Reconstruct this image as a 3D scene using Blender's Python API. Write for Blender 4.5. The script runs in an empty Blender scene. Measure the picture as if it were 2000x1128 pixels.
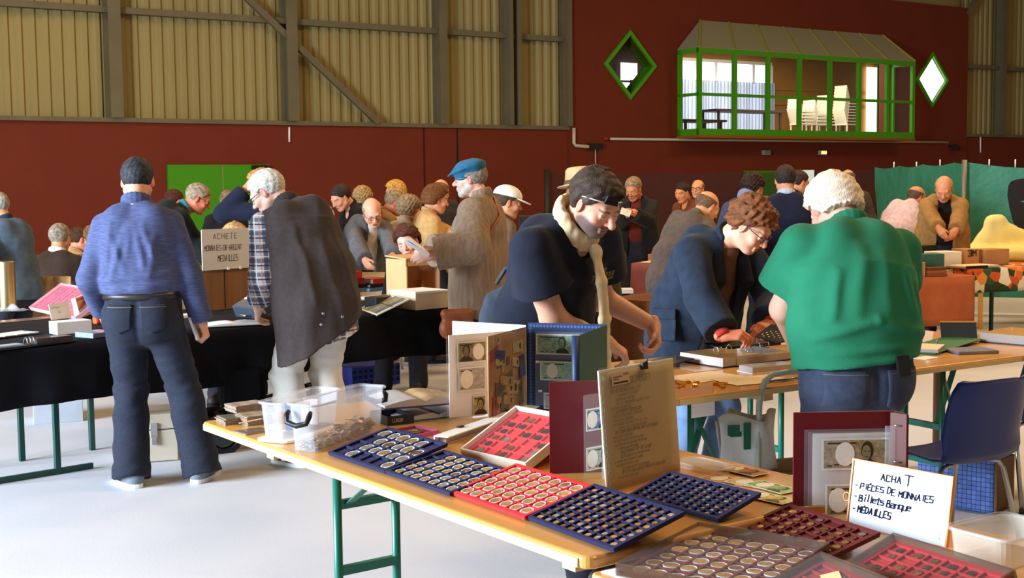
import bpy, math, random
import numpy as np
import openvdb as vdb
from mathutils import Vector, Matrix
S = bpy.context.scene
C = S.collection
V = Vector
# ---------------------------------------------------------------- camera
F, CAMZ = 2530.0, 1.62
CR = (Matrix.Rotation(math.radians(90) - math.atan((564 - 357) / F), 3, 'X') @ Matrix.Rotation(-0.011, 3, 'Z'))
cam = bpy.data.cameras.new('camera')
cam.sensor_width = 36.0
cam.lens = F / 2000 * 36.0
cam.clip_end = 200
cam_o = bpy.data.objects.new('camera', cam)
cam_o.matrix_world = Matrix.Translation((0, 0, CAMZ)) @ CR.to_4x4()
C.objects.link(cam_o)
S.camera = cam_o
# ---------------------------------------------------------------- world, lights, exposure
world = bpy.data.worlds.new('world')
S.world = world
world.use_nodes = True
world.node_tree.nodes['Background'].inputs[0].default_value = (1.0, 0.66, 0.36, 1)
world.node_tree.nodes['Background'].inputs[1].default_value = 0.12

def area(name, loc, target, size, power, col):
    l = bpy.data.lights.new(name, 'AREA')
    l.shape = 'RECTANGLE'
    l.size, l.size_y = size
    l.energy = power
    l.color = col
    o = bpy.data.objects.new(name, l)
    o.location = loc
    o.rotation_euler = (V(target) - V(loc)).to_track_quat('-Z', 'Y').to_euler()
    C.objects.link(o)
    return o

# daylight from the big glazed entrance on the left, warm lamps under the roof of the hall
area('entrance_daylight', (-9.0, 2.0, 3.0), (0.5, 6.2, 0.9), (5.0, 3.6), 2900, (0.72, 0.86, 1.0))
for i, (x, y, p) in enumerate([(-7, 15, 220), (0, 15, 250), (7, 16, 260), (4.5, 9, 300), (4.2, 3.2, 150), (12, 21, 260)]):
    area('hall_lamp', (x, y, 7.5), (x, y, 0), (2.5, 1.2), p, (1.0, 0.66, 0.33))
S.view_settings.view_transform = 'Standard'
S.view_settings.look = 'None'
S.view_settings.gamma = 1.0
S.view_settings.use_curve_mapping = False
S.view_settings.exposure = 0.35
# ---------------------------------------------------------------- picture point -> place
def ray(px, py):
    return CR @ V(((px - 1000) / F, (564 - py) / F, -1))
def G(px, py, z=0.0):                       # point at height z
    d = ray(px, py)
    return V((0, 0, CAMZ)) + d * ((z - CAMZ) / d.z)
def A(px, py, D):                           # point at depth D
    d = ray(px, py)
    return V((0, 0, CAMZ)) + d * (D / d.y)
def onplane(px, py, p, n):
    d = ray(px, py)
    return V((0, 0, CAMZ)) + d * ((V(p) - V((0, 0, CAMZ))).dot(V(n)) / d.dot(V(n)))
def FR(p, x, up=(0, 0, 1)):                 # frame with x axis along x, z axis near up
    z = V(up).normalized()
    x = V(x)
    y = z.cross(x).normalized()
    x = y.cross(z)
    return Matrix.Translation(V(p)) @ Matrix((x, y, z)).transposed().to_4x4()
def FRP(p, q, up=(0, 0, 1)):
    return FR(p, V(q) - V(p), up)
def FX(p, x, y):                            # frame from x axis and approximate y axis
    x = V(x).normalized()
    z = x.cross(V(y)).normalized()
    return Matrix.Translation(V(p)) @ Matrix((x, z.cross(x), z)).transposed().to_4x4()

# ---------------------------------------------------------------- materials
def lin(c):
    if isinstance(c, str):
        c = [int(c[i:i + 2], 16) for i in (0, 2, 4)]
    return tuple((x / 255 / 12.92 if x / 255 <= 0.04045 else ((x / 255 + 0.055) / 1.055) ** 2.4) for x in c) + (1.0,)
MATS = {}
def nd(t, kind, **kw):
    n = t.nodes.new(kind)
    for k, v in kw.items():
        if k in n.inputs.keys():
            n.inputs[k].default_value = v
        else:
            setattr(n, k, v)
    return n
def mat(name, col=(128, 128, 128), rough=0.6, metal=0.0, vary=None, bump=None, spec=0.4, coat=0.0, emit=None, attr=None, stretch=None, sheen=0.0, base=None):
    """vary=(scale, amount, other colour) noise in the colour; bump=(scale, distance)"""
    if name in MATS:
        return MATS[name]
    m = bpy.data.materials.new(name)
    m.use_nodes = True
    t = m.node_tree
    b = t.nodes['Principled BSDF']
    b.inputs['Base Color'].default_value = lin(col)
    b.inputs['Roughness'].default_value = rough
    b.inputs['Metallic'].default_value = metal
    b.inputs['Specular IOR Level'].default_value = spec
    b.inputs['Coat Weight'].default_value = coat
    b.inputs['Sheen Weight'].default_value = sheen
    co = None
    if vary or bump or base:
        tc = nd(t, 'ShaderNodeTexCoord')
        mp = nd(t, 'ShaderNodeMapping')
        t.links.new(tc.outputs['Object'], mp.inputs[0])
        if stretch:
            mp.inputs['Scale'].default_value = stretch
        co = mp.outputs[0]
    if attr:
        a = nd(t, 'ShaderNodeAttribute', attribute_name=attr)
        t.links.new(a.outputs['Color'], b.inputs['Base Color'])
    if base:
        t.links.new(base(t, co), b.inputs['Base Color'])
    if vary:
        n = nd(t, 'ShaderNodeTexNoise', Scale=vary[0], Detail=5.0, Roughness=0.6)
        t.links.new(co, n.inputs['Vector'])
        r = nd(t, 'ShaderNodeMapRange')
        r.inputs[1].default_value, r.inputs[2].default_value = 0.35, 0.65
        r.inputs[3].default_value, r.inputs[4].default_value = 0.0, vary[1]
        t.links.new(n.outputs[0], r.inputs[0])
        x = nd(t, 'ShaderNodeMix', data_type='RGBA')
        if b.inputs['Base Color'].links:
            t.links.new(b.inputs['Base Color'].links[0].from_socket, x.inputs[6])
        else:
            x.inputs[6].default_value = lin(col)
        x.inputs[7].default_value = lin(vary[2])
        t.links.new(r.outputs[0], x.inputs[0])
        t.links.new(x.outputs[2], b.inputs['Base Color'])
    if bump:
        n = nd(t, 'ShaderNodeTexNoise', Scale=bump[0], Detail=3.0)
        t.links.new(co, n.inputs['Vector'])
        k = nd(t, 'ShaderNodeBump', Strength=0.6, Distance=bump[1])
        t.links.new(n.outputs[0], k.inputs['Height'])
        t.links.new(k.outputs[0], b.inputs['Normal'])
    if emit:
        b.inputs['Emission Color'].default_value = lin(emit[0])
        b.inputs['Emission Strength'].default_value = emit[1]
    MATS[name] = m
    return m
def clear(name, col=(235, 240, 245), op=0.2, rough=0.08, gloss=0.25):
    """see-through plastic or glass: part diffuse haze, part clear, with a gloss"""
    if name in MATS:
        return MATS[name]
    m = bpy.data.materials.new(name)
    m.use_nodes = True
    t = m.node_tree
    t.nodes.remove(t.nodes['Principled BSDF'])
    out = t.nodes['Material Output']
    d = nd(t, 'ShaderNodeBsdfDiffuse', Color=lin(col))
    tr = nd(t, 'ShaderNodeBsdfTransparent')
    gl = nd(t, 'ShaderNodeBsdfGlossy', Roughness=rough)
    x1 = nd(t, 'ShaderNodeMixShader', Fac=op)
    t.links.new(tr.outputs[0], x1.inputs[1])
    t.links.new(d.outputs[0], x1.inputs[2])
    fr = nd(t, 'ShaderNodeLayerWeight', Blend=0.5)
    pw = nd(t, 'ShaderNodeMath', operation='POWER')
    pw.inputs[1].default_value = 4.0
    t.links.new(fr.outputs['Facing'], pw.inputs[0])
    ma = nd(t, 'ShaderNodeMath', operation='MULTIPLY_ADD')
    ma.inputs[1].default_value, ma.inputs[2].default_value = gloss * 1.6, .012
    t.links.new(pw.outputs[0], ma.inputs[0])
    x2 = nd(t, 'ShaderNodeMixShader')
    t.links.new(ma.outputs[0], x2.inputs[0])
    t.links.new(x1.outputs[0], x2.inputs[1])
    t.links.new(gl.outputs[0], x2.inputs[2])
    t.links.new(x2.outputs[0], out.inputs[0])
    MATS[name] = m
    return m

# ---------------------------------------------------------------- objects
def tag(o, label=None, cat=None, group=None, kind=None):
    for k, v in (('label', label), ('category', cat), ('group', group), ('kind', kind)):
        if v:
            o[k] = v
    return o
def thing(name, label, cat, M=None, group=None, kind=None):
    o = bpy.data.objects.new(name, None)
    o.empty_display_size = 0.05
    C.objects.link(o)
    if M is not None:
        o.matrix_world = M if isinstance(M, Matrix) else Matrix.Translation(V(M))
    return tag(o, label, cat, group, kind)
def copytree(o, M, label=None, group=None, parent=None):
    c = o.copy()
    C.objects.link(c)
    if parent is None:
        c.matrix_world = M
        tag(c, label, None, group)
    else:
        c.parent = parent
    for ch in o.children:
        copytree(ch, None, parent=c)
    return c
def link_mesh(name, me, mats, parent=None, M=None):
    o = bpy.data.objects.new(name, me)
    for m in (mats if isinstance(mats, (list, tuple)) else [mats]):
        me.materials.append(m)
    C.objects.link(o)
    if parent is not None:
        o.parent = parent
    if M is not None:
        o.matrix_local = M if isinstance(M, Matrix) else Matrix.Translation(V(M))
    return o
class MB:
    def __init__(self):
        self.v, self.f, self.m, self.s = [], [], [], []
    def add(self, vs, fs, mi=0, sm=False):
        n = len(self.v)
        self.v += [tuple(p) for p in vs]
        self.f += [[i + n for i in f] for f in fs]
        self.m += [mi] * len(fs)
        self.s += [sm] * len(fs)
        return self
    def box(self, c, s, R=None, mi=0, taper=1.0):
        x, y, z = s[0] / 2, s[1] / 2, s[2] / 2
        P = [V((a * x * (taper if e < 0 else 1), b * y * (taper if e < 0 else 1), e * z)) for e in (-1, 1) for b in (-1, 1) for a in (-1, 1)]
        if R is not None:
            P = [R @ p for p in P]
        return self.add([p + V(c) for p in P], [(0, 2, 3, 1), (4, 5, 7, 6), (0, 1, 5, 4), (2, 6, 7, 3), (0, 4, 6, 2), (1, 3, 7, 5)], mi)
    def b2(self, lo, hi, mi=0):
        return self.box([(a + b) / 2 for a, b in zip(lo, hi)], [b - a for a, b in zip(lo, hi)], None, mi)
    def bar(self, a, b, w, h, up=(0, 0, 1), mi=0):
        a, b = V(a), V(b)
        d = b - a
        x = d.normalized()
        y = V(up).cross(x)
        if y.length < 1e-4:
            y = V((0, 1, 0))
        y.normalize()
        R = Matrix((x, y, x.cross(y))).transposed()
        return self.box((a + b) / 2, (d.length, w, h), R, mi)
    def tube(self, pts, r, n=8, closed=False, mi=0, cap=True):
        pts = [V(p) for p in pts]
        N = len(pts)
        rs = r if isinstance(r, (list, tuple)) else [r] * N
        vs, fs = [], []
        y = None
        for i, p in enumerate(pts):
            a = pts[(i - 1) % N] if (i or closed) else p
            b = pts[(i + 1) % N] if (i < N - 1 or closed) else p
            t = (b - a).normalized()
            if y is None:
                y = t.orthogonal().normalized()
            y = (y - t * y.dot(t)).normalized()
            x = t.cross(y)
            vs += [p + (y * math.cos(2 * math.pi * k / n) + x * math.sin(2 * math.pi * k / n)) * rs[i] for k in range(n)]
        for i in range(N if closed else N - 1):
            j = (i + 1) % N
            fs += [(i * n + k, i * n + (k + 1) % n, j * n + (k + 1) % n, j * n + k) for k in range(n)]
        k0 = len(self.f)
        self.add(vs, fs, mi, True)
        if cap and not closed:
            o = len(self.v) - len(vs)
            self.f += [[o + k for k in range(n)][::-1], [o + (N - 1) * n + k for k in range(n)]]
            self.m += [mi, mi]
            self.s += [False, False]
        return self
    def cyl(self, a, b, r, r2=None, n=16, mi=0):
        return self.tube([a, b], [r, r if r2 is None else r2], n, mi=mi)
    def prism(self, pts, z0, z1, mi=0, T=None):
        n = len(pts)
        P = [V((p[0], p[1], z0)) for p in pts] + [V((p[0], p[1], z1)) for p in pts]
        if T is not None:
            P = [T @ p for p in P]
        return self.add(P, [list(range(n))[::-1], list(range(n, 2 * n))] + [(i, (i + 1) % n, (i + 1) % n + n, i + n) for i in range(n)], mi)
    def grid(self, fn, nu, nv, mi=0, sm=True):
        vs = [fn(i / nu, j / nv) for j in range(nv + 1) for i in range(nu + 1)]
        fs = [(j * (nu + 1) + i, j * (nu + 1) + i + 1, (j + 1) * (nu + 1) + i + 1, (j + 1) * (nu + 1) + i) for j in range(nv) for i in range(nu)]
        return self.add(vs, fs, mi, sm)
    def lathe(self, prof, c=(0, 0, 0), n=24, mi=0, sm=True):
        vs, fs = [], []
        for r, z in prof:
            vs += [(c[0] + r * math.cos(2 * math.pi * k / n), c[1] + r * math.sin(2 * math.pi * k / n), c[2] + z) for k in range(n)]
        for i in range(len(prof) - 1):
            fs += [(i * n + k, i * n + (k + 1) % n, (i + 1) * n + (k + 1) % n, (i + 1) * n + k) for k in range(n)]
        fs += [list(range(n))[::-1], [(len(prof) - 1) * n + k for k in range(n)]]
        return self.add(vs, fs, mi, sm)
    def build(self, name, mats, parent=None, M=None, bev=0, solid=0, sub=0, seg=2):
        me = bpy.data.meshes.new(name)
        me.from_pydata(self.v, [], self.f)
        me.polygons.foreach_set('material_index', self.m)
        me.polygons.foreach_set('use_smooth', [bool(s) for s in self.s] if not bev else [False] * len(self.f))
        me.update()
        o = link_mesh(name, me, mats, parent, M)
        if solid:
            d = o.modifiers.new('solid', 'SOLIDIFY')
            d.thickness = solid
            d.offset = 0
        if bev:
            d = o.modifiers.new('bevel', 'BEVEL')
            d.width = bev
            d.segments = seg
            d.limit_method = 'ANGLE'
        if sub:
            d = o.modifiers.new('sub', 'SUBSURF')
            d.levels = d.render_levels = sub
        return o
def rrect(x0, y0, x1, y1, r, n=5):
    out = []
    for cx, cy, a0 in ((x1 - r, y1 - r, 0), (x0 + r, y1 - r, 90), (x0 + r, y0 + r, 180), (x1 - r, y0 + r, 270)):
        out += [(cx + r * math.cos(math.radians(a0 + 90 * k / n)), cy + r * math.sin(math.radians(a0 + 90 * k / n))) for k in range(n + 1)]
    return out

# ---------------------------------------------------------------- stroke lettering (on signs)
GL = {'A': '00 28 40,13 33',
      'C': '47 28 08 00 20 41', 'H': '00 08,40 48,04 44', 'E': '48 08 00 40,04 34', 'T': '08 48,28 20', 'M': '00 08 24 48 40',
      'O': '08 00 40 48 08', 'N': '00 08 40 48', 'I': '20 28', 'S': '48 08 04 44 40 00', 'R': '00 08 48 44 04 40', 'G': '48 08 00 40 43 23',
      'D': '00 08 28 46 42 20 00', 'L': '08 00 40', 'P': '00 08 48 44 04', 'B': '00 08 38 35 04 44 40 00', 'i': '20 25,27 28', 'l': '28 20',
      'e': '03 43 45 05 00 40', 't': '28 20 30,06 46', 's': '45 05 03 43 40 00', 'a': '05 45 40 00 03 43', 'n': '00 05 45 40', 'q': '45 05 00 40,45 4-',
      'u': '05 00 40 45', '-': '14 34', '.': '23 24', '1': '16 28 20', '3': '08 48 44 14,44 40 00', 'V': '08 20 48', 'U': '08 01 10 30 41 48', 'X': '00 48,08 40', 'p': '05 0-,05 45 40 00',
      'o': '05 00 40 45 05', 'v': '05 20 45', 'r': '00 05 45', 'é': '03 43 45 05 00 40,27 38', 'É': '48 08 00 40,04 34,29 3:', '€': '47 28 08 00 20 41,05 35,03 33',
      'm': '00 05 25 20,25 45 40', 'd': '48 40 00 05 45', 'c': '45 05 00 40', 'È': '48 08 00 40,04 34,1: 29', 'f': '38 28 20,15 35', 'b': '08 00 40 45 05'}
def strokes(mb, text, x0, y0, h, T, w=0.12, wid=0.55, gap=0.28, slant=0.0, jit=0.0, z=0.0006, mi=0, rnd=random.Random(4)):
    """write text in the frame T from (x0, y0) upwards, cap height h"""
    x = x0
    for ch in text:
        g = GL.get(ch)
        if g:
            dy = rnd.uniform(-jit, jit) * h
            sc = 1 + rnd.uniform(-jit, jit)
            for st in g.split(','):
                pts = []
                for p in st.split():
                    yy = (ord(p[1]) - 48 if p[1] != '-' else -3) / 8 * h * sc + dy
                    pts.append(V((x + int(p[0]) / 4 * wid * h + slant * yy, y0 + yy, z)))
                for a, b in zip(pts, pts[1:]):
                    d = (b - a)
                    e = d.normalized() * w * h * 0.4
                    n = V((-d.y, d.x, 0)).normalized() * w * h / 2
                    q = [a - e - n, b + e - n, b + e + n, a - e + n]
                    mb.add([T @ p for p in q], [(0, 1, 2, 3)], mi)
        x += (wid if ch in 'AMOHCEDGNSTRPB3' else wid * 0.85 if ch not in 'il.-1 I' else wid * 0.6) * h + gap * h * (0.6 if ch == ' ' else 1)
    return x
# ---------------------------------------------------------------- the hall
from mathutils.geometry import tessellate_polygon
WT = V((0.827, 0.562, 0)).normalized()
WF = FR((0, 25, 0), WT)                      # x along the back wall, y away from us, z up
WI = WF.inverted()
WN = WF.to_3x3() @ V((0, 1, 0))
def W(px, py, d=0.0):
    p = WI @ onplane(px, py, WF @ V((0, d, 0)), WN)
    return p.x, p.z
def stru(o):
    o['kind'] = 'structure'
    return o
m_red = mat('red_paint', (106, 34, 6), 0.75, vary=(1.3, 0.35, (90, 26, 4)), bump=(60, 0.004))
m_clad = mat('cladding', (150, 136, 86), 0.6, vary=(0.6, 0.5, (130, 114, 68)), stretch=(1, 1, 0.2))
m_steel = mat('grey_steel', (104, 96, 72), 0.6, vary=(2, 0.4, (84, 74, 54)))
m_green = mat('green_paint', (70, 150, 12), 0.45)
m_greend = mat('door_green', (60, 138, 10), 0.5)
m_dark = mat('dark_gap', (25, 18, 12), 0.8)
m_pipe = mat('pipe_grey', (190, 180, 160), 0.5)
m_black = mat('black_plastic', (14, 14, 16), 0.45)
m_white = mat('white_plain', (236, 236, 232), 0.55)
m_floor = mat('floor_sheet', (194, 196, 202), 0.6, vary=(0.9, 0.5, (178, 181, 190)), bump=(60, 0.0008))

b = MB()
b.b2((-30, -6, -0.2), (40, 48, 0))
stru(b.build('floor', m_floor))

ZT = W(550, 244)[1]
b = MB()
b.b2((-26, 0, 0), (30, 0.25, ZT))
stru(b.build('wall_back', m_red, M=WF))
bs0, bs1 = W(1113, 200, -0.06)[0], W(1889, 200, -0.06)[0]
bz = W(1892, 16, -0.06)[1]
def diamond(px, py, hw, hh, d):
    c = W(px, py, d)
    a, e = W(px - hw, py, d)[0], W(px + hw, py, d)[0]
    t, o = W(px, py - hh, d)[1], W(px, py + hh, d)[1]
    return [(a, c[1]), (c[0], o), (e, c[1]), (c[0], t)]
dl, dr = diamond(1229.5, 127, 44, 58, -0.06), diamond(1819.5, 156, 27, 46, -0.06)
# the bay: front plane at d = -0.75
BD = -0.72
f0, f1 = W(1365, 180, BD)[0], W(1786, 180, BD)[0]
zb, zg = W(1366, 264, BD)[1], W(1366, 92, BD)[1]
zr = W(1367, 40, -0.06)[1]
hole = [(f0 + 0.1, zb + 0.15), (f1 - 0.1, zb + 0.15), (f1 - 0.1, zg + 0.1), (f0 + 0.1, zg + 0.1)]
outer = [(bs0, 0), (bs1, 0), (bs1, bz), (bs0, bz)]
polys = [outer, dl, dr, hole]
flat = [p for q in polys for p in q]
tri = tessellate_polygon([[V((p[0], p[1], 0)) for p in q] for q in polys])
b = MB()
for dd in (-0.06, 0.24):
    b.add([(p[0], dd, p[1]) for p in flat], tri)
for q in polys:
    for p, r in zip(q, q[1:] + q[:1]):
        b.add([(p[0], -0.06, p[1]), (r[0], -0.06, r[1]), (r[0], 0.24, r[1]), (p[0], 0.24, p[1])], [(0, 1, 2, 3)])
stru(b.build('wall_gallery', m_red, M=WF))
# corrugated cladding above the red wall
def cladding(name, s0, s1):
    prof, s = [], s0
    while s < s1:
        prof += [(s, 0.16), (s + 0.07, 0.16), (s + 0.10, 0.20), (s + 0.17, 0.20)]
        s += 0.20
    b = MB()
    n = len(prof)
    b.add([(x, y, z) for z in (ZT - 0.05, 9.5) for x, y in prof], [(i, i + 1, n + i + 1, n + i) for i in range(n - 1)])
    stru(b.build(name, m_clad, M=WF))
cladding('wall_cladding_left', -26, bs0)
cladding('wall_cladding_right', bs1, 30)
b = MB()
b.b2((-26, 0.24, bz - 0.1), (30, 0.3, 9.5))
stru(b.build('wall_outer', m_clad, M=WF))
b = MB()
b.b2((-26, -0.05, ZT), (bs0, 0.2, ZT + 0.07))
stru(b.build('trim_1', m_steel, M=WF))
b = MB()
b.b2((bs1, -0.05, ZT), (30, 0.2, ZT + 0.07))
stru(b.build('trim_2', m_steel, M=WF))
def column(px, w):
    s = W(px, 150)[0]
    b = MB()
    b.b2((s - w / 2, -0.14, ZT + 0.07), (s + w / 2, -0.12, 9.5))
    b.b2((s - w / 2, 0.12, ZT + 0.07), (s + w / 2, 0.15, 9.5))
    b.b2((s - 0.012, -0.12, ZT + 0.07), (s + 0.012, 0.12, ZT + 7))
    stru(b.build('steel_column', m_steel, M=WF))
for px, w in ((222, 0.2), (566, 0.2), (860, 0.16), (992, 0.09), (1008, 0.09), (1106, 0.1), (1953, 0.16)):
    column(px, w)
zgirt = W(550, 46)[1]
for s0, s1 in ((-26, bs0), (bs1, 30)):
    b = MB()
    b.b2((s0, 0.0, zgirt), (s1, 0.14, zgirt + 0.10))
    stru(b.build('wall_girt', m_steel, M=WF))
b = MB()
p, q = W(470, -12), W(736, 240)
b.bar((p[0], -0.05, p[1]), (q[0], -0.05, q[1]), 0.1, 0.09, (0, 1, 0))
p, q = W(1885, 28), W(1990, -160)
b.bar((p[0], -0.05, p[1]), (q[0], -0.05, q[1]), 0.1, 0.09, (0, 1, 0))
stru(b.build('wall_brace', m_steel, M=WF))
for i, px in enumerate((828, 893)):
    s = W(px, 300)[0]
    b = MB()
    b.b2((s - 0.012, -0.012, 0), (s + 0.012, 0.0, ZT))
    stru(b.build('trim_%d' % (3 + i), m_dark, M=WF))
# double door in the red wall
s0, s1, sm_ = W(325, 322)[0], W(523, 322)[0], W(432, 322)[0]
zd = W(425, 321.5)[1]
d = stru(thing('door_1', M=WF @ Matrix.Translation((s0, -0.02, 0)), label='green double door in the red back wall', cat='door'))
for a, e in ((0, sm_ - s0 - 0.012), (sm_ - s0 + 0.012, s1 - s0)):
    b = MB()
    b.b2((a, -0.04, 0.01), (e, 0.02, zd))
    b.build('door_leaf', m_greend, d)
b = MB()
b.b2((sm_ - s0 - 0.012, -0.035, 0.01), (sm_ - s0 + 0.012, 0.0, zd))
b.build('door_edge_strip', mat('aluminium', (170, 150, 100), 0.4, 0.6), d)
b = MB()
b.b2((s1 - s0 - 0.32, -0.12, zd - 0.08), (s1 - s0 - 0.05, -0.04, zd - 0.01))
b.build('door_closer', m_black, d)
s0, s1 = W(1452, 340, -0.06)[0], W(1532, 340, -0.06)[0]
d = stru(thing('door_2', M=WF @ Matrix.Translation((s0, -0.09, 0)), label='green door in the dark red wall beneath the glazed bay', cat='door'))
b = MB()
b.b2((0, -0.02, 0.01), (s1 - s0, 0.03, W(1490, 333, -0.06)[1]))
b.build('door_leaf', m_greend, d)
# diamond windows
def diamond_window(n, q, label, pane):
    c = V((sum(p[0] for p in q) / 4, -0.06, sum(p[1] for p in q) / 4))
    t = stru(thing('window_%d' % n, M=WF @ Matrix.Translation(c), label=label, cat='window'))
    b = MB()
    L = [V((p[0] - c.x, 0, p[1] - c.z)) for p in q]
    for i in range(4):
        a, e = L[i], L[(i + 1) % 4]
        ao, eo = a * 1.17, e * 1.17
        vs = [V((p.x, y, p.z)) for y in (-0.05, 0.27) for p in (a, e, eo, ao)]
        b.add(vs, [(0, 1, 2, 3), (7, 6, 5, 4), (0, 4, 5, 1), (1, 5, 6, 2), (2, 6, 7, 3), (3, 7, 4, 0)])
    b.build('window_frame', m_green, t)
    b = MB()
    b.add([(p.x, 0.2 if n == 2 else 0.03, p.z) for p in L], [(0, 1, 2, 3)])
    b.build('window_pane', pane, t)
m_glass = clear('window_glass', (150, 160, 165), 0.04, 0.02, 0.12)
diamond_window(2, dl, 'diamond window with a green frame showing a dark room', m_glass)
diamond_window(3, dr, 'diamond window with a green frame, blazing with daylight', mat('lit_pane', (255, 255, 255), emit=((255, 255, 250), 1.6)))
m_daywin = mat('daylight_window', (255, 255, 255), emit=((225, 238, 255), 1.5))
# dark end of the room behind the left diamond, with a small bright window
RD = 4.6
c = dl[1][0]
p, q = W(1212, 122, RD - .1), W(1244, 200, RD - .1)
t = stru(thing('window_4', M=WF @ Matrix.Translation((p[0], RD - .1, q[1])), label='small bright window seen through the left diamond opening', cat='window'))
b = MB()
b.b2((0, -0.02, 0), (q[0] - p[0], 0, p[1] - q[1]))
b.build('window_pane', m_daywin, t)
b = MB()
b.b2((-0.04, -0.03, (p[1] - q[1]) * 0.5), (q[0] - p[0] + 0.04, -0.02, (p[1] - q[1]) * 0.5 + 0.05))
b.b2((0.28, -0.04, 0.3), (0.5, -0.02, 0.55))
b.build('window_bar', m_dark, t)

# ---- glazed bay
bay = stru(thing('window_1', M=WF @ Matrix.Translation((f0, BD, zb)), label='long glazed bay with green frame and sloping translucent roof jutting from the red wall', cat='window'))
BL, BH, BP = f1 - f0, zg - zb, -0.06 - BD
fr = MB()
fr.b2((0, 0, 0), (BL, 0.07, 0.14))
fr.b2((0, 0, BH - 0.1), (BL, 0.07, BH))
for xx in (0, BL - 0.06):
    fr.b2((xx, 0, 0), (xx + 0.06, BP, 0.14))
    fr.b2((xx, 0, BH - 0.1), (xx + 0.06, BP, BH))
    fr.b2((xx, BP - 0.1, 0), (xx + 0.06, BP, BH))
xs = [0.0] + [W(px, 180, BD)[0] - f0 for px in (1433.5, 1499, 1560.5, 1620, 1677, 1732)] + [BL - 0.07]
zm = W(1466, 187, BD)[1] - zb
for x in xs:
    fr.b2((x - 0.0, -0.004, 0), (x + 0.09, 0.075, BH))
fr.b2((0, 0, zm - 0.03), (BL, 0.07, zm + 0.03))
fr.b2((0, 0, zm - 0.03), (0.06, BP, zm + 0.03))
fr.build('bay_frame', m_green, bay)
for i in range(7):
    for lo, hi in ((0.14, zm - 0.03), (zm + 0.03, BH - 0.1)):
        b = MB()
        b.add([(xs[i] + 0.09, 0.035, lo), (xs[i + 1], 0.035, lo), (xs[i + 1], 0.035, hi), (xs[i] + 0.09, 0.035, hi)], [(0, 1, 2, 3)])
        b.build('glass_pane', m_glass, bay)
for xx in (0.03, BL - 0.03):
    b = MB()
    b.add([(xx, 0.07, 0.14), (xx, BP - 0.1, 0.14), (xx, BP - 0.1, BH - 0.1), (xx, 0.07, BH - 0.1)], [(0, 1, 2, 3)])
    b.build('glass_pane', m_glass, bay)
b = MB()
b.b2((-0.03, -0.02, -0.05), (BL + 0.03, BP, 0))
b.build('bay_floor', mat('bay_floor', (150, 80, 20), 0.6), bay)
r0 = W(1367, 40, -0.06)[0] - f0
r1 = W(1724, 66, -0.06)[0] - f0
rz = zr - zb
rf = MB()
rf.add([(0, 0, BH), (BL, 0, BH), (r1, BP, rz), (r0, BP, rz), (0, BP, BH), (BL, BP, BH)], [(0, 1, 2, 3), (0, 3, 4), (1, 5, 2)])
rf.build('bay_roof', mat('roof_sheet', (150, 148, 118), 0.35), bay, solid=0.02)
for i in range(8):
    k = i / 7
    a, e = V((BL * k, -0.01, BH + 0.01)), V((r0 + (r1 - r0) * k, BP, rz + 0.01))
    b = MB()
    b.bar(a, e, 0.04, 0.035, (0, -1, 1))
    b.build('roof_bar', mat('roof_bar', (150, 150, 60), 0.5), bay)
# room behind the bay
ra, rb = c - 1.2, f1 + 6.8
b = MB()
b.b2((f0 - .2, 0.24, zb), (rb, RD, zb + 0.05))
stru(b.build('floor_gallery', mat('gallery_floor', (120, 100, 80), 0.6), M=WF))
b = MB()
b.b2((ra, 0.24, zg + 0.75), (rb, RD, zg + 0.8))
stru(b.build('ceiling_gallery', mat('gallery_ceiling', (205, 195, 180), 0.7), M=WF))
m_ply = mat('gallery_wall', (176, 128, 50), 0.6, vary=(0.8, 0.5, (140, 98, 40)))
b = MB()
b.b2((W(1318, 150, RD)[0], RD, zb), (rb, RD + 0.1, zg + 0.8))
b.b2((rb, 0.24, zb), (rb + 0.1, RD, zg + 0.8))
for zz in (1.1, 1.5):
    b.b2((W(1510, 150, RD - 0.04)[0], RD - 0.04, zb + zz), (rb, RD, zb + zz + 0.06))
stru(b.build('wall_gallery_room', m_ply, M=WF))
b = MB()
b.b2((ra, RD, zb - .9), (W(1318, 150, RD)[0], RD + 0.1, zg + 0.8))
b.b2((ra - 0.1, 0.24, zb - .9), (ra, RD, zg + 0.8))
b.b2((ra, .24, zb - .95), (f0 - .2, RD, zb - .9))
stru(b.build('wall_store', mat('shade_brown_wall', (52, 30, 18), 0.8), M=WF))  # dark brown puts the unlit look of this room end into the colour
wa, wb = W(1322, 130, RD - 0.1)[0], W(1508, 130, RD - 0.1)[0]
wz0, wz1 = W(1400, 160, RD - 0.1)[1], W(1400, 122, RD - 0.1)[1]
t = stru(thing('window_5', M=WF @ Matrix.Translation((wa, RD - 0.06, zb)), label='daylit window strip with drawn curtains in the room behind the bay', cat='window'))
b = MB()
b.b2((0, 0, 0.1), (wb - wa, 0.04, wz1 - zb))
b.build('window_pane', mat('curtain_daylight', (255, 255, 255), emit=((215, 230, 255), 1.15)), t)
b = MB()
for k in range(6):
    x = (wb - wa) * k / 5
    b.b2((x - 0.04, -0.04, wz0 - zb), (x + 0.04, 0.0, wz1 - zb))
b.b2((0, -0.04, wz1 - zb), (wb - wa, 0.0, wz1 - zb + 0.08))
b.build('window_frame', m_white, t)
m_curt = clear('curtain_cloth', (150, 165, 190), 0.62, 0.6, 0.02)
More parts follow.
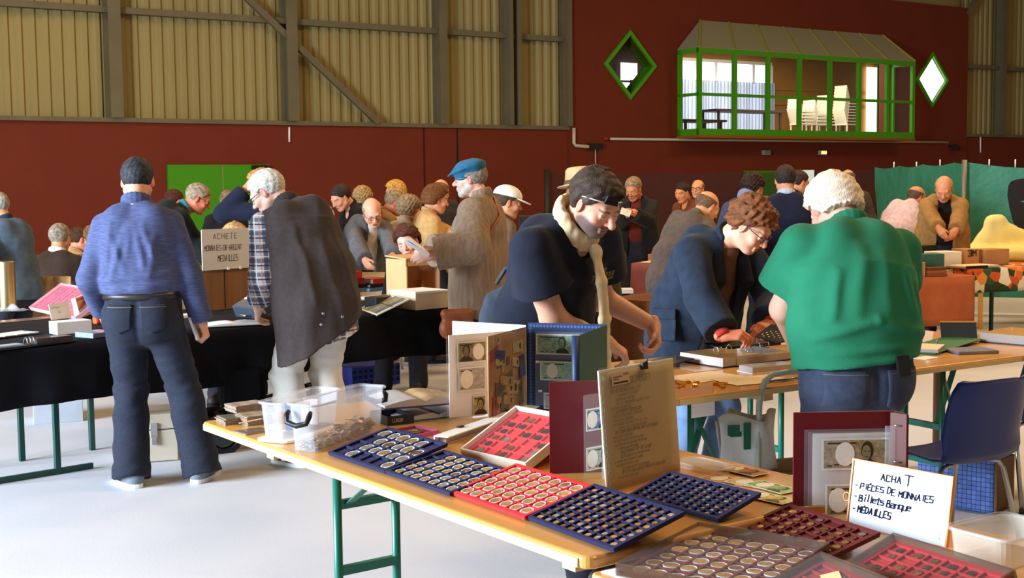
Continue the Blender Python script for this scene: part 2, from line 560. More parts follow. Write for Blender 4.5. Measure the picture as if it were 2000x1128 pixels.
for k in range(3):
    b = MB()
    x0, x1 = (wb - wa) * k / 3, (wb - wa) * (k + 1) / 3
    b.grid(lambda u, v: (x0 + (x1 - x0) * u, -0.16 + 0.05 * math.sin(u * 70 + 2 * math.sin(u * 9)), 0.12 + v * (wz0 - zb - 0.1)), 150, 1)
    o = b.build('curtain', m_curt, M=WF @ Matrix.Translation((wa, RD - 0.06, zb)))
    tag(o, 'pleated pale curtain, %s in the bay room' % ('at the end by the diamond window', 'middle one of three', 'beside the yellow wall')[k], 'curtain', 'curtains in the bay room')
p, q = W(1695, 135, RD - 0.12), W(1707, 255, RD - 0.12)
t = stru(thing('window_6', M=WF @ Matrix.Translation((p[0], RD - 0.12, zb + 0.06)), label='tall narrow bright opening in the bay room', cat='window'))
b = MB()
b.b2((0, 0, 0), (q[0] - p[0] + 0.1, 0.05, p[1] - zb))
b.build('window_pane', mat('slit_light', (255, 255, 255), emit=((255, 252, 225), 1.7)), t)
b = MB()
b.b2((q[0] - p[0] + 0.1, -0.03, 0), (q[0] - p[0] + 0.8, 0.05, p[1] - zb + 0.1))
b.build('door_panel', m_greend, t)
m_darkwood = mat('dark_table', (60, 48, 40), 0.5)
for (pa, pb, py, dep) in ((1335, 1420, 232, 1.6), (1400, 1535, 212, 2.6)):
    s0, z = W(pa, py, dep)
    s1 = W(pb, py, dep)[0]
    t = thing('long_table', 'dark long table in the bay room, %s' % ('the lower one near the glass' if dep < 2 else 'behind the lower one'), 'table', WF @ Matrix.Translation((s0, dep, zb + 0.05)))
    hh = z - zb - 0.05
    b = MB()
    b.b2((0, 0, hh - 0.05), (s1 - s0, 0.7, hh))
    b.build('tabletop', m_darkwood, t)
    for x in (0.1, s1 - s0 - 0.15):
        for y in (0.05, 0.6):
            b = MB()
            b.b2((x, y, 0), (x + 0.05, y + 0.05, hh - 0.05))
            b.build('leg', m_darkwood, t)
m_chw = mat('white_chair', (225, 222, 205), 0.5)
for (px, n, dep) in ((1566, 5, 2.2), (1596, 4, 2.3), (1622, 6, 2.4), (1655, 9, 2.0)):
    s0 = W(px, 240, dep)[0]
    for k in range(n):
        t = thing('stacking_chair', 'white plastic chair in the stack %s in the bay room' % {1566: 'nearest the long tables', 1596: 'second from the long tables', 1622: 'next to the tallest stack', 1655: 'that is tallest'}[px], 'chair', WF @ Matrix.Translation((s0 + 0.01 * k, dep, zb + 0.05 + 0.075 * k)), 'stacked white chairs in the bay room')
        b = MB()
        b.b2((0, 0, 0.40), (0.42, 0.42, 0.43))
        b.build('seat', m_chw, t)
        b = MB()
        b.bar((0.02, 0.21, 0.42), (-0.1, 0.21, 0.8), 0.4, 0.025)
        b.build('backrest', m_chw, t)
        if k == 0:
            for x in (0.02, 0.38):
                for y in (0.02, 0.38):
                    b = MB()
                    b.bar((x, y, 0), (x, y, 0.4), 0.03, 0.03)
                    b.build('leg', m_chw, t)
area('gallery_lamp', WF @ V(((f0 + f1) / 2 + 1.5, 2.2, zg + 0.6)), WF @ V(((f0 + f1) / 2 + 1.5, 2.2, 0)), (3.5, 0.8), 230, (1, 0.86, 0.6))

# ---- pipes and fittings on the wall
def wtube(pts, r, d=-0.1):
    return [V((W(px, py, d)[0], d, W(px, py, d)[1])) for px, py in pts]
b = MB()
b.tube(wtube([(1121, 250), (1121, 279), (1124, 284), (1158, 287), (1163, 287)], 0), 0.035)
tag(b.build('drain_pipe', m_pipe, M=WF), 'pale pipe elbow coming down at the edge of the tall red wall', 'pipe')
b = MB()
b.tube(wtube([(1163, 291), (1163, 330)], 0), 0.012)
tag(b.build('cable_conduit', m_pipe, M=WF), 'thin white conduit dropping below the pipe elbow', 'conduit')
b = MB()
b.b2((W(1155, 288, -0.2)[0], -0.16, W(1155, 291, -0.1)[1]), (W(1180, 288, -0.2)[0], -0.06, W(1155, 280, -0.1)[1]))
tag(b.build('junction_box', m_dark, M=WF), 'small dark junction box where the pale pipe ends', 'box')
b = MB()
b.tube(wtube([(1190, 271), (1852, 278)], 0), 0.025)
tag(b.build('long_conduit', m_pipe, M=WF), 'long pale conduit running under the glazed bay', 'conduit')
b = MB()
b.tube(wtube([(1180, 270.6), (1190, 271)], 0), 0.03)
tag(b.build('conduit_cap', mat('cap_red', (150, 40, 30), 0.5), M=WF), 'red end cap on the long conduit', 'cap')
p = W(1854, 285, -0.06)
t = thing('wall_spotlight', 'dark spotlight at the right end of the long conduit', 'lamp', WF @ Matrix.Translation((p[0], -0.06, p[1])))
b = MB()
b.cyl((0, 0, 0), (0, -0.2, 0), 0.03)
b.build('bracket', m_dark, t)
b = MB()
b.cyl((-0.08, -0.2, -0.03), (0.1, -0.2, -0.06), 0.08, 0.06)
b.build('lamp_head', m_dark, t)
for px, y0, y1, w in ((565, 248, 277, 0), (1915, 266, 298, 0)):
    b = MB()
    b.tube(wtube([(px, y0), (px, y1)], 0, -0.02), 0.018)
    tag(b.build('hanging_wire', m_white, M=WF), 'short white wire on the red wall %s' % ('below the second steel column' if px < 600 else 'above the green sheeting'), 'wire')
for px, py, lit in ((1494, 298, 0), (1604, 298, 1)):
    p = W(px, py, -0.06)
    t = thing('exit_light', ('small emergency light box glowing under the bay' if lit else 'small grey emergency light box, unlit, under the bay'), 'lamp', WF @ Matrix.Translation((p[0], -0.06, p[1])))
    b = MB()
    b.b2((-0.1, -0.08, -0.05), (0.1, 0, 0.05))
    b.build('housing', mat('exit_case', (150, 150, 120), 0.5), t)
    b = MB()
    b.b2((-0.085, -0.09, -0.035), (0.085, -0.08, 0.035))
    if lit:
        b.build('diffuser', mat('exit_glow', (255, 220, 160), emit=((255, 200, 120), 1.2)), t)
    else:
        b.build('diffuser', mat('exit_grey', (120, 130, 110), 0.4), t)
p = W(834, 367)
t = thing('fire_sign', 'small red sign with white panels on the back wall', 'sign', WF @ Matrix.Translation((p[0], -0.02, p[1])))
b = MB()
b.b2((-0.06, -0.02, -0.28), (0.09, 0.02, 0.02))
b.build('sign_board', mat('sign_red', (150, 30, 25), 0.5), t)
b = MB()
b.b2((-0.03, -0.03, -0.06), (0.07, -0.02, 0.0))
b.b2((-0.05, -0.03, -0.16), (0.06, -0.02, -0.1))
b.build('sign_text', m_white, t)
# ---- court divider net and green sheeting
def curtain_sheet(name, m, pts, label, cat, z1=0.0, wav=0.04, n=40, solid=0.004):
    L = [A(*p) for p in pts]
    b = MB()
    for a, e in zip(L, L[1:]):
        d = e - a
        nrm = V((-d.y, d.x, 0)).normalized()
        def fn(u, v, a=a, d=d, nrm=nrm):
            p = a + d * u
            sag = 0.03 * abs(math.sin(u * d.length * 3.0)) * v
            q = p + nrm * wav * math.sin(u * d.length * 2.6 + 1.3 * math.sin(v * 4)) * (1.2 - v)
            return (q.x, q.y, z1 + (p.z - sag - z1) * v)
        b.grid(fn, n, 6)
    return tag(b.build(name, m, solid=0), label, cat)
curtain_sheet('divider_net', clear('net_mesh', (40, 20, 10), 0.52, 0.7, 0.01), [(1066, 334, 23.0), (1190, 339, 23.0), (1450, 335, 22.5), (1712, 327, 20.5)], 'dark see-through divider net hung in front of the back wall', 'net')
b = MB()
p = A(1068, 330, 22.9)
b.cyl((p.x, p.y, 0), (p.x, p.y, p.z), 0.05)
tag(b.build('net_post', mat('post_dark', (40, 38, 22), 0.6)), 'dark post at the end of the divider net', 'post')
tarp = lambda t, co: None
m_tarp = mat('green_tarp', (52, 128, 104), 0.6, vary=(1.6, 0.7, (30, 104, 60)), bump=(5, 0.05))
curtain_sheet('green_sheeting', m_tarp, [(1710, 326, 19.0), (1882, 316, 15.5)], 'green plastic sheeting hung left of its metal pole', 'tarp', 0.2, 0.07, 50)
curtain_sheet('green_sheeting', m_tarp, [(1886, 316, 15.5), (2080, 328, 15.0)], 'green plastic sheeting with a dark printed shape, right of the metal pole', 'tarp', 0.2, 0.05, 50)
b = MB()
p = A(1884, 312, 15.45)
b.cyl((p.x, p.y, 0), (p.x, p.y, p.z), 0.03)
tag(b.build('sheeting_pole', mat('pole_grey', (120, 120, 110), 0.4, 0.5)), 'grey metal pole between the two green sheets', 'pole')
for px in (1746, 1790, 1836, 1932, 1983):
    p = A(px, 319 if px > 1800 else 323, 15.4 if px > 1886 else 18.3 - (px - 1746) / 140 * 2.6)
    b = MB()
    b.cyl((p.x, p.y, p.z - 0.05), (p.x, p.y, p.z + 0.05), 0.008, n=6)
    tag(b.build('sheeting_tie', m_white), 'small white tie along the top of the green sheeting', 'tie', 'ties on the green sheeting')
P = [A(x, y, 14.9) for x, y in ((1970, 362), (1975, 354), (1986, 350), (2004, 348), (2030, 350), (2046, 362), (2046, 388), (2010, 389), (1992, 393), (2010, 398), (2046, 400), (2046, 430), (2030, 447), (1995, 448), (1980, 436), (1972, 405), (1968, 380))]
b = MB()
n = len(P)
b.add(P + [p + V((0, 0.01, 0)) for p in P], [list(range(n))] + [list(range(n, 2 * n))[::-1]] + [(i, n + i, n + (i + 1) % n, (i + 1) % n) for i in range(n)])
tag(b.build('dark_emblem', mat('emblem_black', (30, 28, 32), 0.6)), 'black rounded emblem with a notch on the green sheeting', 'emblem')
b = MB()
p, q = A(1563, 332, 20.0), A(1590, 362, 20.0)
b.b2((p.x, p.y, q.z), (q.x, p.y + 0.01, p.z))
tag(b.build('notice_sheet', mat('notice', (205, 228, 225), 0.5, vary=(9, 0.4, (170, 200, 205)))), 'pale blue notice sheet hung on the divider net', 'notice')
# ---------------------------------------------------------------- people: signed-distance bodies meshed as one surface
def npv(p):
    return np.array(p, dtype=np.float32)
def nrm(v):
    v = np.asarray(v, dtype=np.float64)
    return v / max(1e-9, np.linalg.norm(v))
def rot(axis, deg):
    return np.array(Matrix.Rotation(math.radians(deg), 3, axis))
def noise3(P, f, seed=0):
    r = np.random.RandomState(seed)
    o = 0
    for i in range(5):
        k = r.normal(size=3) * f * (0.7 + 0.35 * i)
        o = o + np.sin(P[0] * k[0] + P[1] * k[1] + P[2] * k[2] + r.uniform(0, 6.3) + (0.8 * o if i else 0)) / (1 + 0.35 * i)
    return o / 3.0
class Prim:
    def __init__(s, lo, hi, fn):
        s.lo, s.hi, s.fn = lo, hi, fn
def cap(a, b, ra, rb=None, ax=None, st=1.0, cut=0):
    """tapered limb between a and b; ax, st stretch it along ax; cut=1 flat end at b, 2 flat at both"""
    a, b = npv(a), npv(b)
    rb = ra if rb is None else rb
    d = b - a
    L2 = float(d @ d) + 1e-12
    axn = None if ax is None else npv(nrm(ax))
    m = max(ra, rb) * max(1, st)
    def fn(P):
        q = [P[i] - a[i] for i in range(3)]
        h = np.clip((q[0] * d[0] + q[1] * d[1] + q[2] * d[2]) / L2, 0, 1)
        t = (q[0] * d[0] + q[1] * d[1] + q[2] * d[2]) / math.sqrt(L2)
        q = [q[i] - h * d[i] for i in range(3)]
        if axn is not None:
            c = (q[0] * axn[0] + q[1] * axn[1] + q[2] * axn[2]) * (1 / st - 1)
            q = [q[i] + c * axn[i] for i in range(3)]
        r = (np.sqrt(q[0] ** 2 + q[1] ** 2 + q[2] ** 2) - (ra + (rb - ra) * h)) * min(1, st)
        if cut:
            r = np.maximum(r, t - math.sqrt(L2))
        if cut == 2:
            r = np.maximum(r, -t)
        return r
    return Prim(np.minimum(a, b) - m, np.maximum(a, b) + m, fn)
def ell(c, r, R=None):
    c, r = npv(c), npv(r)
    R = np.eye(3) if R is None else np.asarray(R)
    m = np.abs(R) @ r
    def fn(P):
        q = [P[i] - c[i] for i in range(3)]
        l = [q[0] * R[0, j] + q[1] * R[1, j] + q[2] * R[2, j] for j in range(3)]
        k0 = np.sqrt((l[0] / r[0]) ** 2 + (l[1] / r[1]) ** 2 + (l[2] / r[2]) ** 2)
        k1 = np.sqrt((l[0] / r[0] ** 2) ** 2 + (l[1] / r[1] ** 2) ** 2 + (l[2] / r[2] ** 2) ** 2) + 1e-6
        return k0 * (k0 - 1) / k1
    return Prim(c - m, c + m, fn)
class SDF:
    def __init__(s, h, lo, hi):
        s.h = h
        s.lo = np.asarray(lo, dtype=np.float64)
        n = np.ceil((np.asarray(hi) - s.lo) / h).astype(int) + 1
        s.ax = [(s.lo[i] + h * np.arange(n[i])).astype(np.float32) for i in range(3)]
        s.D = np.full(n, 0.25, dtype=np.float32)
    def P(s, sl=None):
        a = [s.ax[i][sl[i]] if sl else s.ax[i] for i in range(3)]
        return a[0][:, None, None], a[1][None, :, None], a[2][None, None, :]
    def blk(s, p, m):
        sl = []
        for i in range(3):
            i0 = int(max(0, math.floor((p.lo[i] - m - s.lo[i]) / s.h)))
            i1 = int(min(len(s.ax[i]), math.ceil((p.hi[i] + m - s.lo[i]) / s.h) + 1))
            if i1 <= i0:
                return None
            sl.append(slice(i0, i1))
        return tuple(sl)
    def add(s, p, k=0.02):
        sl = s.blk(p, k + 3 * s.h)
        if sl is None:
            return
        d = s.D[sl]
        e = p.fn(s.P(sl)).astype(np.float32)
        if k > 0:
            h = np.maximum(k - np.abs(d - e), 0) / k
            s.D[sl] = np.minimum(d, e) - h * h * k * 0.25
        else:
            s.D[sl] = np.minimum(d, e)
    def sub(s, p, k=0.004):
        sl = s.blk(p, k + 3 * s.h)
        if sl is None:
            return
        d = s.D[sl]
        e = -p.fn(s.P(sl)).astype(np.float32)
        h = np.maximum(k - np.abs(d - e), 0) / k
        s.D[sl] = np.maximum(d, e) + h * h * k * 0.25
    def clip(s, e):
        s.D = np.maximum(s.D, e.astype(np.float32))
    def mesh(s):
        g = vdb.FloatGrid(background=float(3 * s.h))
        g.copyFromArray(np.clip(np.pad(s.D, 1, constant_values=3 * s.h), -3 * s.h, 3 * s.h))
        p, q = g.convertToQuads(isovalue=0.0)
        return (p - 1) * s.h + s.lo, q
def bounds(ps, m):
    return np.min([p.lo for p in ps], 0) - m, np.max([p.hi for p in ps], 0) + m
def np_mesh(name, parts, mats, parent=None, M=None, col=None, mi=None):
    """parts: list of (verts, quads)"""
    vs = np.concatenate([p[0] for p in parts]) if parts else np.zeros((0, 3))
    off, fs = 0, []
    for p in parts:
        fs.append(p[1] + off)
        off += len(p[0])
    fs = np.concatenate(fs)
    me = bpy.data.meshes.new(name)
    me.vertices.add(len(vs))
    me.vertices.foreach_set('co', vs.astype(np.float32).ravel())
    me.loops.add(fs.size)
    me.loops.foreach_set('vertex_index', fs.astype(np.int32).ravel())
    me.polygons.add(len(fs))
    me.polygons.foreach_set('loop_start', np.arange(0, fs.size, 4, dtype=np.int32))
    me.polygons.foreach_set('loop_total', np.full(len(fs), 4, dtype=np.int32))
    me.polygons.foreach_set('use_smooth', np.ones(len(fs), dtype=bool))
    if mi is not None:
        me.polygons.foreach_set('material_index', mi.astype(np.int32))
    me.update(calc_edges=True)
    if col is not None:
        a = me.color_attributes.new('Col', 'FLOAT_COLOR', 'POINT')
        a.data.foreach_set('color', col.astype(np.float32).ravel())
    return link_mesh(name, me, mats, parent, M)

HEADS = {}
def head_mesh(h, fat=1.0, lids=0.7, jaw=1.0, nose=1.0, beard=0.0):
    """head in its own frame: x to the right ear, y forward, z up; 0 between the ears at eye level; 0.23 m high"""
    key = (h, fat, lids, jaw, nose, beard)
    if key in HEADS:
        return HEADS[key]
    s = SDF(h, (-.115, -.125, -.19), (.115, .15, .14))
    s.add(ell((0, -.018, .032), (.077 * (.5 + .5 * fat), .099, .086)), 0)
    s.add(ell((0, .03, -.03), (.063 * fat, .064, .09)), .03)
    s.add(cap((0, -.03, -.03), (0, -.055, -.17), .056 * fat, .06 * fat), .03)
    for x in (-1, 1):
        s.add(cap((x * .052 * fat, .0, -.055), (x * .022, .062, -.098 * jaw), .02 * fat, .018), .028)
        s.add(ell((x * .038 * fat, .066, -.03), (.026 * fat, .022, .022)), .02)
    s.add(ell((0, .07, -.1 * jaw), (.024, .022, .018)), .022)
    s.add(cap((-.034, .079, .022), (.034, .079, .022), .014), .016)
    for x in (-1, 1):
        s.sub(ell((x * .032, .1, .002), (.017, .016, .012)), .012)
    s.add(cap((0, .088, .012), (0, .112 * (.5 + .5 * nose), -.026), .0085, .0135 * nose), .012)
    for x in (-1, 1):
        s.add(ell((x * .0125, .1, -.031), (.009, .011, .008)), .006)
        s.sub(ell((x * .007, .108, -.040), (.004, .006, .005)), .003)
        s.add(ell((x * .032, .0805, .002), (.0145, .0125, .0125)), .001)
        # upper lid comes down over the eye when the person looks down
        s.add(cap((x * .032 - .014, .084, .0105 - .010 * lids), (x * .032 + .014, .084, .0105 - .010 * lids), .0065), .006)
        s.add(cap((x * .032 - .012, .084, -.0115), (x * .032 + .012, .082, -.0115), .004), .006)
    s.add(cap((-.02, .092, -.0605), (.02, .092, -.0605), .0058), .008)
    s.add(cap((-.016, .092, -.0745), (.016, .092, -.0745), .0065), .008)
    s.sub(cap((-.022, .104, -.0675), (.022, .104, -.0675), .005, ax=(0, 0, 1), st=.5), .003)
    if beard:
        s.add(ell((0, .08, -.062), (.034 * beard, .03, .022)), .012)
        s.add(ell((0, .066, -.1), (.04 * beard, .034, .028)), .015)
    for x in (-1, 1):
        s.add(ell((x * .079 * (.5 + .5 * fat), -.008, -.008), (.0085, .02, .033), rot('Z', -x * 22)), .006)
        s.sub(ell((x * .09 * (.5 + .5 * fat), -.002, -.004), (.007, .011, .02), rot('Z', -x * 22)), .005)
    r = s.mesh()
    HEADS[key] = r
    return r
def head_colors(v, skin, lip=(176, 98, 88), brow=None, stub=None, lids=0.7, beard=None, eyes=True):
    """skin with lips, brows, eyes and stubble where the person has them"""
    n = len(v)
    c = np.tile(np.array(lin(skin)), (n, 1))
    x, y, z = v[:, 0], v[:, 1], v[:, 2]
    def mix(w, col):
        w = np.clip(w, 0, 1)[:, None]
        c[:] = c * (1 - w) + np.array(lin(col)) * w
    red = (min(255, skin[0] + 6), int(skin[1] * .80), int(skin[2] * .78))
    mix(.6 * np.exp(-((np.abs(x) - .04) / .022) ** 2 - ((z + .03) / .025) ** 2) * (y > .03), red)
    mix(.6 * np.exp(-(x / .016) ** 2 - ((z + .03) / .014) ** 2) * (y > .09), red)
    mix(.7 * (np.abs(x) > .074) * (y < .03) * (np.abs(z) < .045), red)
    if stub:
        w = np.clip((-.028 - z - .3 * np.maximum(0, .03 - y)) / .016, 0, 1) * np.clip((z + .15) / .02, 0, 1) * np.clip((y + .015) / .02, 0, 1)
        w = w * np.clip(1.2 - np.exp(-((np.abs(x) - .04) / .02) ** 2 - ((z + .035) / .018) ** 2) * 1.3, 0, 1)
        mix(stub[1] * w * (1 - np.exp(-(x / .012) ** 2 - ((z + .035) / .012) ** 2)), stub[0])
    if beard:
        w = (z < -.045) & (y > .045) & (np.abs(x) < .048)
        mix(w * 1.0, beard)
        mix(.9 * (z < -.02) * (z > -.11) * (y > 0) * (np.abs(x) > .05) * (y < .05), beard)
    mix(np.exp(-(x / .02) ** 4 - ((z + .0675) / .0095) ** 4) * (y > .085), lip)
    mix(1.2 * np.exp(-(x / .021) ** 4 - ((z + .0675) / .0022) ** 2) * (y > .08), (90, 40, 36))
    if brow:
        for s in (-1, 1):
            d = np.abs(z - (.024 - 7 * (x - s * .036) ** 2))
            mix(.85 * (y > .05) * np.exp(-(d / .0055) ** 4) * (np.abs(x - s * .034) < .02), brow)
    if eyes:
        for s in (-1, 1):
            ex = x - s * .032
            top = .0085 - .010 * lids
            w = (y > .07) * (np.abs(ex) < .0135) * (z < top) * (z > -.0085)
            mix(w * 1.0, (225, 215, 208))
            mix(1.0 * w * (ex ** 2 + (z + .001) ** 2 < .0058 ** 2), (50, 36, 28))
            mix(.8 * (y > .07) * np.exp(-(ex / .015) ** 4 - ((z - top) / .0018) ** 2), (60, 38, 32))
    return c
def hair_mesh(h, style):
    """cap of hair around the skull; style holds thickness, hairline and curl"""
    th = style.get('t', .012)
    cv, cf = style.get('curl', .003), style.get('cf', 160)
    s = SDF(h, (-.15, -.17, -.19), (.15, .16, .19))
    s.add(ell((0, -.018, .030), (.077 + th, .1 + th, .087 + th)), 0)
    if 'long' in style:
        s.add(cap((0, -.045, -.02), (0, -.06, -.06 - style['long']), .075 + th, .055 + th), .03)
    P = s.P()
    n = noise3(P, cf, style.get('seed', 1))
    if style.get('dir'):                        # combed strands
        n = n * .5 + .5 * np.sin(P[0] * 260 + 14 * np.sin(P[1] * 22 + P[2] * 31))
    s.D = s.D - cv * n
    # hairline: lowest z allowed for each y
    hl = style.get('line', ((-.2, -.075), (-.05, -.06), (-.025, -.03), (0, .012), (.03, .02), (.05, .05), (.075, .072), (.2, .085)))
    zl = np.interp(P[1], [p[0] for p in hl], [p[1] for p in hl]).astype(np.float32)
    n2 = noise3(P, 260, 7)
    s.clip(zl - P[2] + .004 * n + .006 * n2 + .35 * np.maximum(0, P[1] - .05) * np.abs(P[0]) / .06)
    if 'bald' in style:                         # bare crown: keep hair below this height only
        s.clip(P[2] - style['bald'] + 0 * P[0] + 0 * P[1] + .004 * n)
    if 'frontcut' in style:                     # receding: nothing in front of this y
        s.clip(P[1] - style['frontcut'] - .25 * (P[2] - .08) + .004 * n)
    for x in (-1, 1):
        s.sub(ell((x * .085, -.004, -.012), (.02, .02, .034)), .006)
    return s.mesh()
HANDS = {}
def hand_mesh(h, side, curl=(30, 30, 30, 30), thumb=25, spread=5):
    """hand in its own frame: wrist at 0, fingers +y, back of the hand +z; side=1 right, -1 left"""
    key = (h, side, curl, thumb, spread)
    if key in HANDS:
        return HANDS[key]
    ps = [(cap((0, -.02, 0), (0, .015, 0), .026, .026, (1, 0, 0), 1.15), .01)]
    base = [(-.029, .088, .001), (-.0095, .094, .004), (.0105, .089, .003), (.0285, .079, -.001)]
    ln = [(.042, .026, .022), (.046, .030, .023), (.042, .028, .023), (.033, .021, .020)]
    for i in range(4):
        ps.append((cap((base[i][0] * .55, .012, 0), (base[i][0], base[i][1] - .006, base[i][2]), .0155, .0115), .018))
        p = np.array(base[i])
        a = 0.0
        d0 = rot('Z', -side * (i - 1.4) * -spread * side) @ np.array((0, 1, 0))
        for j in range(3):
            a += curl[i] * (1.0, 1.25, .8)[j]
            d = d0 * math.cos(math.radians(a)) + np.array((0, 0, -1)) * math.sin(math.radians(a))
            q = p + d * ln[i][j]
            r = (.0092, .0082, .0074, .0062)
            ps.append((cap(p, q, r[j] * (.9 if i == 3 else 1), r[j + 1] * (.9 if i == 3 else 1)), .005 if j else .008))
            p = q
    ps.append((ell((-.024, .035, -.010), (.017, .032, .015), rot('Z', 22)), .014))
    p = np.array((-.033, .042, -.012))
    d = nrm((-.62, .72, -.25))
    tv = np.array((.75, .35, -.5))
    for j, L in enumerate((.036, .028)):
        d = nrm(d + tv * math.radians(thumb) * (.7 + .5 * j))
        q = p + d * L
        ps.append((cap(p, q, .0105 - .001 * j, .0095 - .0015 * j), .008))
        p = q
    lo, hi = bounds([p[0] for p in ps], .012)
    s = SDF(h, lo, hi)
    for p, k in ps:
        s.add(p, k)
    v, f = s.mesh()
    if side < 0:
        v = v * np.array((-1, 1, 1))
        f = f[:, ::-1]
    HANDS[key] = (v, f)
    return v, f
def ik(a, t, l1, l2, hint):
    a, t = np.asarray(a, float), np.asarray(t, float)
    d = t - a
    L = min(np.linalg.norm(d), (l1 + l2) * .999)
    u = nrm(d)
    t = a + u * L
    h = np.asarray(hint, float)
    h = nrm(h - u * (h @ u))
    x = (l1 * l1 - l2 * l2 + L * L) / (2 * L)
    return a + u * x + h * math.sqrt(max(0, l1 * l1 - x * x)), t

def skeleton(p):
    """joints in the person's own frame (x right, y forward, z up, 0 on the floor)"""
    s = p.get('ht', 1.75) / 1.75
    g = p.get('girth', 1.0)
    b, c = p.get('bend', 0), p.get('side', 0)
    J = {'s': s, 'g': g, 'hg': p.get('hipg', g)}
    seat = p.get('seat')
    zp = (seat + .1) if seat else .955 * s - .05 * s * (1 - math.cos(math.radians(b)))
    P = np.array((p.get('hipx', 0) * s, -.10 * s * math.sin(math.radians(b)) + p.get('hipy', 0), zp + p.get('hipz', 0)))
    def R(k):
        return rot('Z', p.get('twist', 0) * -k) @ rot('Y', c * k) @ rot('X', -b * k)
    up = np.array((0, 0, 1.0))
    J['P'] = P
    J['Rp'] = R(.25)
    J['waist'] = P + R(.45) @ up * .16 * s
    J['chest'] = J['waist'] + R(.8) @ up * .2 * s
    J['Rc'] = R(1.0)
    J['neck'] = J['chest'] + R(1.12) @ up * .205 * s
    sw = .178 * s * p.get('shw', 1.0)
    for k, x in (('R', 1), ('L', -1)):
        J['sh' + k] = J['neck'] + J['Rc'] @ np.array((x * sw, -.0 + p.get('shy', 0), (-.092 + p.get('shrug', 0)) * s))
    nb = b * 1.05 + p.get('neckb', 0)
    hy, hp, hr = p.get('head', (0, 0, 0))
    RH = rot('Z', -hy) @ rot('X', -hp) @ rot('Y', hr)
    J['RH'] = RH
    nd_ = rot('Z', -.4 * hy) @ rot('Y', c) @ rot('X', -(nb * .5 + hp * .5)) @ up
    J['hb'] = J['neck'] + nd_ * .055 * s
    J['head'] = J['hb'] + RH @ np.array((0, .045, .085)) * s * p.get('hs', 1.0) / (s if s < 1 else 1)
    J['hs'] = p.get('hs', 1.0)
    for k, x in (('R', 1), ('L', -1)):
        t = p.get('w' + k)
        sh = J['sh' + k]
        if t is None:
            t = sh + np.array((x * .07, .06, -.52)) * s
        el, w = ik(sh, t, .295 * s, .26 * s, p.get('e' + k, (x * .5, -1, -.2)))
        J['el' + k], J['wr' + k] = el, w
        hip = P + J['Rp'] @ np.array((x * .09 * s * (.6 + .4 * J['hg']), 0, -.04 * s))
        J['hip' + k] = hip
        ft = np.array(p.get('f' + k, (x * .11, 0.0))) * 1.0
        an = np.array((ft[0], ft[1] - .03, .085 * s))
        kn, an2 = ik(hip, an, .435 * s, .43 * s, p.get('k' + k, (x * .1, 1, 0)))
        J['kn' + k], J['an' + k] = kn, an
        J['fa' + k] = p.get('fa' + k, x * 12)
    return J
def torso_prims(J, t=0.0, belly=0.0, low=None):
    s, g, Rc = J['s'], J['g'], J['Rc']
    X = Rc @ np.array((1, 0, 0))
    Xp = J['Rp'] @ np.array((1, 0, 0))
    ps = [(cap(J['P'] + J['Rp'] @ np.array((0, 0, -.04 * s)), J['waist'], .118 * s * J['hg'] + t, .112 * s * g + t, Xp, 1.36), .03),
          (cap(J['waist'], J['chest'], .112 * s * g + t, .118 * s * (.5 + .5 * g) + t, X, 1.38), .04),
          (cap(J['chest'], J['neck'] + Rc @ np.array((0, 0, -.10 * s)), .12 * s * (.5 + .5 * g) + t, .08 * s + t * .6, X, 1.45), .05)]
    for x in (-1, 1):
        k = 'R' if x > 0 else 'L'
        ps.append((cap(J['neck'] + Rc @ np.array((x * .035 * s, -.012, -.028 * s)), J['sh' + k] + Rc @ np.array((x * -.02 * s, 0, .0)), .05 * s + t * .6, .05 * s + t * .6), .04))
        ps.append((ell(J['P'] + J['Rp'] @ np.array((x * .075 * s, -.07 * s, -.055 * s)), np.array((.095, .085, .1)) * s * (.7 + .3 * J['hg']) + t), .05))
        ps.append((ell(J['chest'] + Rc @ np.array((x * .085 * s, -.05 * s, .07 * s)), np.array((.085, .06, .11)) * s + t), .05))
    if belly:
        ps.append((ell(J['waist'] + J['Rp'] @ np.array((0, .05 * s, 0)), np.array((.15, .12, .15)) * s * belly + t), .06))
    return ps
def arm_prims(J, k, t=0.0, frac=2.0, fore=1.0):
    """frac: how far the sleeve reaches (1 = elbow, 2 = wrist)"""
    s = J['s']
    sh, el, wr = J['sh' + k], J['el' + k], J['wr' + k]
    a = J.get('armg', 1.0)
    ps = []
    if frac < 1:
        e = sh + (el - sh) * frac
        ps.append((cap(sh, e, .050 * s * a + t * .8, .05 * s * a + t * 1.5, cut=1), .03))
        return ps
    ps.append((cap(sh, el, .050 * s * a + t * .8, .042 * s * a + t), .03))
    q = el + (wr - el) * (frac - 1)
    if frac > 1:
        ps.append((cap(el, q, .044 * s * a + t, (.032 * fore) * s + t, cut=1 if t > 0 else 0), .03))
    return ps
def leg_prims(J, k, t=0.0, low=0.0, wide=1.0):
    s = J['s']
    hip, kn, an = J['hip' + k], J['kn' + k], J['an' + k]
    g = .7 + .3 * J['hg']
    e = an + nrm(an - kn) * (.045 * s) if t > 0 else an
    ps = [(cap(hip, kn, .088 * s * g + t, .058 * s + t), .03),
          (cap(kn, an, .056 * s + t, .04 * s), .02) if t == 0 else (cap(kn, e, .056 * s + t, (.05 * s + t) * wide, cut=1), .03)]
    ps.append((ell(kn + (an - kn) * .3 + J['Rp'] @ np.array((0, -.02, 0)) * s, np.array((.05, .052, .11)) * s + t), .04))
    return ps
def sdf_mesh(ps, h, m=.03, post=None):
    lo, hi = bounds([p[0] for p in ps], m + 2 * h)
    s = SDF(h, lo, hi)
    for p, k in ps:
        s.add(p, k)
    if post:
        post(s)
    return s.mesh()
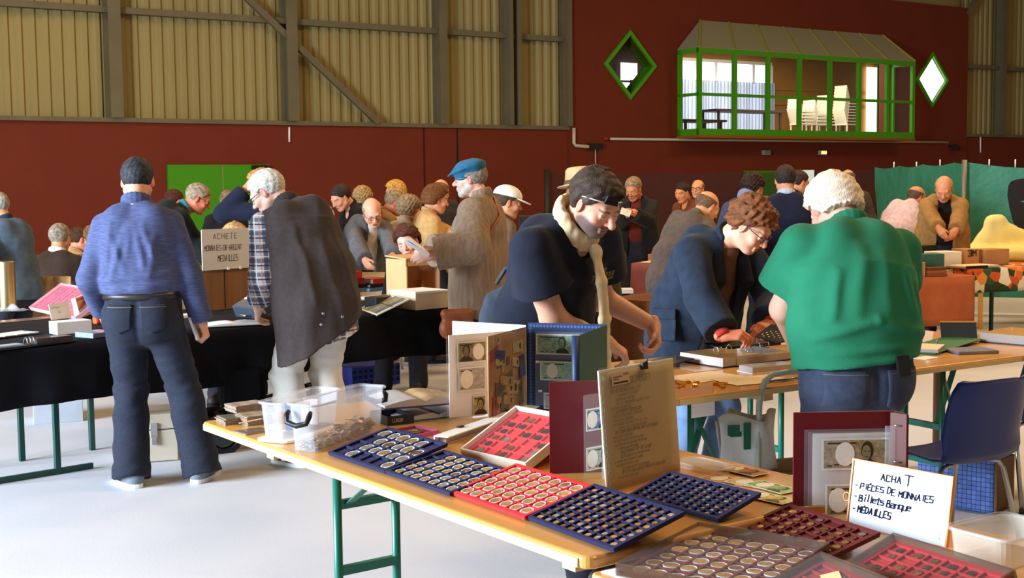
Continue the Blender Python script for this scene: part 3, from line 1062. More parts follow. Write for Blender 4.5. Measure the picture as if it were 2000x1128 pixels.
def clip_dir(o, d):
    """post step: keep what lies on the side of o where (p - o).d < 0"""
    o, d = npv(o), npv(nrm(d))
    def f(s):
        P = s.P()
        s.clip((P[0] - o[0]) * d[0] + (P[1] - o[1]) * d[1] + (P[2] - o[2]) * d[2])
    return f
def folds(amp, f, seed, stretch=(1, 1, 1)):
    def fn(s):
        P = s.P()
        n = noise3((P[0] * stretch[0], P[1] * stretch[1], P[2] * stretch[2]), f, seed)
        s.D = s.D - amp * n.astype(np.float32)
    return fn
def strokes_fold(L):
    """L: list of (a, b, width, height): raised (or sunk) folds along segments in the person's frame"""
    def fn(s):
        for a, b, w, h, *bk in L:
            a_, b_ = npv(a), npv(b)
            p = cap(a, b, .001)
            if bk:                                   # folds on the back: measured across the back only, whatever its depth
                p.lo[1], p.hi[1] = s.lo[1], float(np.mean([a_[1], b_[1]])) + .13
                a_[1] = b_[1] = 0
            sl = s.blk(p, w * 2.5)
            if sl is None:
                continue
            P = s.P(sl)
            if bk:
                P = (P[0], P[1] * 0, P[2])
                d = cap(a_, b_, .001).fn(P)
            else:
                d = p.fn(P)
            u = sum((P[i] - a_[i]) * (b_ - a_)[i] for i in range(3)) / float((b_ - a_) @ (b_ - a_) + 1e-9)
            s.D[sl] -= (h * np.exp(-(d / w) ** 2) * np.sqrt(np.clip(4 * (u + .1) * (1.1 - u) / 1.44, 0, 1))).astype(np.float32)
    return fn
def bk(L):
    return [tuple(q) + (1,) for q in L]
SKIN = (226, 168, 138)
def skin_mat():
    return mat('skin', (220, 165, 135), 0.52, attr='Col', spec=0.35, bump=(120, 0.0006))
def person(p):
    """p: everything about the figure; returns the body object that carries hair and clothes"""
    J = skeleton(p)
    J['armg'] = p.get('armg', 1.0)
    s = J['s']
    h = p.get('h', .016)
    hh, hd = p.get('hh', h * .45), p.get('hd', h * .4)
    skin = p.get('skin', SKIN)
    yaw = p['yaw']                                   # 0 faces away from the camera, clockwise from above
    M = Matrix.Translation((p['at'][0], p['at'][1], 0)) @ Matrix.Rotation(math.radians(-yaw), 4, 'Z')
    seated = p.get('seat')
    # ---- body
    ps = torso_prims(J, 0, p.get('belly', 0))
    for k in 'RL':
        ps += arm_prims(J, k) + leg_prims(J, k)
        an = J['an' + k]
        fd = rot('Z', -J['fa' + k]) @ np.array((0, 1, 0))
        ps.append((cap(an + np.array((0, 0, -.045 * s)) - fd * .03, an + fd * .15 * s + np.array((0, 0, -.055 * s)), .032 * s, .026 * s), .02))
    ps.append((cap(J['neck'] + J['Rc'] @ np.array((0, .012, -.05 * s)), J['hb'], .05 * s, .055 * s), .02))
    parts = [sdf_mesh(ps, h)]
    cols = [np.tile(np.array(lin(skin)), (len(parts[0][0]), 1))]
    hm = p.get('face', {})
    hv, hf = head_mesh(hh, **{k: v for k, v in hm.items() if k in ('fat', 'lids', 'jaw', 'nose')}, beard=1.0 if hm.get('beard') else 0.0)
    cols.append(head_colors(hv, skin, brow=hm.get('brow', (80, 60, 48)), stub=hm.get('stub'), lids=hm.get('lids', .7), beard=hm.get('beard'), lip=hm.get('lip', (176, 98, 88))))
    sc = J['hs']
    RH = J['RH']
    toH = lambda v: (v * sc) @ RH.T + J['head']
    parts.append((toH(hv), hf))
    Mh = Matrix.Translation(V(J['head'])) @ Matrix(RH.tolist()).to_4x4() @ Matrix.Scale(sc, 4)
    for k, x in (('R', 1), ('L', -1)):
        hk = p.get('h' + k, {})
        d = nrm(hk.get('dir', J['wr' + k] - J['el' + k]))
        u = np.array(hk.get('up', (x * 1.0, .3, .25)), float)
        u = nrm(u - d * (u @ d))
        Rh = np.stack([np.cross(d, u), d, u], 1)
        v, f = hand_mesh(hd, x, hk.get('curl', (28, 30, 32, 34)), hk.get('thumb', 25), hk.get('spread', 4))
        v = (v * s) @ Rh.T + J['wr' + k]
        J['palm' + k] = J['wr' + k] + Rh @ np.array((0, .075, -.03)) * s
        J['tip' + k] = J['wr' + k] + Rh @ np.array((-.03 * x, .11, -.06)) * s
        J['Rh' + k] = Rh
        parts.append((v, f))
        cols.append(np.tile(np.array(lin(hk.get('skin', skin))), (len(v), 1)))
    body = np_mesh('person', parts, skin_mat(), None, M, np.concatenate(cols))
    tag(body, p['label'], 'person', p.get('group'))
    # ---- hair
    st = p.get('hair')
    if st:
        v, f = hair_mesh(st.get('h', max(.0045, hh)), st)
        np_mesh('hair', [(v, f)], mat('hair_%02x%02x%02x' % st['col'], st['col'], .55, bump=(210, .007), vary=(st.get('vs', 45), .95, st.get('col2', tuple(int(c * .6) for c in st['col']))), stretch=st.get('str', (1, 1, 1)), spec=.2), body, Mh)
    # ---- clothes
    for cl in p.get('clothes', ()):
        kind = cl['kind']
        m = cl['mat']
        fo = []
        t = cl.get('t', .014)
        hc = cl.get('h', h)
        if kind in ('shirt', 'jacket'):
            ps = torso_prims(J, t, p.get('belly', 0))
            fr = cl.get('sleeve', 2.0)
            if fr:
                for k in 'RL':
                    ps += arm_prims(J, k, t + cl.get('st', .002), cl.get('sleeve' + k, fr), cl.get('fore', 1.25))
            hem = cl.get('hem', -.06)               # height of the hem relative to the hip joint
            up = J['Rp'] @ np.array((0, 0, 1))
            ho = J['P'] + up * hem * s
            if hem < -.06:
                w = cl.get('flare', 1.0)
                ps.append((cap(J['waist'], ho - up * .2, (.118 * J['g']) * s + t, (.122 * J['g'] * w) * s + t, J['Rp'] @ np.array((1, 0, 0)), 1.4), .05))
            hd_ = np.array(cl.get('hemdir', (0, 0, 0)), float)
            fo.append(clip_dir(ho, -up + hd_))
            # sleeves hang below the hem plane: mesh them apart
            arms = ps[len(torso_prims(J, t, p.get('belly', 0))):] if fr else []
            arms = [q for q in arms if True]
            nt = len(torso_prims(J, t, p.get('belly', 0)))
            tors = ps[:nt] + ([ps[-1]] if hem < -.06 else [])
            arms = ps[nt:len(ps) - (1 if hem < -.06 else 0)]
            lo, hi = bounds([q[0] for q in ps], .03 + 2 * hc)
            g = SDF(hc, lo, hi)
            for q, k in tors:
                g.add(q, k)
            for q in fo:
                q(g)
            op = cl.get('open')
            if op:                                   # open front: a wedge cut from the neck down, widening by op
                Rc, O = J['Rc'], J['neck']
                P = g.P()
                u = sum((P[i] - O[i]) * Rc[i, 0] for i in range(3))
                fw = sum((P[i] - (J['waist'][i] + J['chest'][i]) / 2) * Rc[i, 1] for i in range(3))
                w = sum((O[i] - P[i]) * Rc[i, 2] for i in range(3))
                wid = np.interp(w, [0, op[0], op[0] + .05, 1.0], [op[1], op[2], op[2], op[3]])
                g.clip(np.minimum(np.minimum(wid - np.abs(u), fw - .02), w + .2 + 0 * u))
            for q, k in arms:
                g.add(q, k)
            nk = cl.get('neckcut', .058)             # neck hole
            if nk:
                g.sub(cap(J['neck'] + J['Rc'] @ np.array((0, .015, -.01)) * s, J['hb'] + J['RH'] @ np.array((0, 0, .12)), nk * s), .01)
                g.sub(ell(J['neck'] + J['Rc'] @ np.array((0, .10, -.045)) * s, np.array((.055, .075, cl.get('vneck', .06))) * s, J['Rc']), .01)
            folds(cl.get('fa', .004), cl.get('ff', 16), cl.get('seed', 3), cl.get('fs', (1, 1, 1)))(g)
            if 'strokes' in cl:
                strokes_fold(cl['strokes'](J))(g)
            o = np_mesh(cl.get('name', kind), [g.mesh()], m, body)
            col = cl.get('collar')
            if col:                                  # a turned-down collar around the neck
                cp = []
                Rc = J['Rc']
                for a in range(-130, 131, 20):
                    r = math.radians(a - 90)
                    q = J['neck'] + Rc @ (np.array((math.cos(r) * .068, math.sin(r) * .066 - .0, .012 + .02 * math.cos(math.radians(a)) - (.03 if abs(a) > 110 else 0))) * s)
                    cp.append(q)
                ps2 = [(cap(a_, b_, col, ax=Rc @ np.array((0, 0, 1)), st=2.2), .008) for a_, b_ in zip(cp, cp[1:])]
                np_mesh('collar', [sdf_mesh(ps2, min(hc, .008), .02)], cl.get('cmat', m), body)
        elif kind in ('trousers', 'skirt'):
            ps = [(cap(J['P'] + J['Rp'] @ np.array((0, 0, -.06 * s)), J['P'] + J['Rp'] @ np.array((0, 0, .1 * s)), .116 * s * J['hg'] + t, .114 * s * J['hg'] + t, J['Rp'] @ np.array((1, 0, 0)), 1.36), .04)]
            for x in (-1, 1):
                ps.append((ell(J['P'] + J['Rp'] @ np.array((x * .075 * s, -.07 * s, -.055 * s)), np.array((.09, .08, .1)) * s * (.7 + .3 * J['hg']) + t), .05))
            for k in 'RL':
                ps += leg_prims(J, k, t, wide=cl.get('wide', 1.1))
            top = clip_dir(J['P'] + J['Rp'] @ np.array((0, 0, cl.get('top', .085) * s)), J['Rp'] @ np.array((0, 0, 1)))
            def post(g, top=top):
                top(g)
                g.clip(.02 - g.P()[2] + 0 * g.P()[0] + 0 * g.P()[1])
                P = g.P()
                n = noise3((P[0], P[1], P[2] * 2.2), cl.get('ff', 12), cl.get('seed', 5))
                n2 = .5 + .9 * np.exp(-((P[2] - .5 * s) / .16) ** 2) + 1.0 * np.exp(-((P[2] - .06) / .1) ** 2)
                g.D = g.D - cl.get('fa', .004) * n * n2
                if 'strokes' in cl:
                    strokes_fold(cl['strokes'](J))(g)
            np_mesh('trousers', [sdf_mesh(ps, hc, post=post)], m, body)
        elif kind == 'shoes':
            for k in 'RL':
                an = J['an' + k]
                fd = rot('Z', -J['fa' + k]) @ np.array((0, 1, 0))
                a, e = an - fd * .045 * s, an + fd * .165 * s
                a[2] = e[2] = .045
                sp = [(cap(a, e, .046 * s, .04 * s), .01), (cap(a + np.array((0, 0, .03)), an + fd * .05 + np.array((0, 0, -.01)), .045 * s, .04 * s), .03)]
                def post(g):
                    g.clip(.018 - g.P()[2] + 0 * g.P()[0] + 0 * g.P()[1])
                o = np_mesh('shoe', [sdf_mesh(sp, min(hc, .009), post=post)], m, body)
                b = MB()
                x = V(fd)
                T = FR(V(((a + e) / 2)[:2].tolist() + [0]), x)
                n = 24
                pts = [((.15 * s) * math.copysign(abs(math.cos(2 * math.pi * i / n)) ** .7, math.cos(2 * math.pi * i / n)), .05 * s * math.copysign(abs(math.sin(2 * math.pi * i / n)) ** .7, math.sin(2 * math.pi * i / n))) for i in range(n)]
                b.prism(pts, .001, .024, T=T)
                b.build('sole', cl.get('sole', m_white), o)
        elif kind == 'custom':
            cl['fn'](J, body, Mh, p)
    return body, J, Mh
def wp(p, q):
    """a place in the hall -> the person's own frame"""
    M = Matrix.Translation((p['at'][0], p['at'][1], 0)) @ Matrix.Rotation(math.radians(-p['yaw']), 4, 'Z')
    return np.array(M.inverted() @ V(q))
def glasses(col=(40, 40, 44), r=.0017, sc=1.0, dz=0.0, dy=0.0, tint=None, tilt=0, name='glasses', wide=1.0):
    def fn(J, body, Mh, p):
        b = MB()
        for x in (-1, 1):
            pts = [(x * .033 + .023 * math.copysign(abs(math.cos(a)) ** .75, math.cos(a)), .102 - .004 * abs(math.cos(a)), .003 + .017 * math.copysign(abs(math.sin(a)) ** .75, math.sin(a))) for a in [2 * math.pi * i / 20 for i in range(20)]]
            b.tube(pts, r, 6, True)
            b.tube([(x * .056, .098, .008), (x * .07, .085, .009), (x * .082 * wide, .04, .009), (x * .083 * wide, -.01, .006), (x * .081 * wide, -.03, -.008)], r * 1.2, 6)
        b.tube([(-.011, .102, .008), (0, .106, .011), (.011, .102, .008)], r, 6)
        M2 = Mh @ Matrix.Translation((0, dy, dz)) @ Matrix.Rotation(math.radians(tilt), 4, 'X')
        o = b.build(name, mat('frame_%02x%02x%02x' % col, col, .3, .4), body, M2)
        if tint:
            l = MB()
            for x in (-1, 1):
                n = 20
                l.prism([(x * .033 + .022 * math.cos(2 * math.pi * i / n), .003 + .016 * math.sin(2 * math.pi * i / n)) for i in range(n)], 0, .001, T=Matrix.Translation((0, .099, 0)) @ Matrix.Rotation(math.radians(90), 4, 'X'))
            l.build('lens', mat('lens_%02x%02x%02x' % tint, tint, .12), o)
    return {'kind': 'custom', 'mat': None, 'fn': fn}
def prim_part(name, m, make, h=.008, k=.01, post=None):
    """an extra garment made of prims: make(J) -> list of prims"""
    def fn(J, body, Mh, p):
        np_mesh(name, [sdf_mesh([(q, k) for q in make(J)], h, .02, post)], m, body)
    return {'kind': 'custom', 'mat': None, 'fn': fn}
# head-frame point -> person frame
def hp_(J, x, y, z):
    return J['head'] + J['RH'] @ (np.array((x, y, z)) * J['hs'])
# ---------------------------------------------------------------- the people
def cloth(name, col, col2=None, f=30, am=.5, rough=.85, bump=(220, .0012), sheen=.04, **k):
    return mat(name, col, rough, vary=(f, am, col2 or tuple(int(c * .78) for c in col)), bump=bump, spec=.2, sheen=sheen, **k)
def plaid(t, co):
    """woven checks in the cloth: warm grey ground, dark and rust bands, thin pale lines"""
    sx = nd(t, 'ShaderNodeSeparateXYZ')
    t.links.new(co, sx.inputs[0])
    def band(sock, f, off, lo):
        a = nd(t, 'ShaderNodeMath', operation='MULTIPLY_ADD')
        t.links.new(sock, a.inputs[0])
        a.inputs[1].default_value, a.inputs[2].default_value = f, off
        fr = nd(t, 'ShaderNodeMath', operation='FRACT')
        t.links.new(a.outputs[0], fr.inputs[0])
        g = nd(t, 'ShaderNodeMath', operation='GREATER_THAN')
        t.links.new(fr.outputs[0], g.inputs[0])
        g.inputs[1].default_value = lo
        return g.outputs[0]
    ad = nd(t, 'ShaderNodeVectorMath', operation='DOT_PRODUCT')
    t.links.new(co, ad.inputs[0])
    ad.inputs[1].default_value = (.79, -.62, .1)
    cur = None
    for sock, f, off, lo, col, k in ((ad.outputs[1], 13, .1, .70, (58, 60, 84), .8), (sx.outputs[2], 13, .3, .70, (58, 60, 84), .75), (ad.outputs[1], 13, .55, .9, (196, 120, 70), .8), (sx.outputs[2], 13, .75, .9, (30, 28, 36), .9), (ad.outputs[1], 13, .95, .93, (240, 232, 215), .9), (sx.outputs[2], 13, .12, .93, (240, 232, 215), .8)):
        x = nd(t, 'ShaderNodeMix', data_type='RGBA')
        if cur:
            t.links.new(cur, x.inputs[6])
        else:
            x.inputs[6].default_value = lin((186, 188, 200))
        x.inputs[7].default_value = lin(col)
        mm = nd(t, 'ShaderNodeMath', operation='MULTIPLY')
        t.links.new(band(sock, f, off, lo), mm.inputs[0])
        mm.inputs[1].default_value = k
        t.links.new(mm.outputs[0], x.inputs[0])
        cur = x.outputs[2]
    return cur
PEOPLE = []
def pers(**p):
    r = person(p)
    PEOPLE.append((p, r[1]))
    return r
H1, HF = .008, .0032
def L3(J, key, *o):
    return J[key] + np.array(o)
m_jeansd = cloth('dark_jeans', (30, 34, 47), (40, 45, 61), 60)
m_blueshirt = cloth('blue_shirt', (78, 87, 124), (54, 57, 88), 34, .7, stretch=(.6, .6, 4))
m_leather = mat('belt_leather', (40, 34, 32), .4)
def belt(J, body, Mh, p):
    s, g = J['s'], J['hg']
    c = J['P'] + J['Rp'] @ np.array((0, -.004, .072 * s))
    X, Y, Z = J['Rp'][:, 0], J['Rp'][:, 1], J['Rp'][:, 2]
    r = .116 * s * g + p.get('beltr', .036)
    pts = [c + X * math.cos(a) * r * 1.36 + Y * math.sin(a) * (r + (.0)) for a in [2 * math.pi * i / 40 for i in range(40)]]
    b = MB()
    n = 40
    vs = []
    for dz, dr in ((-.018, 1), (.018, 1), (.018, .96), (-.018, .96)):
        vs += [c + (q - c) * dr + Z * dz for q in pts]
    b.add(vs, [(k * n + i, k * n + (i + 1) % n, ((k + 1) % 4) * n + (i + 1) % n, ((k + 1) % 4) * n + i) for k in range(4) for i in range(n)], 0, True)
    b.build('belt', m_leather, body)
def pockets(xs=.085, z0=.03, w=.068, hgt=.155, extra=None):
    """back pockets and seams laid on the seat of the trousers"""
    def fn(J, body, Mh, p):
        tr = [o for o in body.children if o.name.startswith('trousers')][0]
        y = J['P'][1] - .45
        for x in (-xs, xs):
            b = MB()
            b.grid(lambda u, v: (J['P'][0] + x + (u - .5) * 2 * w * (1 - .12 * v), y, J['P'][2] + z0 - hgt * v + .03 * abs(2 * u - 1) * max(0, v - .8) * 5), 12, 12)
            o = b.build('back_pocket', tr.data.materials[0], body)
            k = o.modifiers.new('wrap', 'SHRINKWRAP')
            k.target = tr
            k.wrap_method = 'PROJECT'
            k.use_project_y = True
            k.use_positive_direction = True
            k.use_negative_direction = False
            k.offset = .004
            d = o.modifiers.new('solid', 'SOLIDIFY')
            d.thickness = .005
            d.offset = 0
            b = MB()
            pts = [(x - w, z0 - .012), (x + w, z0 - .012)]
            b.grid(lambda u, v: (J['P'][0] + x + (u - .5) * 2 * w, y, J['P'][2] + z0 - .012 - .0028 * v), 12, 1)
            e = b.build('pocket_stitch', mat('stitch', (112, 98, 78), .8), o)
            k = e.modifiers.new('wrap', 'SHRINKWRAP')
            k.target = tr
            k.wrap_method = 'PROJECT'
            k.use_project_y = True
            k.use_negative_direction = False
            k.offset = .0085
        for nm, x0, x1, zz in (('yoke_seam', -.16, .16, .05),):
            b = MB()
            b.grid(lambda u, v: (J['P'][0] + x0 + (x1 - x0) * u, y, J['P'][2] + zz - .03 * (1 - abs(2 * u - 1)) - .006 * v), 24, 1)
            e = b.build(nm, mat('seam_dark', (24, 26, 34), .8), body)
            k = e.modifiers.new('wrap', 'SHRINKWRAP')
            k.target = tr
            k.wrap_method = 'PROJECT'
            k.use_project_y = True
            k.use_negative_direction = False
            k.offset = .003
    return dict(kind='custom', mat=None, fn=fn)
# 1 man in the blue shirt, seen from behind
pers(label='man in a blue tucked-in shirt and dark jeans, seen from behind at the black-draped table', at=G(290, 940), yaw=-4, ht=1.76, girth=1.22, hipg=1.0, bend=3, side=-2, shw=1.0, shrug=-.022,
     fL=(-.07, -.06), fR=(.29, .02), faL=-35, faR=15, hipx=.0, head=(-4, 12, 0), neckb=8, h=H1, hh=.004, hd=.003, armg=1.15,
     wR=wp(dict(at=G(290, 940), yaw=-4), A(396, 632, 7.12)), wL=wp(dict(at=G(290, 940), yaw=-4), A(200, 607, 7.2)), eR=(.5, -1, -.2), eL=(-.45, -.9, -.3),
     hR=dict(curl=(55, 60, 60, 60), thumb=30, up=(1, .0, .2)), face=dict(fat=1.05),
     skin=(222, 160, 130), hair=dict(t=.011, col=(26, 24, 26), col2=(60, 60, 66), curl=.002, cf=230, line=((-.2, -.05), (-.05, -.05), (-.025, -.03), (0, .0), (.03, .02), (.05, .05), (.085, .062), (.2, .07))),
     clothes=[dict(kind='trousers', mat=m_jeansd, top=.09, t=.03, wide=1.3, fa=.008, strokes=lambda J: bk([(L3(J, 'P', 0, -.17, .05), L3(J, 'P', 0, -.13, -.17), .014, -.008)])), pockets(.088, .035),
              dict(kind='shirt', mat=m_blueshirt, t=.018, hem=.085, sleeve=2.0, fa=.005, ff=14, fs=(1.5, 1, .55), h=.007, fore=1.35, collar=.014, neckcut=.055,
                   strokes=lambda J: bk([(L3(J, 'neck', a, -.12, -.10), L3(J, 'waist', b, -.17, c), .02, .011) for a, b, c in ((-.02, -.13, .02), (.0, -.05, .1), (.02, .05, .06), (.05, .12, .1), (-.12, -.16, .04))] + [(L3(J, 'shL', .06, -.08, -.04), L3(J, 'waist', -.05, -.17, .04), .02, .010), (L3(J, 'shR', -.06, -.08, -.06), L3(J, 'waist', .08, -.17, .02), .02, .010), (L3(J, 'waist', -.2, -.14, .0), L3(J, 'waist', .2, -.14, .04), .014, .009), (L3(J, 'waist', -.18, -.13, -.06), L3(J, 'waist', .1, -.16, -.045), .014, .008), (L3(J, 'waist', -.02, -.13, -.035), L3(J, 'waist', .2, -.16, -.02), .014, .008)])),
              dict(kind='custom', mat=None, fn=belt), dict(kind='shoes', mat=mat('grey_shoe', (110, 120, 130), .7))])
# 2 man in the dark vest over a plaid shirt
at = G(612, 902)
q2 = dict(at=at, yaw=-38)
m_vest = cloth('dark_vest', (64, 55, 53), (48, 40, 38), 40)
m_plaid = mat('plaid_shirt', (150, 150, 168), .85, base=plaid, bump=(200, .001))
def vest_extra(J, body, Mh, p):
    for sx, dz in ((-.10, -.10), (-.12, -.16), (.02, -.13)):
        b = MB()
        q = J['P'] + J['Rp'] @ np.array((sx, -.225, dz))
        b.cyl(q, q + np.array((0, -.006, 0)), .008, n=10)
        b.build('snap_button', mat('snap', (190, 190, 190), .3, .8), body)
pers(label='white-haired man in a dark padded vest over a plaid shirt, bent over the black-draped table', yaw=-38, at=at, ht=1.80, girth=1.22, bend=30, side=-7, shw=1.08, hipx=.02,
     fL=(-.12, .0), fR=(.12, -.03), head=(-42, 36, 0), neckb=20, h=H1, hh=.004, hd=.004, armg=1.15,
     wL=wp(q2, A(505, 600, 7.55)), wR=wp(q2, A(640, 590, 8.25)), eL=(-.3, -.6, -.6), eR=(1, .1, -.3), skin=(232, 186, 164),
     face=dict(brow=(225, 220, 210), fat=1.05), hair=dict(t=.016, col=(226, 222, 212), col2=(178, 172, 162), curl=.004, cf=150),
     clothes=[dict(kind='trousers', mat=cloth('cream_trousers', (212, 206, 196), (190, 184, 174), 8), t=.03, wide=1.25, fa=.008),
              dict(kind='shirt', name='shirt', mat=m_plaid, t=.014, hem=-.26, flare=1.1, sleeve=1.75, st=.008, fore=1.5, fa=.005, hemdir=(.22, 0, 0)),
              dict(kind='jacket', name='vest', mat=m_vest, t=.032, hem=-.235, flare=1.12, sleeve=0, fa=.007, ff=11, fs=(1.3, 1, .6), collar=.014, neckcut=.07, hemdir=(.5, 0, 0), h=.007,
                   strokes=lambda J: bk([(L3(J, 'neck', -.10, -.16, -.12), L3(J, 'P', -.12, -.2, -.02), .025, .012), (L3(J, 'neck', .03, -.16, -.2), L3(J, 'P', .05, -.22, -.12), .03, .010), (L3(J, 'neck', .13, -.16, -.15), L3(J, 'P', .16, -.22, -.08), .03, .012), (L3(J, 'neck', -.16, -.1, -.05), L3(J, 'neck', .16, -.1, -.06), .008, .004)])),
              glasses((50, 60, 75), .0022), dict(kind='custom', mat=None, fn=vest_extra), dict(kind='shoes', mat=mat('dark_shoe', (50, 42, 46), .6))])
# 3 man in the black t-shirt
at = (.14, 5.16, 0)
q3 = dict(at=at, yaw=132)
m_black_t = cloth('black_tshirt', (22, 25, 38), (30, 34, 50), 18, rough=.9)
m_scarf = cloth('cream_scarf', (218, 196, 158), (188, 162, 120), 26, .8, stretch=(1, 1, .4))
def scarf(J):
    s, Rc = J['s'], J['Rc']
    X, Y, Z = Rc[:, 0], Rc[:, 1], Rc[:, 2]
    n = J['neck']
    ring = [n + X * .085 * math.cos(a) + Y * (.085 * math.sin(a) + .005) + Z * (.02 - .055 * max(0, math.sin(a)) + .03 * max(0, -math.sin(a))) for a in [2 * math.pi * i / 16 for i in range(17)]]
    o = [cap(a, b, .017, .017, Z, 1.9) for a, b in zip(ring, ring[1:])]
    k = n + Y * .135 - Z * .05
    k2 = k + np.array((.02, .05, -.07))
    o.append(ell(k, (.026, .022, .03)))
    down = [k, k + Y * .03 + np.array((0, .0, -.10)), k + Y * .02 + np.array((-.01, .015, -.25)), k + np.array((-.02, .02, -.40)), k + np.array((-.03, .03, -.52))]
    for a, b, r in zip(down, down[1:], (.019, .022, .026, .029)):
        o.append(cap(a, b, r * .55, r * .6, X, 2.0))
    return o
def sunglasses(J, body, Mh, p):
    b = MB()
    for x in (-1, 1):
        b.add([(x * .006, .105, .062), (x * .064, .085, .066), (x * .060, .082, .100), (x * .012, .100, .098), (x * .006, .101, .060), (x * .064, .081, .064), (x * .060, .078, .098), (x * .012, .096, .096)], [(0, 1, 2, 3), (7, 6, 5, 4), (0, 4, 5, 1), (1, 5, 6, 2), (2, 6, 7, 3), (3, 7, 4, 0)], 0)
        b.tube([(x * .064, .083, .07), (x * .088, .04, .058), (x * .092, -.01, .036)], .0032, 6, mi=1)
    b.tube([(-.01, .104, .082), (0, .107, .084), (.01, .104, .082)], .003, 6, mi=1)
    b.build('sunglasses', [mat('shade_lens', (14, 10, 10), .35, spec=.15), mat('shade_arm', (205, 200, 192), .3, .4)], body, Mh)
def tprint(J, body, Mh, p):
    Rc = J['Rc']
    o = J['chest'] + Rc @ np.array((-.085, .168, .045))
    T = Matrix.Translation(V(o)) @ Matrix(np.stack([-Rc[:, 0], Rc[:, 2], Rc[:, 1]], 1).tolist()).to_4x4() @ Matrix.Rotation(math.radians(8), 4, 'Z')
    b = MB()
    r = random.Random(2)
    for k in range(7):
        x = -.07 + .02 * k
        b.box((x, r.uniform(-.006, .006), 0), (.013, .016 + .014 * r.random(), .004))
    b.box((-.01, .03, 0), (.022, .018, .004))
    b.box((0, -.022, 0), (.12, .007, .004))
    b2 = MB()
    b2.v, b2.f, b2.m, b2.s = [tuple(T @ V(v)) for v in b.v], b.f, b.m, b.s
    b2.build('chest_print', cloth('print_grey', (98, 92, 70), (70, 66, 54), 60), body)
pers(label='man in a black t-shirt with a cream scarf and sunglasses on his head, sorting papers', yaw=132, at=at, ht=1.745, girth=1.13, hipg=1.1, bend=28, side=4, fL=(-.24, .16), fR=(-.02, .2), shw=1.2, head=(4, 37, 4), neckb=14, h=.0075, hh=.003, hd=.0028, armg=1.22, hs=.95,
     wR=wp(q3, A(1185, 668, 5.08)), wL=wp(q3, A(1276, 636, 5.30)), eR=(1, -.5, .1), eL=(-.45, -.1, -.9), belly=1.0,
     hR=dict(dir=wp(q3, A(1235, 700, 5.12)) - wp(q3, A(1185, 668, 5.08)), up=(.3, .2, 1), curl=(35, 38, 42, 45), thumb=30),
     hL=dict(dir=wp(q3, A(1282, 690, 5.24)) - wp(q3, A(1276, 636, 5.30)), up=(-1, .25, .35), curl=(38, 42, 46, 50), thumb=42),
     skin=(208, 152, 124), face=dict(fat=1.1, brow=(46, 38, 34), stub=((72, 68, 68), .85), lids=.95, nose=1.15, beard=None),
     hair=dict(t=.024, col=(36, 22, 14), col2=(78, 62, 52), curl=.009, cf=85, seed=4, vs=22),
     clothes=[dict(kind='trousers', mat=cloth('black_trousers', (26, 27, 36)), t=.02),
              dict(kind='shirt', mat=m_black_t, t=.024, hem=-.16, flare=1.05, sleeve=.56, st=.012, fa=.006, ff=10, h=.007, neckcut=.066,
                   strokes=lambda J: [(L3(J, 'chest', -.2, .12, .05), L3(J, 'waist', .05, .2, .05), .02, .012), (L3(J, 'chest', .2, .1, .0), L3(J, 'waist', .02, .2, .0), .02, .012)]),
              prim_part('scarf', m_scarf, scarf, .006, .014, folds(.0045, 70, 9, (1, 1, .12))), dict(kind='custom', mat=None, fn=sunglasses), dict(kind='custom', mat=None, fn=tprint),
              dict(kind='shoes', mat=mat('black_shoe', (20, 20, 22), .6))])
# 4 woman in the denim jacket
at = (.935, 6.5, 0)
q4 = dict(at=at, yaw=150)
m_denim = cloth('denim_jacket', (36, 47, 64), (25, 33, 47), 22, .7)
def brownshirt(J):
    Rc = J['Rc']
    X = Rc[:, 0]
    return [cap(J['waist'] + Rc[:, 1] * .05, J['chest'] + Rc[:, 1] * .045, .12 * J['g'], .115, X, 1.1), cap(J['chest'] + Rc[:, 1] * .045, J['neck'] + Rc[:, 1] * .03 - Rc[:, 2] * .05, .115, .06, X, 1.1)]
def lapels(J):
    Rc = J['Rc']
    o = []
    for x in (-1, 1):
        a = J['neck'] + Rc @ np.array((x * .075, .03, -.01))
        c = J['chest'] + Rc @ np.array((x * .085, .175, .06))
        e = J['waist'] + Rc @ np.array((x * .10, .2, .02))
        o += [cap(a, c, .018, .03, Rc @ np.array((1, 0, 0)), 1.7), cap(c, e, .026, .016, Rc @ np.array((1, 0, 0)), 1.5)]
    return o
def denim_bits(J, body, Mh, p):
    b = MB()
    for k, x in (('R', 1), ('L', -1)):
        w, e = J['wr' + k], J['el' + k]
        d = nrm(w - e)
        b = MB()
        b.tube([w - d * .02, w + d * .012], .037, 16, mi=0)
        b.build('red_cuff', cloth('red_cuff', (200, 60, 50)), body)
    Rc = J['Rc']
    pk = MB()
    o = J['P'] + J['Rp'] @ np.array((.19, .06, .04))
    n = nrm(np.array((1, .55, .1)))
    pk.box(o + n * .055, (.012, .13, .16), Matrix(np.stack([n, nrm(np.cross((0, 0, 1), n)), np.cross(n, nrm(np.cross((0, 0, 1), n)))], 1).tolist()))
    pk.box(o + n * .064 + np.array((0, 0, .05)), (.012, .135, .05), Matrix(np.stack([n, nrm(np.cross((0, 0, 1), n)), np.cross(n, nrm(np.cross((0, 0, 1), n)))], 1).tolist()))
    pk.build('jacket_pocket', m_denim, body, bev=.006)
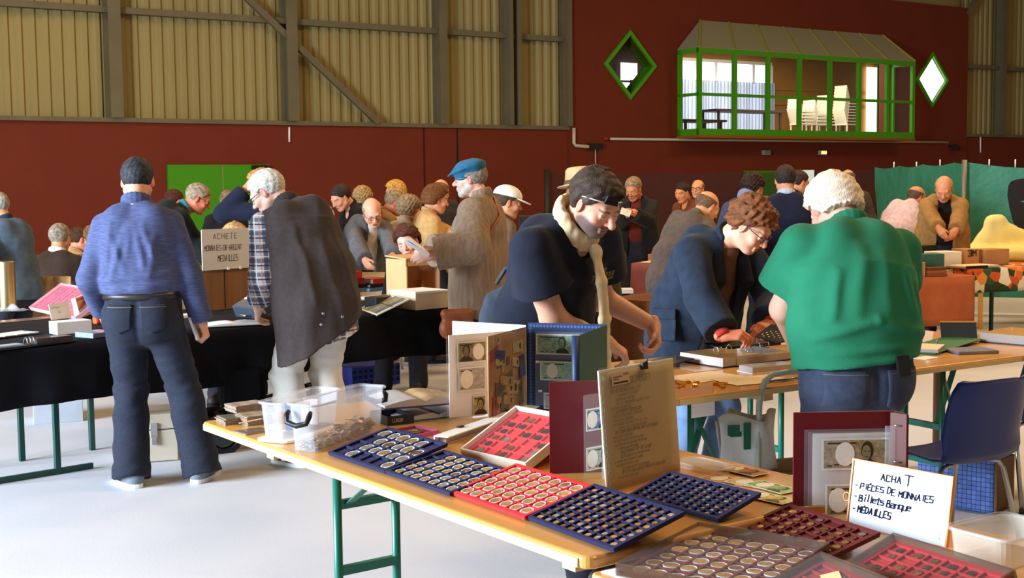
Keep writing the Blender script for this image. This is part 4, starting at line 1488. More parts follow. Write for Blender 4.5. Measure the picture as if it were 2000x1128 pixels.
pers(label='woman with curly auburn hair in a blue denim jacket, leafing through a dotted folder', yaw=150, at=at, ht=1.63, girth=1.24, bend=36, side=-4, shw=1.05, head=(-28, 42, 0), neckb=14, h=.0085, hh=.0032, hd=.003, armg=1.12,
     wR=wp(q4, A(1412, 655, 5.95)), wL=wp(q4, A(1505, 632, 6.15)), eR=(1, -.3, -.5), eL=(-1, -.2, -.5), belly=1.1,
     hR=dict(dir=wp(q4, A(1470, 652, 5.92)) - wp(q4, A(1412, 655, 5.95)), up=(.3, .4, 1), curl=(35, 38, 42, 44), thumb=20, skin=(214, 130, 96)),
     hL=dict(dir=wp(q4, A(1465, 652, 5.98)) - wp(q4, A(1505, 632, 6.15)), up=(-.3, .4, 1), curl=(30, 34, 38, 40), thumb=20, skin=(214, 130, 96)),
     skin=(232, 172, 140), face=dict(fat=1.02, brow=(150, 100, 66), lids=.95, jaw=.95),
     hair=dict(t=.03, col=(140, 84, 48), col2=(84, 48, 28), curl=.016, cf=60, seed=8, h=.005, vs=30, line=((-.2, -.085), (-.05, -.07), (-.02, -.03), (.01, .012), (.03, .026), (.05, .05), (.085, .058), (.2, .066))),
     clothes=[dict(kind='trousers', mat=cloth('light_jeans', (112, 140, 176), (84, 108, 146), 14), t=.018, fa=.006, wide=1.2),
              prim_part('blouse', cloth('brown_blouse', (112, 84, 62)), brownshirt, .009, .04),
              dict(kind='jacket', mat=m_denim, t=.03, hem=-.18, flare=1.12, sleeve=1.9, st=.012, fore=1.6, fa=.008, ff=11, collar=.016, neckcut=.075, open=(.1, .06, .045, .11), h=.0075,
                   strokes=lambda J: [(J['elR'] + np.array((a, .05, .02)), J['elR'] + np.array((a - .07, .02, -.09)), .015, .014) for a in (.04, -.0, -.05)] + [(L3(J, 'shR', .06, 0, -.02), L3(J, 'chest', .1, .15, .02), .006, .005)]),
              prim_part('lapel', cloth('dark_lining', (26, 31, 42)), lapels, .008, .01), glasses((70, 70, 84), .002), dict(kind='custom', mat=None, fn=denim_bits), dict(kind='shoes', mat=mat('black_shoe', (20, 20, 22), .6))])
# 5 man in the green polo shirt
at = (1.315, 4.98, 0)
q5 = dict(at=at, yaw=-12)
m_polo = cloth('green_polo', (34, 118, 86), (28, 104, 74), 10, .4, rough=.85)
m_jeans = cloth('blue_jeans', (66, 74, 96), (46, 52, 70), 14, .8)
def phone(J, body, Mh, p):
    b = MB()
    c = J['P'] + J['Rp'] @ np.array((.085, -.212, .002))
    b.box(c, (.055, .014, .085), Matrix.Rotation(math.radians(-8), 3, 'Y'))
    o = b.build('phone_case', mat('phone_black', (20, 20, 24), .25), body, bev=.006)
pers(label='white-haired man in a green polo shirt and blue jeans, seen from behind', yaw=-12, at=at, ht=1.67, girth=1.45, hipg=1.34, bend=17, side=4, shw=1.2, hipz=.0, head=(-6, 40, 0), neckb=34, h=.008, hh=.0038, hd=.003, armg=1.2, hs=1.0, belly=1.2,
     wL=wp(q5, A(1552, 672, 5.3)), wR=wp(q5, A(1700, 660, 5.6)), eL=(-1, -.45, -.1), eR=(.5, -.5, -.6), skin=(226, 176, 150), beltr=.02,
     face=dict(brow=(220, 210, 200), fat=1.1), hair=dict(t=.028, col=(238, 226, 206), col2=(214, 194, 166), curl=.008, cf=70, seed=5, long=.02, vs=35, h=.005, str=(1, 1, .5)),
     clothes=[dict(kind='trousers', mat=m_jeans, t=.018, top=.07, wide=1.2, fa=.006, strokes=lambda J: bk([(L3(J, 'P', 0, -.2, .06), L3(J, 'P', 0, -.2, -.16), .016, -.010)])), pockets(.115, .0, .075, .17),
              dict(kind='shirt', mat=m_polo, t=.034, hem=.012, flare=1.05, sleeve=.62, st=.012, fa=.005, ff=9, fs=(1, 1, .8), h=.007, collar=.013, neckcut=.072, hemdir=(.1, 0, 0),
                   strokes=lambda J: bk([(L3(J, 'waist', -.22, -.2, -.03), L3(J, 'waist', .0, -.25, .035), .02, .013), (L3(J, 'waist', .0, -.25, .035), L3(J, 'waist', .24, -.18, -.03), .02, .013), (L3(J, 'waist', -.22, -.2, -.09), L3(J, 'waist', .2, -.22, -.06), .016, .010), (L3(J, 'waist', -.2, -.2, -.14), L3(J, 'waist', .1, -.22, -.11), .016, .009), (L3(J, 'shL', .06, -.16, -.08), L3(J, 'waist', -.17, -.2, .04), .022, .012), (L3(J, 'chest', -.03, -.2, .12), L3(J, 'waist', -.08, -.25, .05), .03, .010), (L3(J, 'chest', .06, -.2, .1), L3(J, 'waist', .05, -.25, .06), .03, .008), (L3(J, 'shR', -.08, -.17, -.06), L3(J, 'waist', .18, -.2, .04), .024, .013), (L3(J, 'shR', -.02, -.08, -.1), L3(J, 'waist', .22, -.12, .05), .016, .010)])),
              dict(kind='custom', mat=None, fn=phone), dict(kind='shoes', mat=mat('dark_shoe', (50, 42, 46), .6))])
# 6 man in the beret
at = (-.22, 8.75, 0)
q6 = dict(at=at, yaw=-78)
m_knit = cloth('grey_knit', (150, 126, 104), (116, 96, 78), 50, .8, stretch=(1, 1, .12), bump=(120, .004))
def beret(J, body, Mh, p):
    ps = [(ell((0, .01, .082), (.118, .132, .034), rot('X', -14)), .01), (ell((0, -.035, .085), (.1, .085, .045)), .03), (cap((0, -.03, .058), (0, .03, .052), .086, .086), .02)]
    ps.append((ell((0, .115, .052), (.07, .05, .012), rot('X', -20)), .01))
    v, f = sdf_mesh(ps, .006, .02)
    np_mesh('beret', [(v, f)], cloth('teal_beret', (38, 98, 128), (26, 74, 100), 40), body, Mh)
def bag_strap(J, body, Mh, p):
    pts = []
    a, c = J['shR'] + np.array((-.02, 0, .075)), J['P'] + np.array((-.24, .02, -.05))
    b = MB()
    q = [a, J['neck'] + np.array((.02, -.1, .0)), J['neck'] + np.array((-.09, -.16, -.12)), J['chest'] + np.array((-.2, -.13, .0)), J['waist'] + np.array((-.25, -.08, 0)), c]
    b.tube(q, .012, 8)
    b.build('bag_strap', mat('tan_leather', (150, 84, 46), .5), body)
pers(label='man in a teal flat cap and grey knitted coat reading a booklet, facing left', yaw=-78, at=at, ht=1.75, girth=1.3, bend=-1, shw=1.05, head=(-4, 6, 0), neckb=14, h=.011, hh=.0042, hd=.004, armg=1.25, hs=.94,
     wL=wp(q6, A(846, 497, 8.35)), wR=wp(q6, A(842, 490, 8.75)), eL=(-.7, -.6, -.8), eR=(.7, -.5, -.8), skin=(222, 170, 150), face=dict(brow=(150, 140, 130), beard=(168, 158, 148), lids=.8, nose=1.15),
     hL=dict(up=(-1, .1, .3)), hair=dict(t=.012, col=(110, 94, 80), col2=(150, 136, 120), curl=.003),
     clothes=[dict(kind='trousers', mat=m_jeansd, t=.02),
              dict(kind='jacket', name='knitted_coat', mat=m_knit, t=.036, hem=-.22, flare=1.15, sleeve=1.95, st=.02, fore=1.7, fa=.006, ff=10, collar=.02, neckcut=.07, h=.009),
              dict(kind='custom', mat=None, fn=beret), dict(kind='custom', mat=None, fn=bag_strap), glasses((120, 130, 140), .002), dict(kind='shoes', mat=mat('dark_shoe', (50, 42, 46), .6))])
# ---- people farther back: one line each, dressed by colour
HB = .014
PAL = {}
def far(label, px, py, D, yaw, top, shirt, pants=(40, 40, 48), hair=None, hcol=(90, 70, 50), bend=10, ht=1.74, head=(0, 20, 0), inner=None, girth=1.2, wL=None, wR=None, sleeve=2.0, extra=(), skin=(214, 150, 112), hem=-.14, t=.026, seat=None, face=None, opening=(.12, .06, .05, .12), collar=.012, side=0, ccol=None, h=HB, **k):
    """px, py: picture point of the top of the head, used only to set the place on the floor and the height"""
    p = dict(yaw=yaw, at=(0, 0, 0), ht=ht, bend=bend, head=head, girth=girth, side=side, seat=seat, neckb=k.get('neckb', 8))
    J = skeleton(dict(p))
    M = Matrix.Rotation(math.radians(-yaw), 3, 'Z')
    hv = M @ V((J['head'] + J['RH'] @ np.array((0, -.01, .125))).tolist())
    T = A(px, py, D)
    at = (T.x - hv.x, T.y - hv.y, 0)
    dz = T.z - hv.z
    if not seat:                                     # standing: stretch a little so that the head is as high as it is
        p['ht'] = ht = ht * min(1.12, max(.86, (hv.z + dz) / hv.z))
    else:
        p['seat'] = seat = seat + dz
    q = dict(at=at, yaw=yaw)
    sk = lambda n, c: cloth('%s_%02x%02x%02x' % (n, *c), c, None, 24, .6)
    cl = []
    if not seat or pants:
        cl.append(dict(kind='trousers', mat=sk('trousers', pants), t=.02, h=.018))
    if inner:
        def shirtfront(J, c=inner):
            X = J['Rc'][:, 0]
            return [cap(J['waist'] + J['Rc'][:, 1] * .035, J['chest'] + J['Rc'][:, 1] * .04, .118 * J['g'], .11, X, 1.1), cap(J['chest'] + J['Rc'][:, 1] * .04, J['neck'] + J['Rc'][:, 1] * .02 - J['Rc'][:, 2] * .04, .11, .06, X, 1.1)]
        cl.append(prim_part('shirt_front', sk('shirt', inner), shirtfront, .012, .04))
    cl.append(dict(kind='jacket', name=top, mat=shirt if not isinstance(shirt, tuple) else sk('jacket', shirt), t=t, hem=hem, flare=1.08, sleeve=sleeve, st=.008, fore=1.45, fa=.006, ff=12, h=h, collar=collar, cmat=sk('collar', ccol) if ccol else (shirt if not isinstance(shirt, tuple) else sk('jacket', shirt)), open=opening if inner else None, neckcut=.068))
    cl += list(extra) + [dict(kind='shoes', mat=mat('dark_shoe', (50, 42, 46), .6), sole=m_dark)]
    kw = dict(label=label, at=at, h=h + .002, hh=.0075, hd=.006, skin=skin, face=face or dict(brow=tuple(int(c * .8) for c in hcol), lids=.9), clothes=cl)
    if hair:
        st = dict(t=.014, col=hcol, curl=.004, h=.0075)
        st.update(hair)
        kw['hair'] = st
    for n, w in (('wL', wL), ('wR', wR)):
        if w:
            kw['e' + n[1]] = (-.5 if n == 'wL' else .5, -.4, -.9)
            kw[n] = wp(q, A(*w))
    p.update(kw)
    p.update(k)
    p['wL'], p['wR'] = kw.get('wL'), kw.get('wR')
    return pers(**p)
def cap_hat(col, brim=.06):
    def fn(J, body, Mh, p):
        ps = [(ell((0, -.015, .05), (.098, .12, .088)), 0)]
        def post(g):
            g.clip(.045 - g.P()[2] + 0 * g.P()[0] + 0 * g.P()[1])
        v, f = sdf_mesh(ps, .007, .02, post)
        o = np_mesh('cap_crown', [(v, f)], cloth('cap_%02x%02x%02x' % col, col, None, 20), body, Mh)
        b = MB()
        b.prism([(.075 * math.cos(a), .05 + (brim + .07) * math.sin(a)) for a in [math.pi * i / 12 for i in range(13)]], .046, .054)
        b.build('cap_peak', cloth('cap_%02x%02x%02x' % col, col, None, 20), body, Mh @ Matrix.Rotation(math.radians(-8), 4, 'X'))
    return dict(kind='custom', mat=None, fn=fn)
def straw_hat():
    def fn(J, body, Mh, p):
        b = MB()
        b.lathe([(.15, .035), (.155, .04), (.105, .05), (.1, .05), (.085, .15), (.07, .165), (.03, .155)], n=28)
        b.build('hat_crown', cloth('straw', (222, 190, 140), None, 60), body, Mh)
        b = MB()
        b.lathe([(.104, .05), (.106, .052), (.1, .078), (.098, .078)], n=28)
        b.build('hat_band', cloth('hat_band', (120, 80, 50)), body, Mh)
    return dict(kind='custom', mat=None, fn=fn)
BALD = dict(bald=.055, frontcut=.03, t=.010)
SHORT = dict(t=.012)
CURL = dict(t=.03, curl=.014, cf=70)
BOB = dict(t=.026, long=.06, curl=.005)
WAVY = dict(t=.026, curl=.008, cf=60, long=.02)
far('grey-haired man in a slate blue jacket at the left edge, behind the brass cylinder', -16, 378, 10.4, -62, 'jacket', (84, 100, 116), hair=SHORT, hcol=(190, 178, 160), bend=14, ht=1.66, head=(-4, 18, 0), ccol=(44, 52, 66), girth=1.08, wL=(-30, 555, 10.1), wR=(-40, 555, 10.4))
far('seated grey-haired man in a dark brown sweater, white collar, seen from behind', 117, 436, 11.5, 8, 'sweater', (58, 42, 32), hair=SHORT, hcol=(176, 158, 136), ht=1.7, seat=.42, bend=4, head=(0, 6, 0), ccol=(235, 228, 215), fL=(-.15, .42), fR=(.15, .42), hem=-.06, girth=1.25)
far('seated person with short brown hair in a cream top, beside the brown-sweatered man', 158, 443, 13.4, 40, 'top', (196, 150, 104), hair=SHORT, hcol=(88, 56, 34), ht=1.66, seat=.42, bend=4, head=(20, 8, 0), fL=(-.15, .42), fR=(.15, .42), hem=-.06)
far('seated person with light brown hair in a brown jacket, half hidden by another man', 182, 440, 12.5, -30, 'jacket', (126, 84, 44), hair=WAVY, hcol=(150, 104, 62), ht=1.66, seat=.42, bend=4, head=(-20, 8, 0), fL=(-.15, .42), fR=(.15, .42), hem=-.06)
far('grey-haired man bent forward in a black jacket with turquoise collar, before the green door', 398, 361, 11.2, 66, 'jacket', (24, 26, 26), hair=SHORT, hcol=(184, 160, 130), bend=46, ht=1.78, head=(10, 30, 0), ccol=(60, 160, 190), skin=(206, 120, 84), girth=1.3, wL=(420, 520, 11.0), wR=(415, 520, 11.5), extra=[glasses()])
far('dark-haired person mostly hidden behind the bent man in the black jacket', 346, 372, 14.2, 40, 'coat', (60, 30, 26), hair=SHORT, hcol=(92, 44, 32), bend=10, ht=1.62)
far('sandy-haired man in a navy sweater raising a hand to his head', 502, 333, 11.0, -66, 'sweater', (26, 30, 50), hair=WAVY, hcol=(214, 150, 88), bend=10, ht=1.76, head=(-6, 14, 0), wL=(478, 372, 10.85), eL=(-.6, .9, -.9), hL=dict(up=(-.6, -.6, .3)), girth=1.2, skin=(222, 150, 116))
far('small grey-haired person in black with a pale hood, behind the raised arm', 448, 374, 13.6, 150, 'jacket', (30, 28, 30), hair=SHORT, hcol=(150, 120, 90), bend=10, ht=1.64)
far('seated blond person whose hair shows above the ACHETE sign', 457, 442, 9.8, 170, 'top', (60, 40, 30), hair=WAVY, hcol=(220, 170, 116), ht=1.66, seat=.45, bend=10, head=(0, 30, 0), fL=(-.15, .42), fR=(.15, .42), hem=-.06)
far('dark-haired man in a black jacket looking down at the red binders', 652, 366, 12.9, 236, 'jacket', (22, 19, 18), hair=SHORT, hcol=(62, 44, 34), bend=24, ht=1.78, head=(-6, 34, 0), skin=(226, 158, 122), wL=(690, 528, 12.4), wR=(655, 530, 12.4), girth=1.25)
far('woman with curly ash-blond hair in a brown jacket, behind the man in black', 712, 368, 14.8, 20, 'jacket', (132, 92, 48), hair=CURL, hcol=(190, 152, 96), bend=14, ht=1.66, head=(10, 16, 0), wL=(720, 520, 14.9))
far('bald man with glasses in a grey suit jacket over a white shirt, leaning forward', 728, 394, 11.3, 148, 'suit_jacket', (104, 102, 104), inner=(228, 218, 196), hair=BALD, hcol=(190, 176, 160), bend=36, ht=1.78, head=(14, 34, 10), girth=1.22, skin=(230, 166, 132), wL=(775, 522, 11.0), wR=(722, 530, 10.9), extra=[glasses()], opening=(.1, .05, .045, .10))
far('woman with straight blond hair in a yellow top near the back wall', 768, 354, 15.0, -70, 'top', (222, 170, 60), hair=BOB, hcol=(222, 164, 78), bend=4, ht=1.66, head=(-10, 10, 0))
far('ruddy grey-haired man in a tan jacket, right in front of the blond woman', 782, 376, 13.4, 60, 'jacket', (150, 106, 60), hair=SHORT, hcol=(170, 140, 104), bend=20, ht=1.70, head=(20, 24, 0), skin=(204, 112, 76))
far('woman with pinned-up greying hair in a white vest over a striped top', 803, 388, 12.0, 30, 'vest', (220, 206, 184), hair=CURL, hcol=(176, 146, 110), bend=10, ht=1.62, head=(10, 12, 0), inner=(70, 50, 40))
far('seated woman with short auburn hair, her head tilted behind the wooden box', 786, 442, 10.15, 200, 'sweater', (22, 24, 34), hair=WAVY, hcol=(92, 46, 34), ht=1.66, seat=.45, bend=20, head=(-10, 18, 14), fL=(-.15, .42), fR=(.15, .42), hem=-.06, skin=(232, 170, 146))
far('balding man in a black coat turned away, beside the small red sign', 866, 353, 14.2, 14, 'coat', (52, 42, 36), hair=BALD, hcol=(150, 110, 70), bend=22, ht=1.78, head=(10, 26, 0), girth=1.25, side=-4)
far('auburn-haired woman in a beige jacket, right beside the man in the flat cap', 857, 365, 11.8, 70, 'jacket', (206, 160, 98), hair=BOB, hcol=(126, 72, 34), bend=4, ht=1.68, head=(0, 14, 0), inner=(226, 200, 150), wL=(905, 470, 11.6))
far('person in a cream pullover glimpsed between the flat cap and the white cap', 955, 380, 11.5, 0, 'pullover', (236, 214, 150), hair=SHORT, hcol=(110, 84, 56), bend=4, ht=1.66, head=(0, 10, 0))
far('person in a white peaked cap and grey coat', 998, 368, 10.4, 60, 'coat', (120, 100, 82), hair=dict(t=.012), hcol=(92, 70, 52), bend=8, ht=1.68, head=(20, 14, 0), extra=[cap_hat((246, 240, 232))], hem=-.3, girth=1.15, wR=(1005, 500, 10.3), wL=(1010, 500, 10.8))
far('person in a straw hat hidden behind the man in the black t-shirt', 1130, 340, 9.1, -40, 'coat', (60, 48, 40), hair=SHORT, hcol=(120, 100, 84), bend=4, ht=1.72, head=(0, 8, 0), extra=[straw_hat()])
far('grey-haired man in a black jacket with a shoulder strap reading a slip of paper', 1233, 349, 14.0, 196, 'jacket', (30, 26, 26), inner=(110, 36, 26), hair=SHORT, hcol=(170, 142, 104), bend=6, ht=1.74, head=(14, 28, 0), wR=(1226, 420, 13.75), wL=(1240, 418, 13.7), girth=1.15, skin=(208, 128, 84))
far('dark-haired man in a rust brown jacket by the dark net', 1329, 358, 16.2, 230, 'jacket', (112, 58, 30), hair=SHORT, hcol=(58, 40, 28), bend=10, ht=1.68, head=(-4, 20, 0), skin=(212, 136, 90))
far('bald man with glasses in a brown jacket by the dark net', 1363, 352, 17.2, 192, 'jacket', (76, 46, 30), hair=BALD, hcol=(120, 90, 60), bend=2, ht=1.72, head=(16, 2, 0), extra=[glasses((30, 20, 18), .003)], skin=(222, 150, 104))
far('bald man in a brown-grey coat bent over a table, seen from behind', 1396, 379, 10.6, 52, 'coat', (104, 88, 78), hair=BALD, hcol=(140, 104, 74), bend=38, ht=1.74, head=(10, 32, 0), girth=1.15, skin=(224, 160, 116), hem=-.2, wL=(1400, 520, 11.2), wR=(1385, 520, 10.2))
far('dark-haired woman with a patterned scarf in a blue-grey jacket', 1477, 343, 12.3, 40, 'jacket', (62, 68, 92), hair=CURL, hcol=(58, 34, 26), bend=12, ht=1.70, head=(10, 24, 0), ccol=(130, 140, 176), collar=.028)
far('broad-shouldered man in a navy sweater with a pale collar, seen from behind', 1533, 324, 11.0, 4, 'sweater', (22, 28, 52), hair=SHORT, hcol=(58, 46, 40), bend=4, ht=1.80, head=(0, 10, 0), ccol=(190, 200, 215), girth=1.3, shw=1.1)
far('person in a dark jacket just beyond the man in the navy sweater', 1566, 334, 13.6, 60, 'jacket', (36, 30, 34), hair=SHORT, hcol=(70, 50, 40), bend=14, ht=1.76, head=(10, 16, 0))
far('bald person whose crown shows beyond the polo shirt man', 1654, 332, 15.5, 0, 'jacket', (70, 60, 54), hair=BALD, hcol=(140, 110, 84), bend=4, ht=1.74)
far('stooping man in a pale pink shirt with a neck strap, by the green sheeting', 1797, 365, 14.4, 42, 'shirt', (226, 196, 200), pants=(34, 30, 36), hair=BALD, hcol=(110, 84, 62), bend=48, ht=1.74, head=(30, 20, 0), girth=1.35, skin=(206, 140, 104), extra=[glasses()], ccol=(50, 44, 44), hem=-.02, wL=(1795, 490, 14.8), wR=(1812, 490, 14.4))
far('balding man in a tan jacket over a black top, looking at something in his hands', 1843, 349, 12.9, 190, 'jacket', (164, 122, 66), inner=(26, 20, 20), hair=BALD, hcol=(190, 160, 120), bend=16, ht=1.74, head=(12, 40, 0), girth=1.4, wL=(1862, 474, 12.42), wR=(1847, 470, 12.38), hL=dict(dir=(.5, .5, -.7), up=(-.6, .6, .5)), hR=dict(dir=(-.4, .5, -.75), up=(.6, .6, .5)), skin=(216, 146, 104), opening=(.08, .05, .07, .10), hem=-.3)
# ---------------------------------------------------------------- furniture and goods in front
m_wood = mat('varnished_board', (216, 160, 84), 0.28, vary=(3, .55, (196, 136, 62)), stretch=(.35, 5, 1), coat=.25)
m_edge = mat('pale_board_edge', (226, 196, 140), 0.45, vary=(5, .5, (206, 170, 110)), stretch=(.5, 3, 3))  # cream tone, paler than the board top
m_gleg = mat('green_steel', (10, 104, 84), 0.35, spec=.5)
m_gleg2 = mat('dark_green_steel', (18, 66, 58), 0.4)
m_paper = mat('paper', (238, 234, 226), .7, vary=(6, .3, (226, 220, 208)))
m_wpaper = mat('white_card', (244, 244, 244), .6)
m_maroon = mat('maroon_cover', (98, 14, 26), .42, bump=(160, .0008))
m_navy = mat('navy_cover', (30, 46, 84), .5, bump=(160, .0008))
m_greencov = mat('green_cover', (32, 76, 70), .5)
m_clearp = clear('clear_sleeve', (232, 232, 240), .07, .1, .18)
m_haze = clear('hazy_plastic', (236, 240, 248), .15, .2, .14)
m_steel2 = mat('chrome', (190, 190, 190), .22, .9)
TZ = .77
def leg_frame(t, x, y0, y1, h, m, bars=(.63, .42), r=.014, brace=0.16, lean=0.0, diag=0):
    """two tubular legs with cross bars and a folding stay; parts of table t"""
    for y in (y0, y1):
        b = MB()
        b.cyl((x, y, 0.0), (x + lean, y, h), r, n=12)
        b.build('leg', m, t)
    for z in bars:
        b = MB()
        b.bar((x, y0, z), (x, y1, z), .022, .028)
        b.build('cross_bar', m, t)
    for s in (1, -1) if diag else ():
        b = MB()
        b.bar((x, (y0, y1)[s < 0], h - .02), (x + s * .24, (y0 + y1) / 2, h - .30), .012, .02)
        b.build('diagonal_brace', m, t)
    b = MB()
    b.bar((x + .01, (y0 + y1) / 2 - .07, max(bars)), (x + brace, (y0 + y1) / 2 - .05, h), .004, .03, (0, 1, 0))
    b.build('folding_stay', m, t)
def beer_table(label, M, L, Wd, h, legs, m=None, rnd=.03, name='trestle_table', edge=None, bars=(.63, .42), yl=(.06, .27), thick=.032, diag=0):
    t = thing(name, label, 'table', M)
    b = MB()
    b.prism(rrect(0, 0, L, Wd, rnd), h - thick, h)
    b.build('tabletop', m or m_wood, t, bev=.009, seg=3)
    b = MB()
    b.b2((rnd, -.004, h - thick + .004), (L - rnd, .0, h - .007))
    b.build('edge_strip', edge or m_edge, t)
    b = MB()
    for x in (L * .2, L * .93):
        b.b2((x, .05, h - thick - .04), (x + .05, Wd - .05, h - thick))
    for i, x in enumerate((L * .2, L * .93)):
        b = MB()
        b.b2((x, .05, h - thick - .035), (x + .05, Wd - .05, h - thick))
        b.build('batten', edge or m_edge, t)
    for x in legs:
        leg_frame(t, x, yl[0], yl[1], h - thick, m_gleg, bars, diag=diag)
    return t
fl = G(392, 822, TZ)
TF = FRP((fl.x, fl.y, 0), (G(1145, 1089, TZ).x, G(1145, 1089, TZ).y, 0))
TI = TF.inverted()
xl = (TI @ G(616, 905, TZ)).x
front_table = beer_table('long varnished wooden table with green steel legs, nearest the camera, covered with coin trays', TF, 2.2, 1.0, TZ, [xl])
TF2 = TF @ Matrix.Translation((2.205, .0, 0))
T2Z = TZ - .032
t = thing('trestle_table', 'pale table continuing the front table under the maroon coin cases', 'table', TF2)
b = MB()
b.prism(rrect(0, .0, 1.9, 1.0, .02), T2Z - .03, T2Z)
b.build('tabletop', mat('pale_board', (206, 160, 96), .4, vary=(3, .5, (186, 138, 76)), stretch=(.35, 5, 1)), t, bev=.006)
leg_frame(t, 1.5, .1, .4, T2Z - .03, m_gleg)
leg_frame(t, .25, .1, .4, T2Z - .03, m_gleg)
b = MB()
b.grid(lambda u, v: (-.10 + .6 * u, .02 + .3 * v, T2Z + .0025 + (.001 * math.sin(u * 17) * math.sin(v * 9))), 30, 12)
tag(b.build('table_paper', m_wpaper, M=TF2 @ Matrix.Translation((.12, 0, 0)), solid=.002), 'white paper sheet laid under the maroon coin cases', 'paper')

# ---- coins and trays
def coin_mesh(name, r, h, ring, core, caps=None, rr=.72):
    b = MB()
    n = 18
    if caps is not None:
        b.lathe([(r * 1.18, 0), (r * 1.2, h * .3), (r * 1.2, h * 1.1), (r * 1.14, h * 1.3), (r * 1.0, h * 1.15)], n=n, mi=2)
    b.lathe([(r * .97, h * .15), (r, h * .3), (r, h), (r * .96, h * 1.2), (r * .9, h * 1.16)], n=n, mi=0)
    b.lathe([(r * rr, h * 1.16), (r * rr, h * 1.2), (r * rr * .8, h * 1.22), (r * rr * .5, h * 1.3)], n=n, mi=1)
    me = bpy.data.meshes.new(name)
    me.from_pydata(b.v, [], b.f)
    me.polygons.foreach_set('material_index', b.m)
    for m in (ring, core) + ((caps,) if caps is not None else ()):
        me.materials.append(m)
    me.update()
    return me
def coinmat(n, c, c2):
    return mat(n, c, .34, .75, vary=(220, .8, c2), bump=(500, .0008))
m_gold, m_silv, m_bron = coinmat('coin_gold', (206, 168, 96), (150, 112, 52)), coinmat('coin_silver', (186, 182, 172), (120, 116, 106)), coinmat('coin_bronze', (150, 116, 70), (90, 66, 40))
m_dark_c = coinmat('coin_dark', (96, 84, 68), (56, 46, 36))
m_caps = mat('capsule_rim', (214, 220, 224), .15, spec=.6)
CO = {'euro': lambda r: coin_mesh('coin', r, .0035, m_silv, m_gold, m_caps), 'gold': lambda r: coin_mesh('coin', r, .0028, m_gold, m_gold, m_caps),
      'silver': lambda r: coin_mesh('coin', r, .0028, m_silv, m_silv, m_caps), 'bronze': lambda r: coin_mesh('coin', r, .0028, m_bron, m_bron, m_caps),
      'pl_bronze': lambda r: coin_mesh('coin', r, .002, m_bron, m_bron), 'pl_gold': lambda r: coin_mesh('coin', r, .002, m_gold, m_gold), 'pl_silver': lambda r: coin_mesh('coin', r, .002, m_silv, m_silv), 'pl_dark': lambda r: coin_mesh('coin', r, .002, m_dark_c, m_dark_c)}
CM = {}
def coin(kind, r, M, label, group):
    k = (kind, round(r, 4))
    if k not in CM:
        CM[k] = CO[kind](r)
    o = bpy.data.objects.new('coin', CM[k])
    o.matrix_world = M
    C.objects.link(o)
    tag(o, label, 'coin', group)
def tray_frame(pL, pR, pB, z):
    """front-left and front-right corners lie at height z, the back-left corner lies on the ray pB: the tray is propped up at the back"""
    L, R = G(pL[0], pL[1], z), G(pR[0], pR[1], z)
    x = (R - L).normalized()
    B = onplane(pB[0], pB[1], L, x)
    return FX(L, x, B - L), (R - L).length, (B - L).length
rc = random.Random(11)
def tray(label, col, M, w, d, nx, ny, kinds, clabel, group, gaps=(), fill=1.0, rad=None, depth=.011, margin=.012, lid=False, name='coin_tray', jitter=.0015, rim=None):
    """moulded tray with square wells, one coin to a well"""
    m = mat('tray_%02x%02x%02x' % col, col, .75, bump=(300, .0006))
    t = thing(name, label, 'coin tray', M)
    b = MB()
    b.prism(rrect(0, 0, w, d, .006), 0, .004)
    mx, my = margin, margin
    b.b2((0, 0, .004), (w, my, depth))
    b.b2((0, d - my, .004), (w, d, depth))
    b.b2((0, my, .004), (mx, d - my, depth))
    b.b2((w - mx, my, .004), (w, d - my, depth))
    cw, ch = (w - 2 * mx) / nx, (d - 2 * my) / ny
    rb = min(cw, ch) * .07
    for i in range(1, nx):
        b.b2((mx + i * cw - rb, my, .004), (mx + i * cw + rb, d - my, depth - .001))
    for j in range(1, ny):
        b.b2((mx, my + j * ch - rb, .004), (w - mx, my + j * ch + rb, depth - .0015))
    b.build('tray_body', m, t)
    if lid:
        b = MB()
        e = .006
        for lo, hi in (((-e, -e, -.003), (w + e, 0, .026)), ((-e, d, -.003), (w + e, d + e, .026)), ((-e, 0, -.003), (0, d, .026)), ((w, 0, -.003), (w + e, d, .026))):
            b.b2(lo, hi)
        b.build('case_frame', rim or clear('smoky_acrylic', (92, 66, 48), .55, .1, .1), t)
        b = MB()
        b.b2((-e, -e, .026), (w + e, d + e, .029))
        b.build('clear_lid', clear('lid_sheet', (228, 226, 228), .035, .08, .07) if lid == 1 else clear('thin_clear', (225, 225, 235), .02, .06, .05), t)
    r = rad or min(cw, ch) * .40
    for j in range(ny):
        for i in range(nx):
            if (i, j) in gaps or rc.random() > fill:
                continue
            k = rc.choice(kinds)
            f = rc.uniform(.9, 1.02) if not k.startswith('pl') else rc.uniform(.8, 1.05)
            rr = round(r * f / .0008) * .0008
            P = V((mx + (i + .5) * cw + rc.uniform(-jitter, jitter), my + (j + .5) * ch + rc.uniform(-jitter, jitter), .0042))
            tl = rc.uniform(-3, 3)
            coin(k, rr, M @ Matrix.Translation(P) @ Matrix.Rotation(rc.uniform(0, 6.28), 4, 'Z') @ Matrix.Rotation(math.radians(tl if jitter > .001 else 0), 4, 'X'), clabel, group)
    return t
navy = (18, 20, 66)
def T(*a):
    return tray_frame(*a)
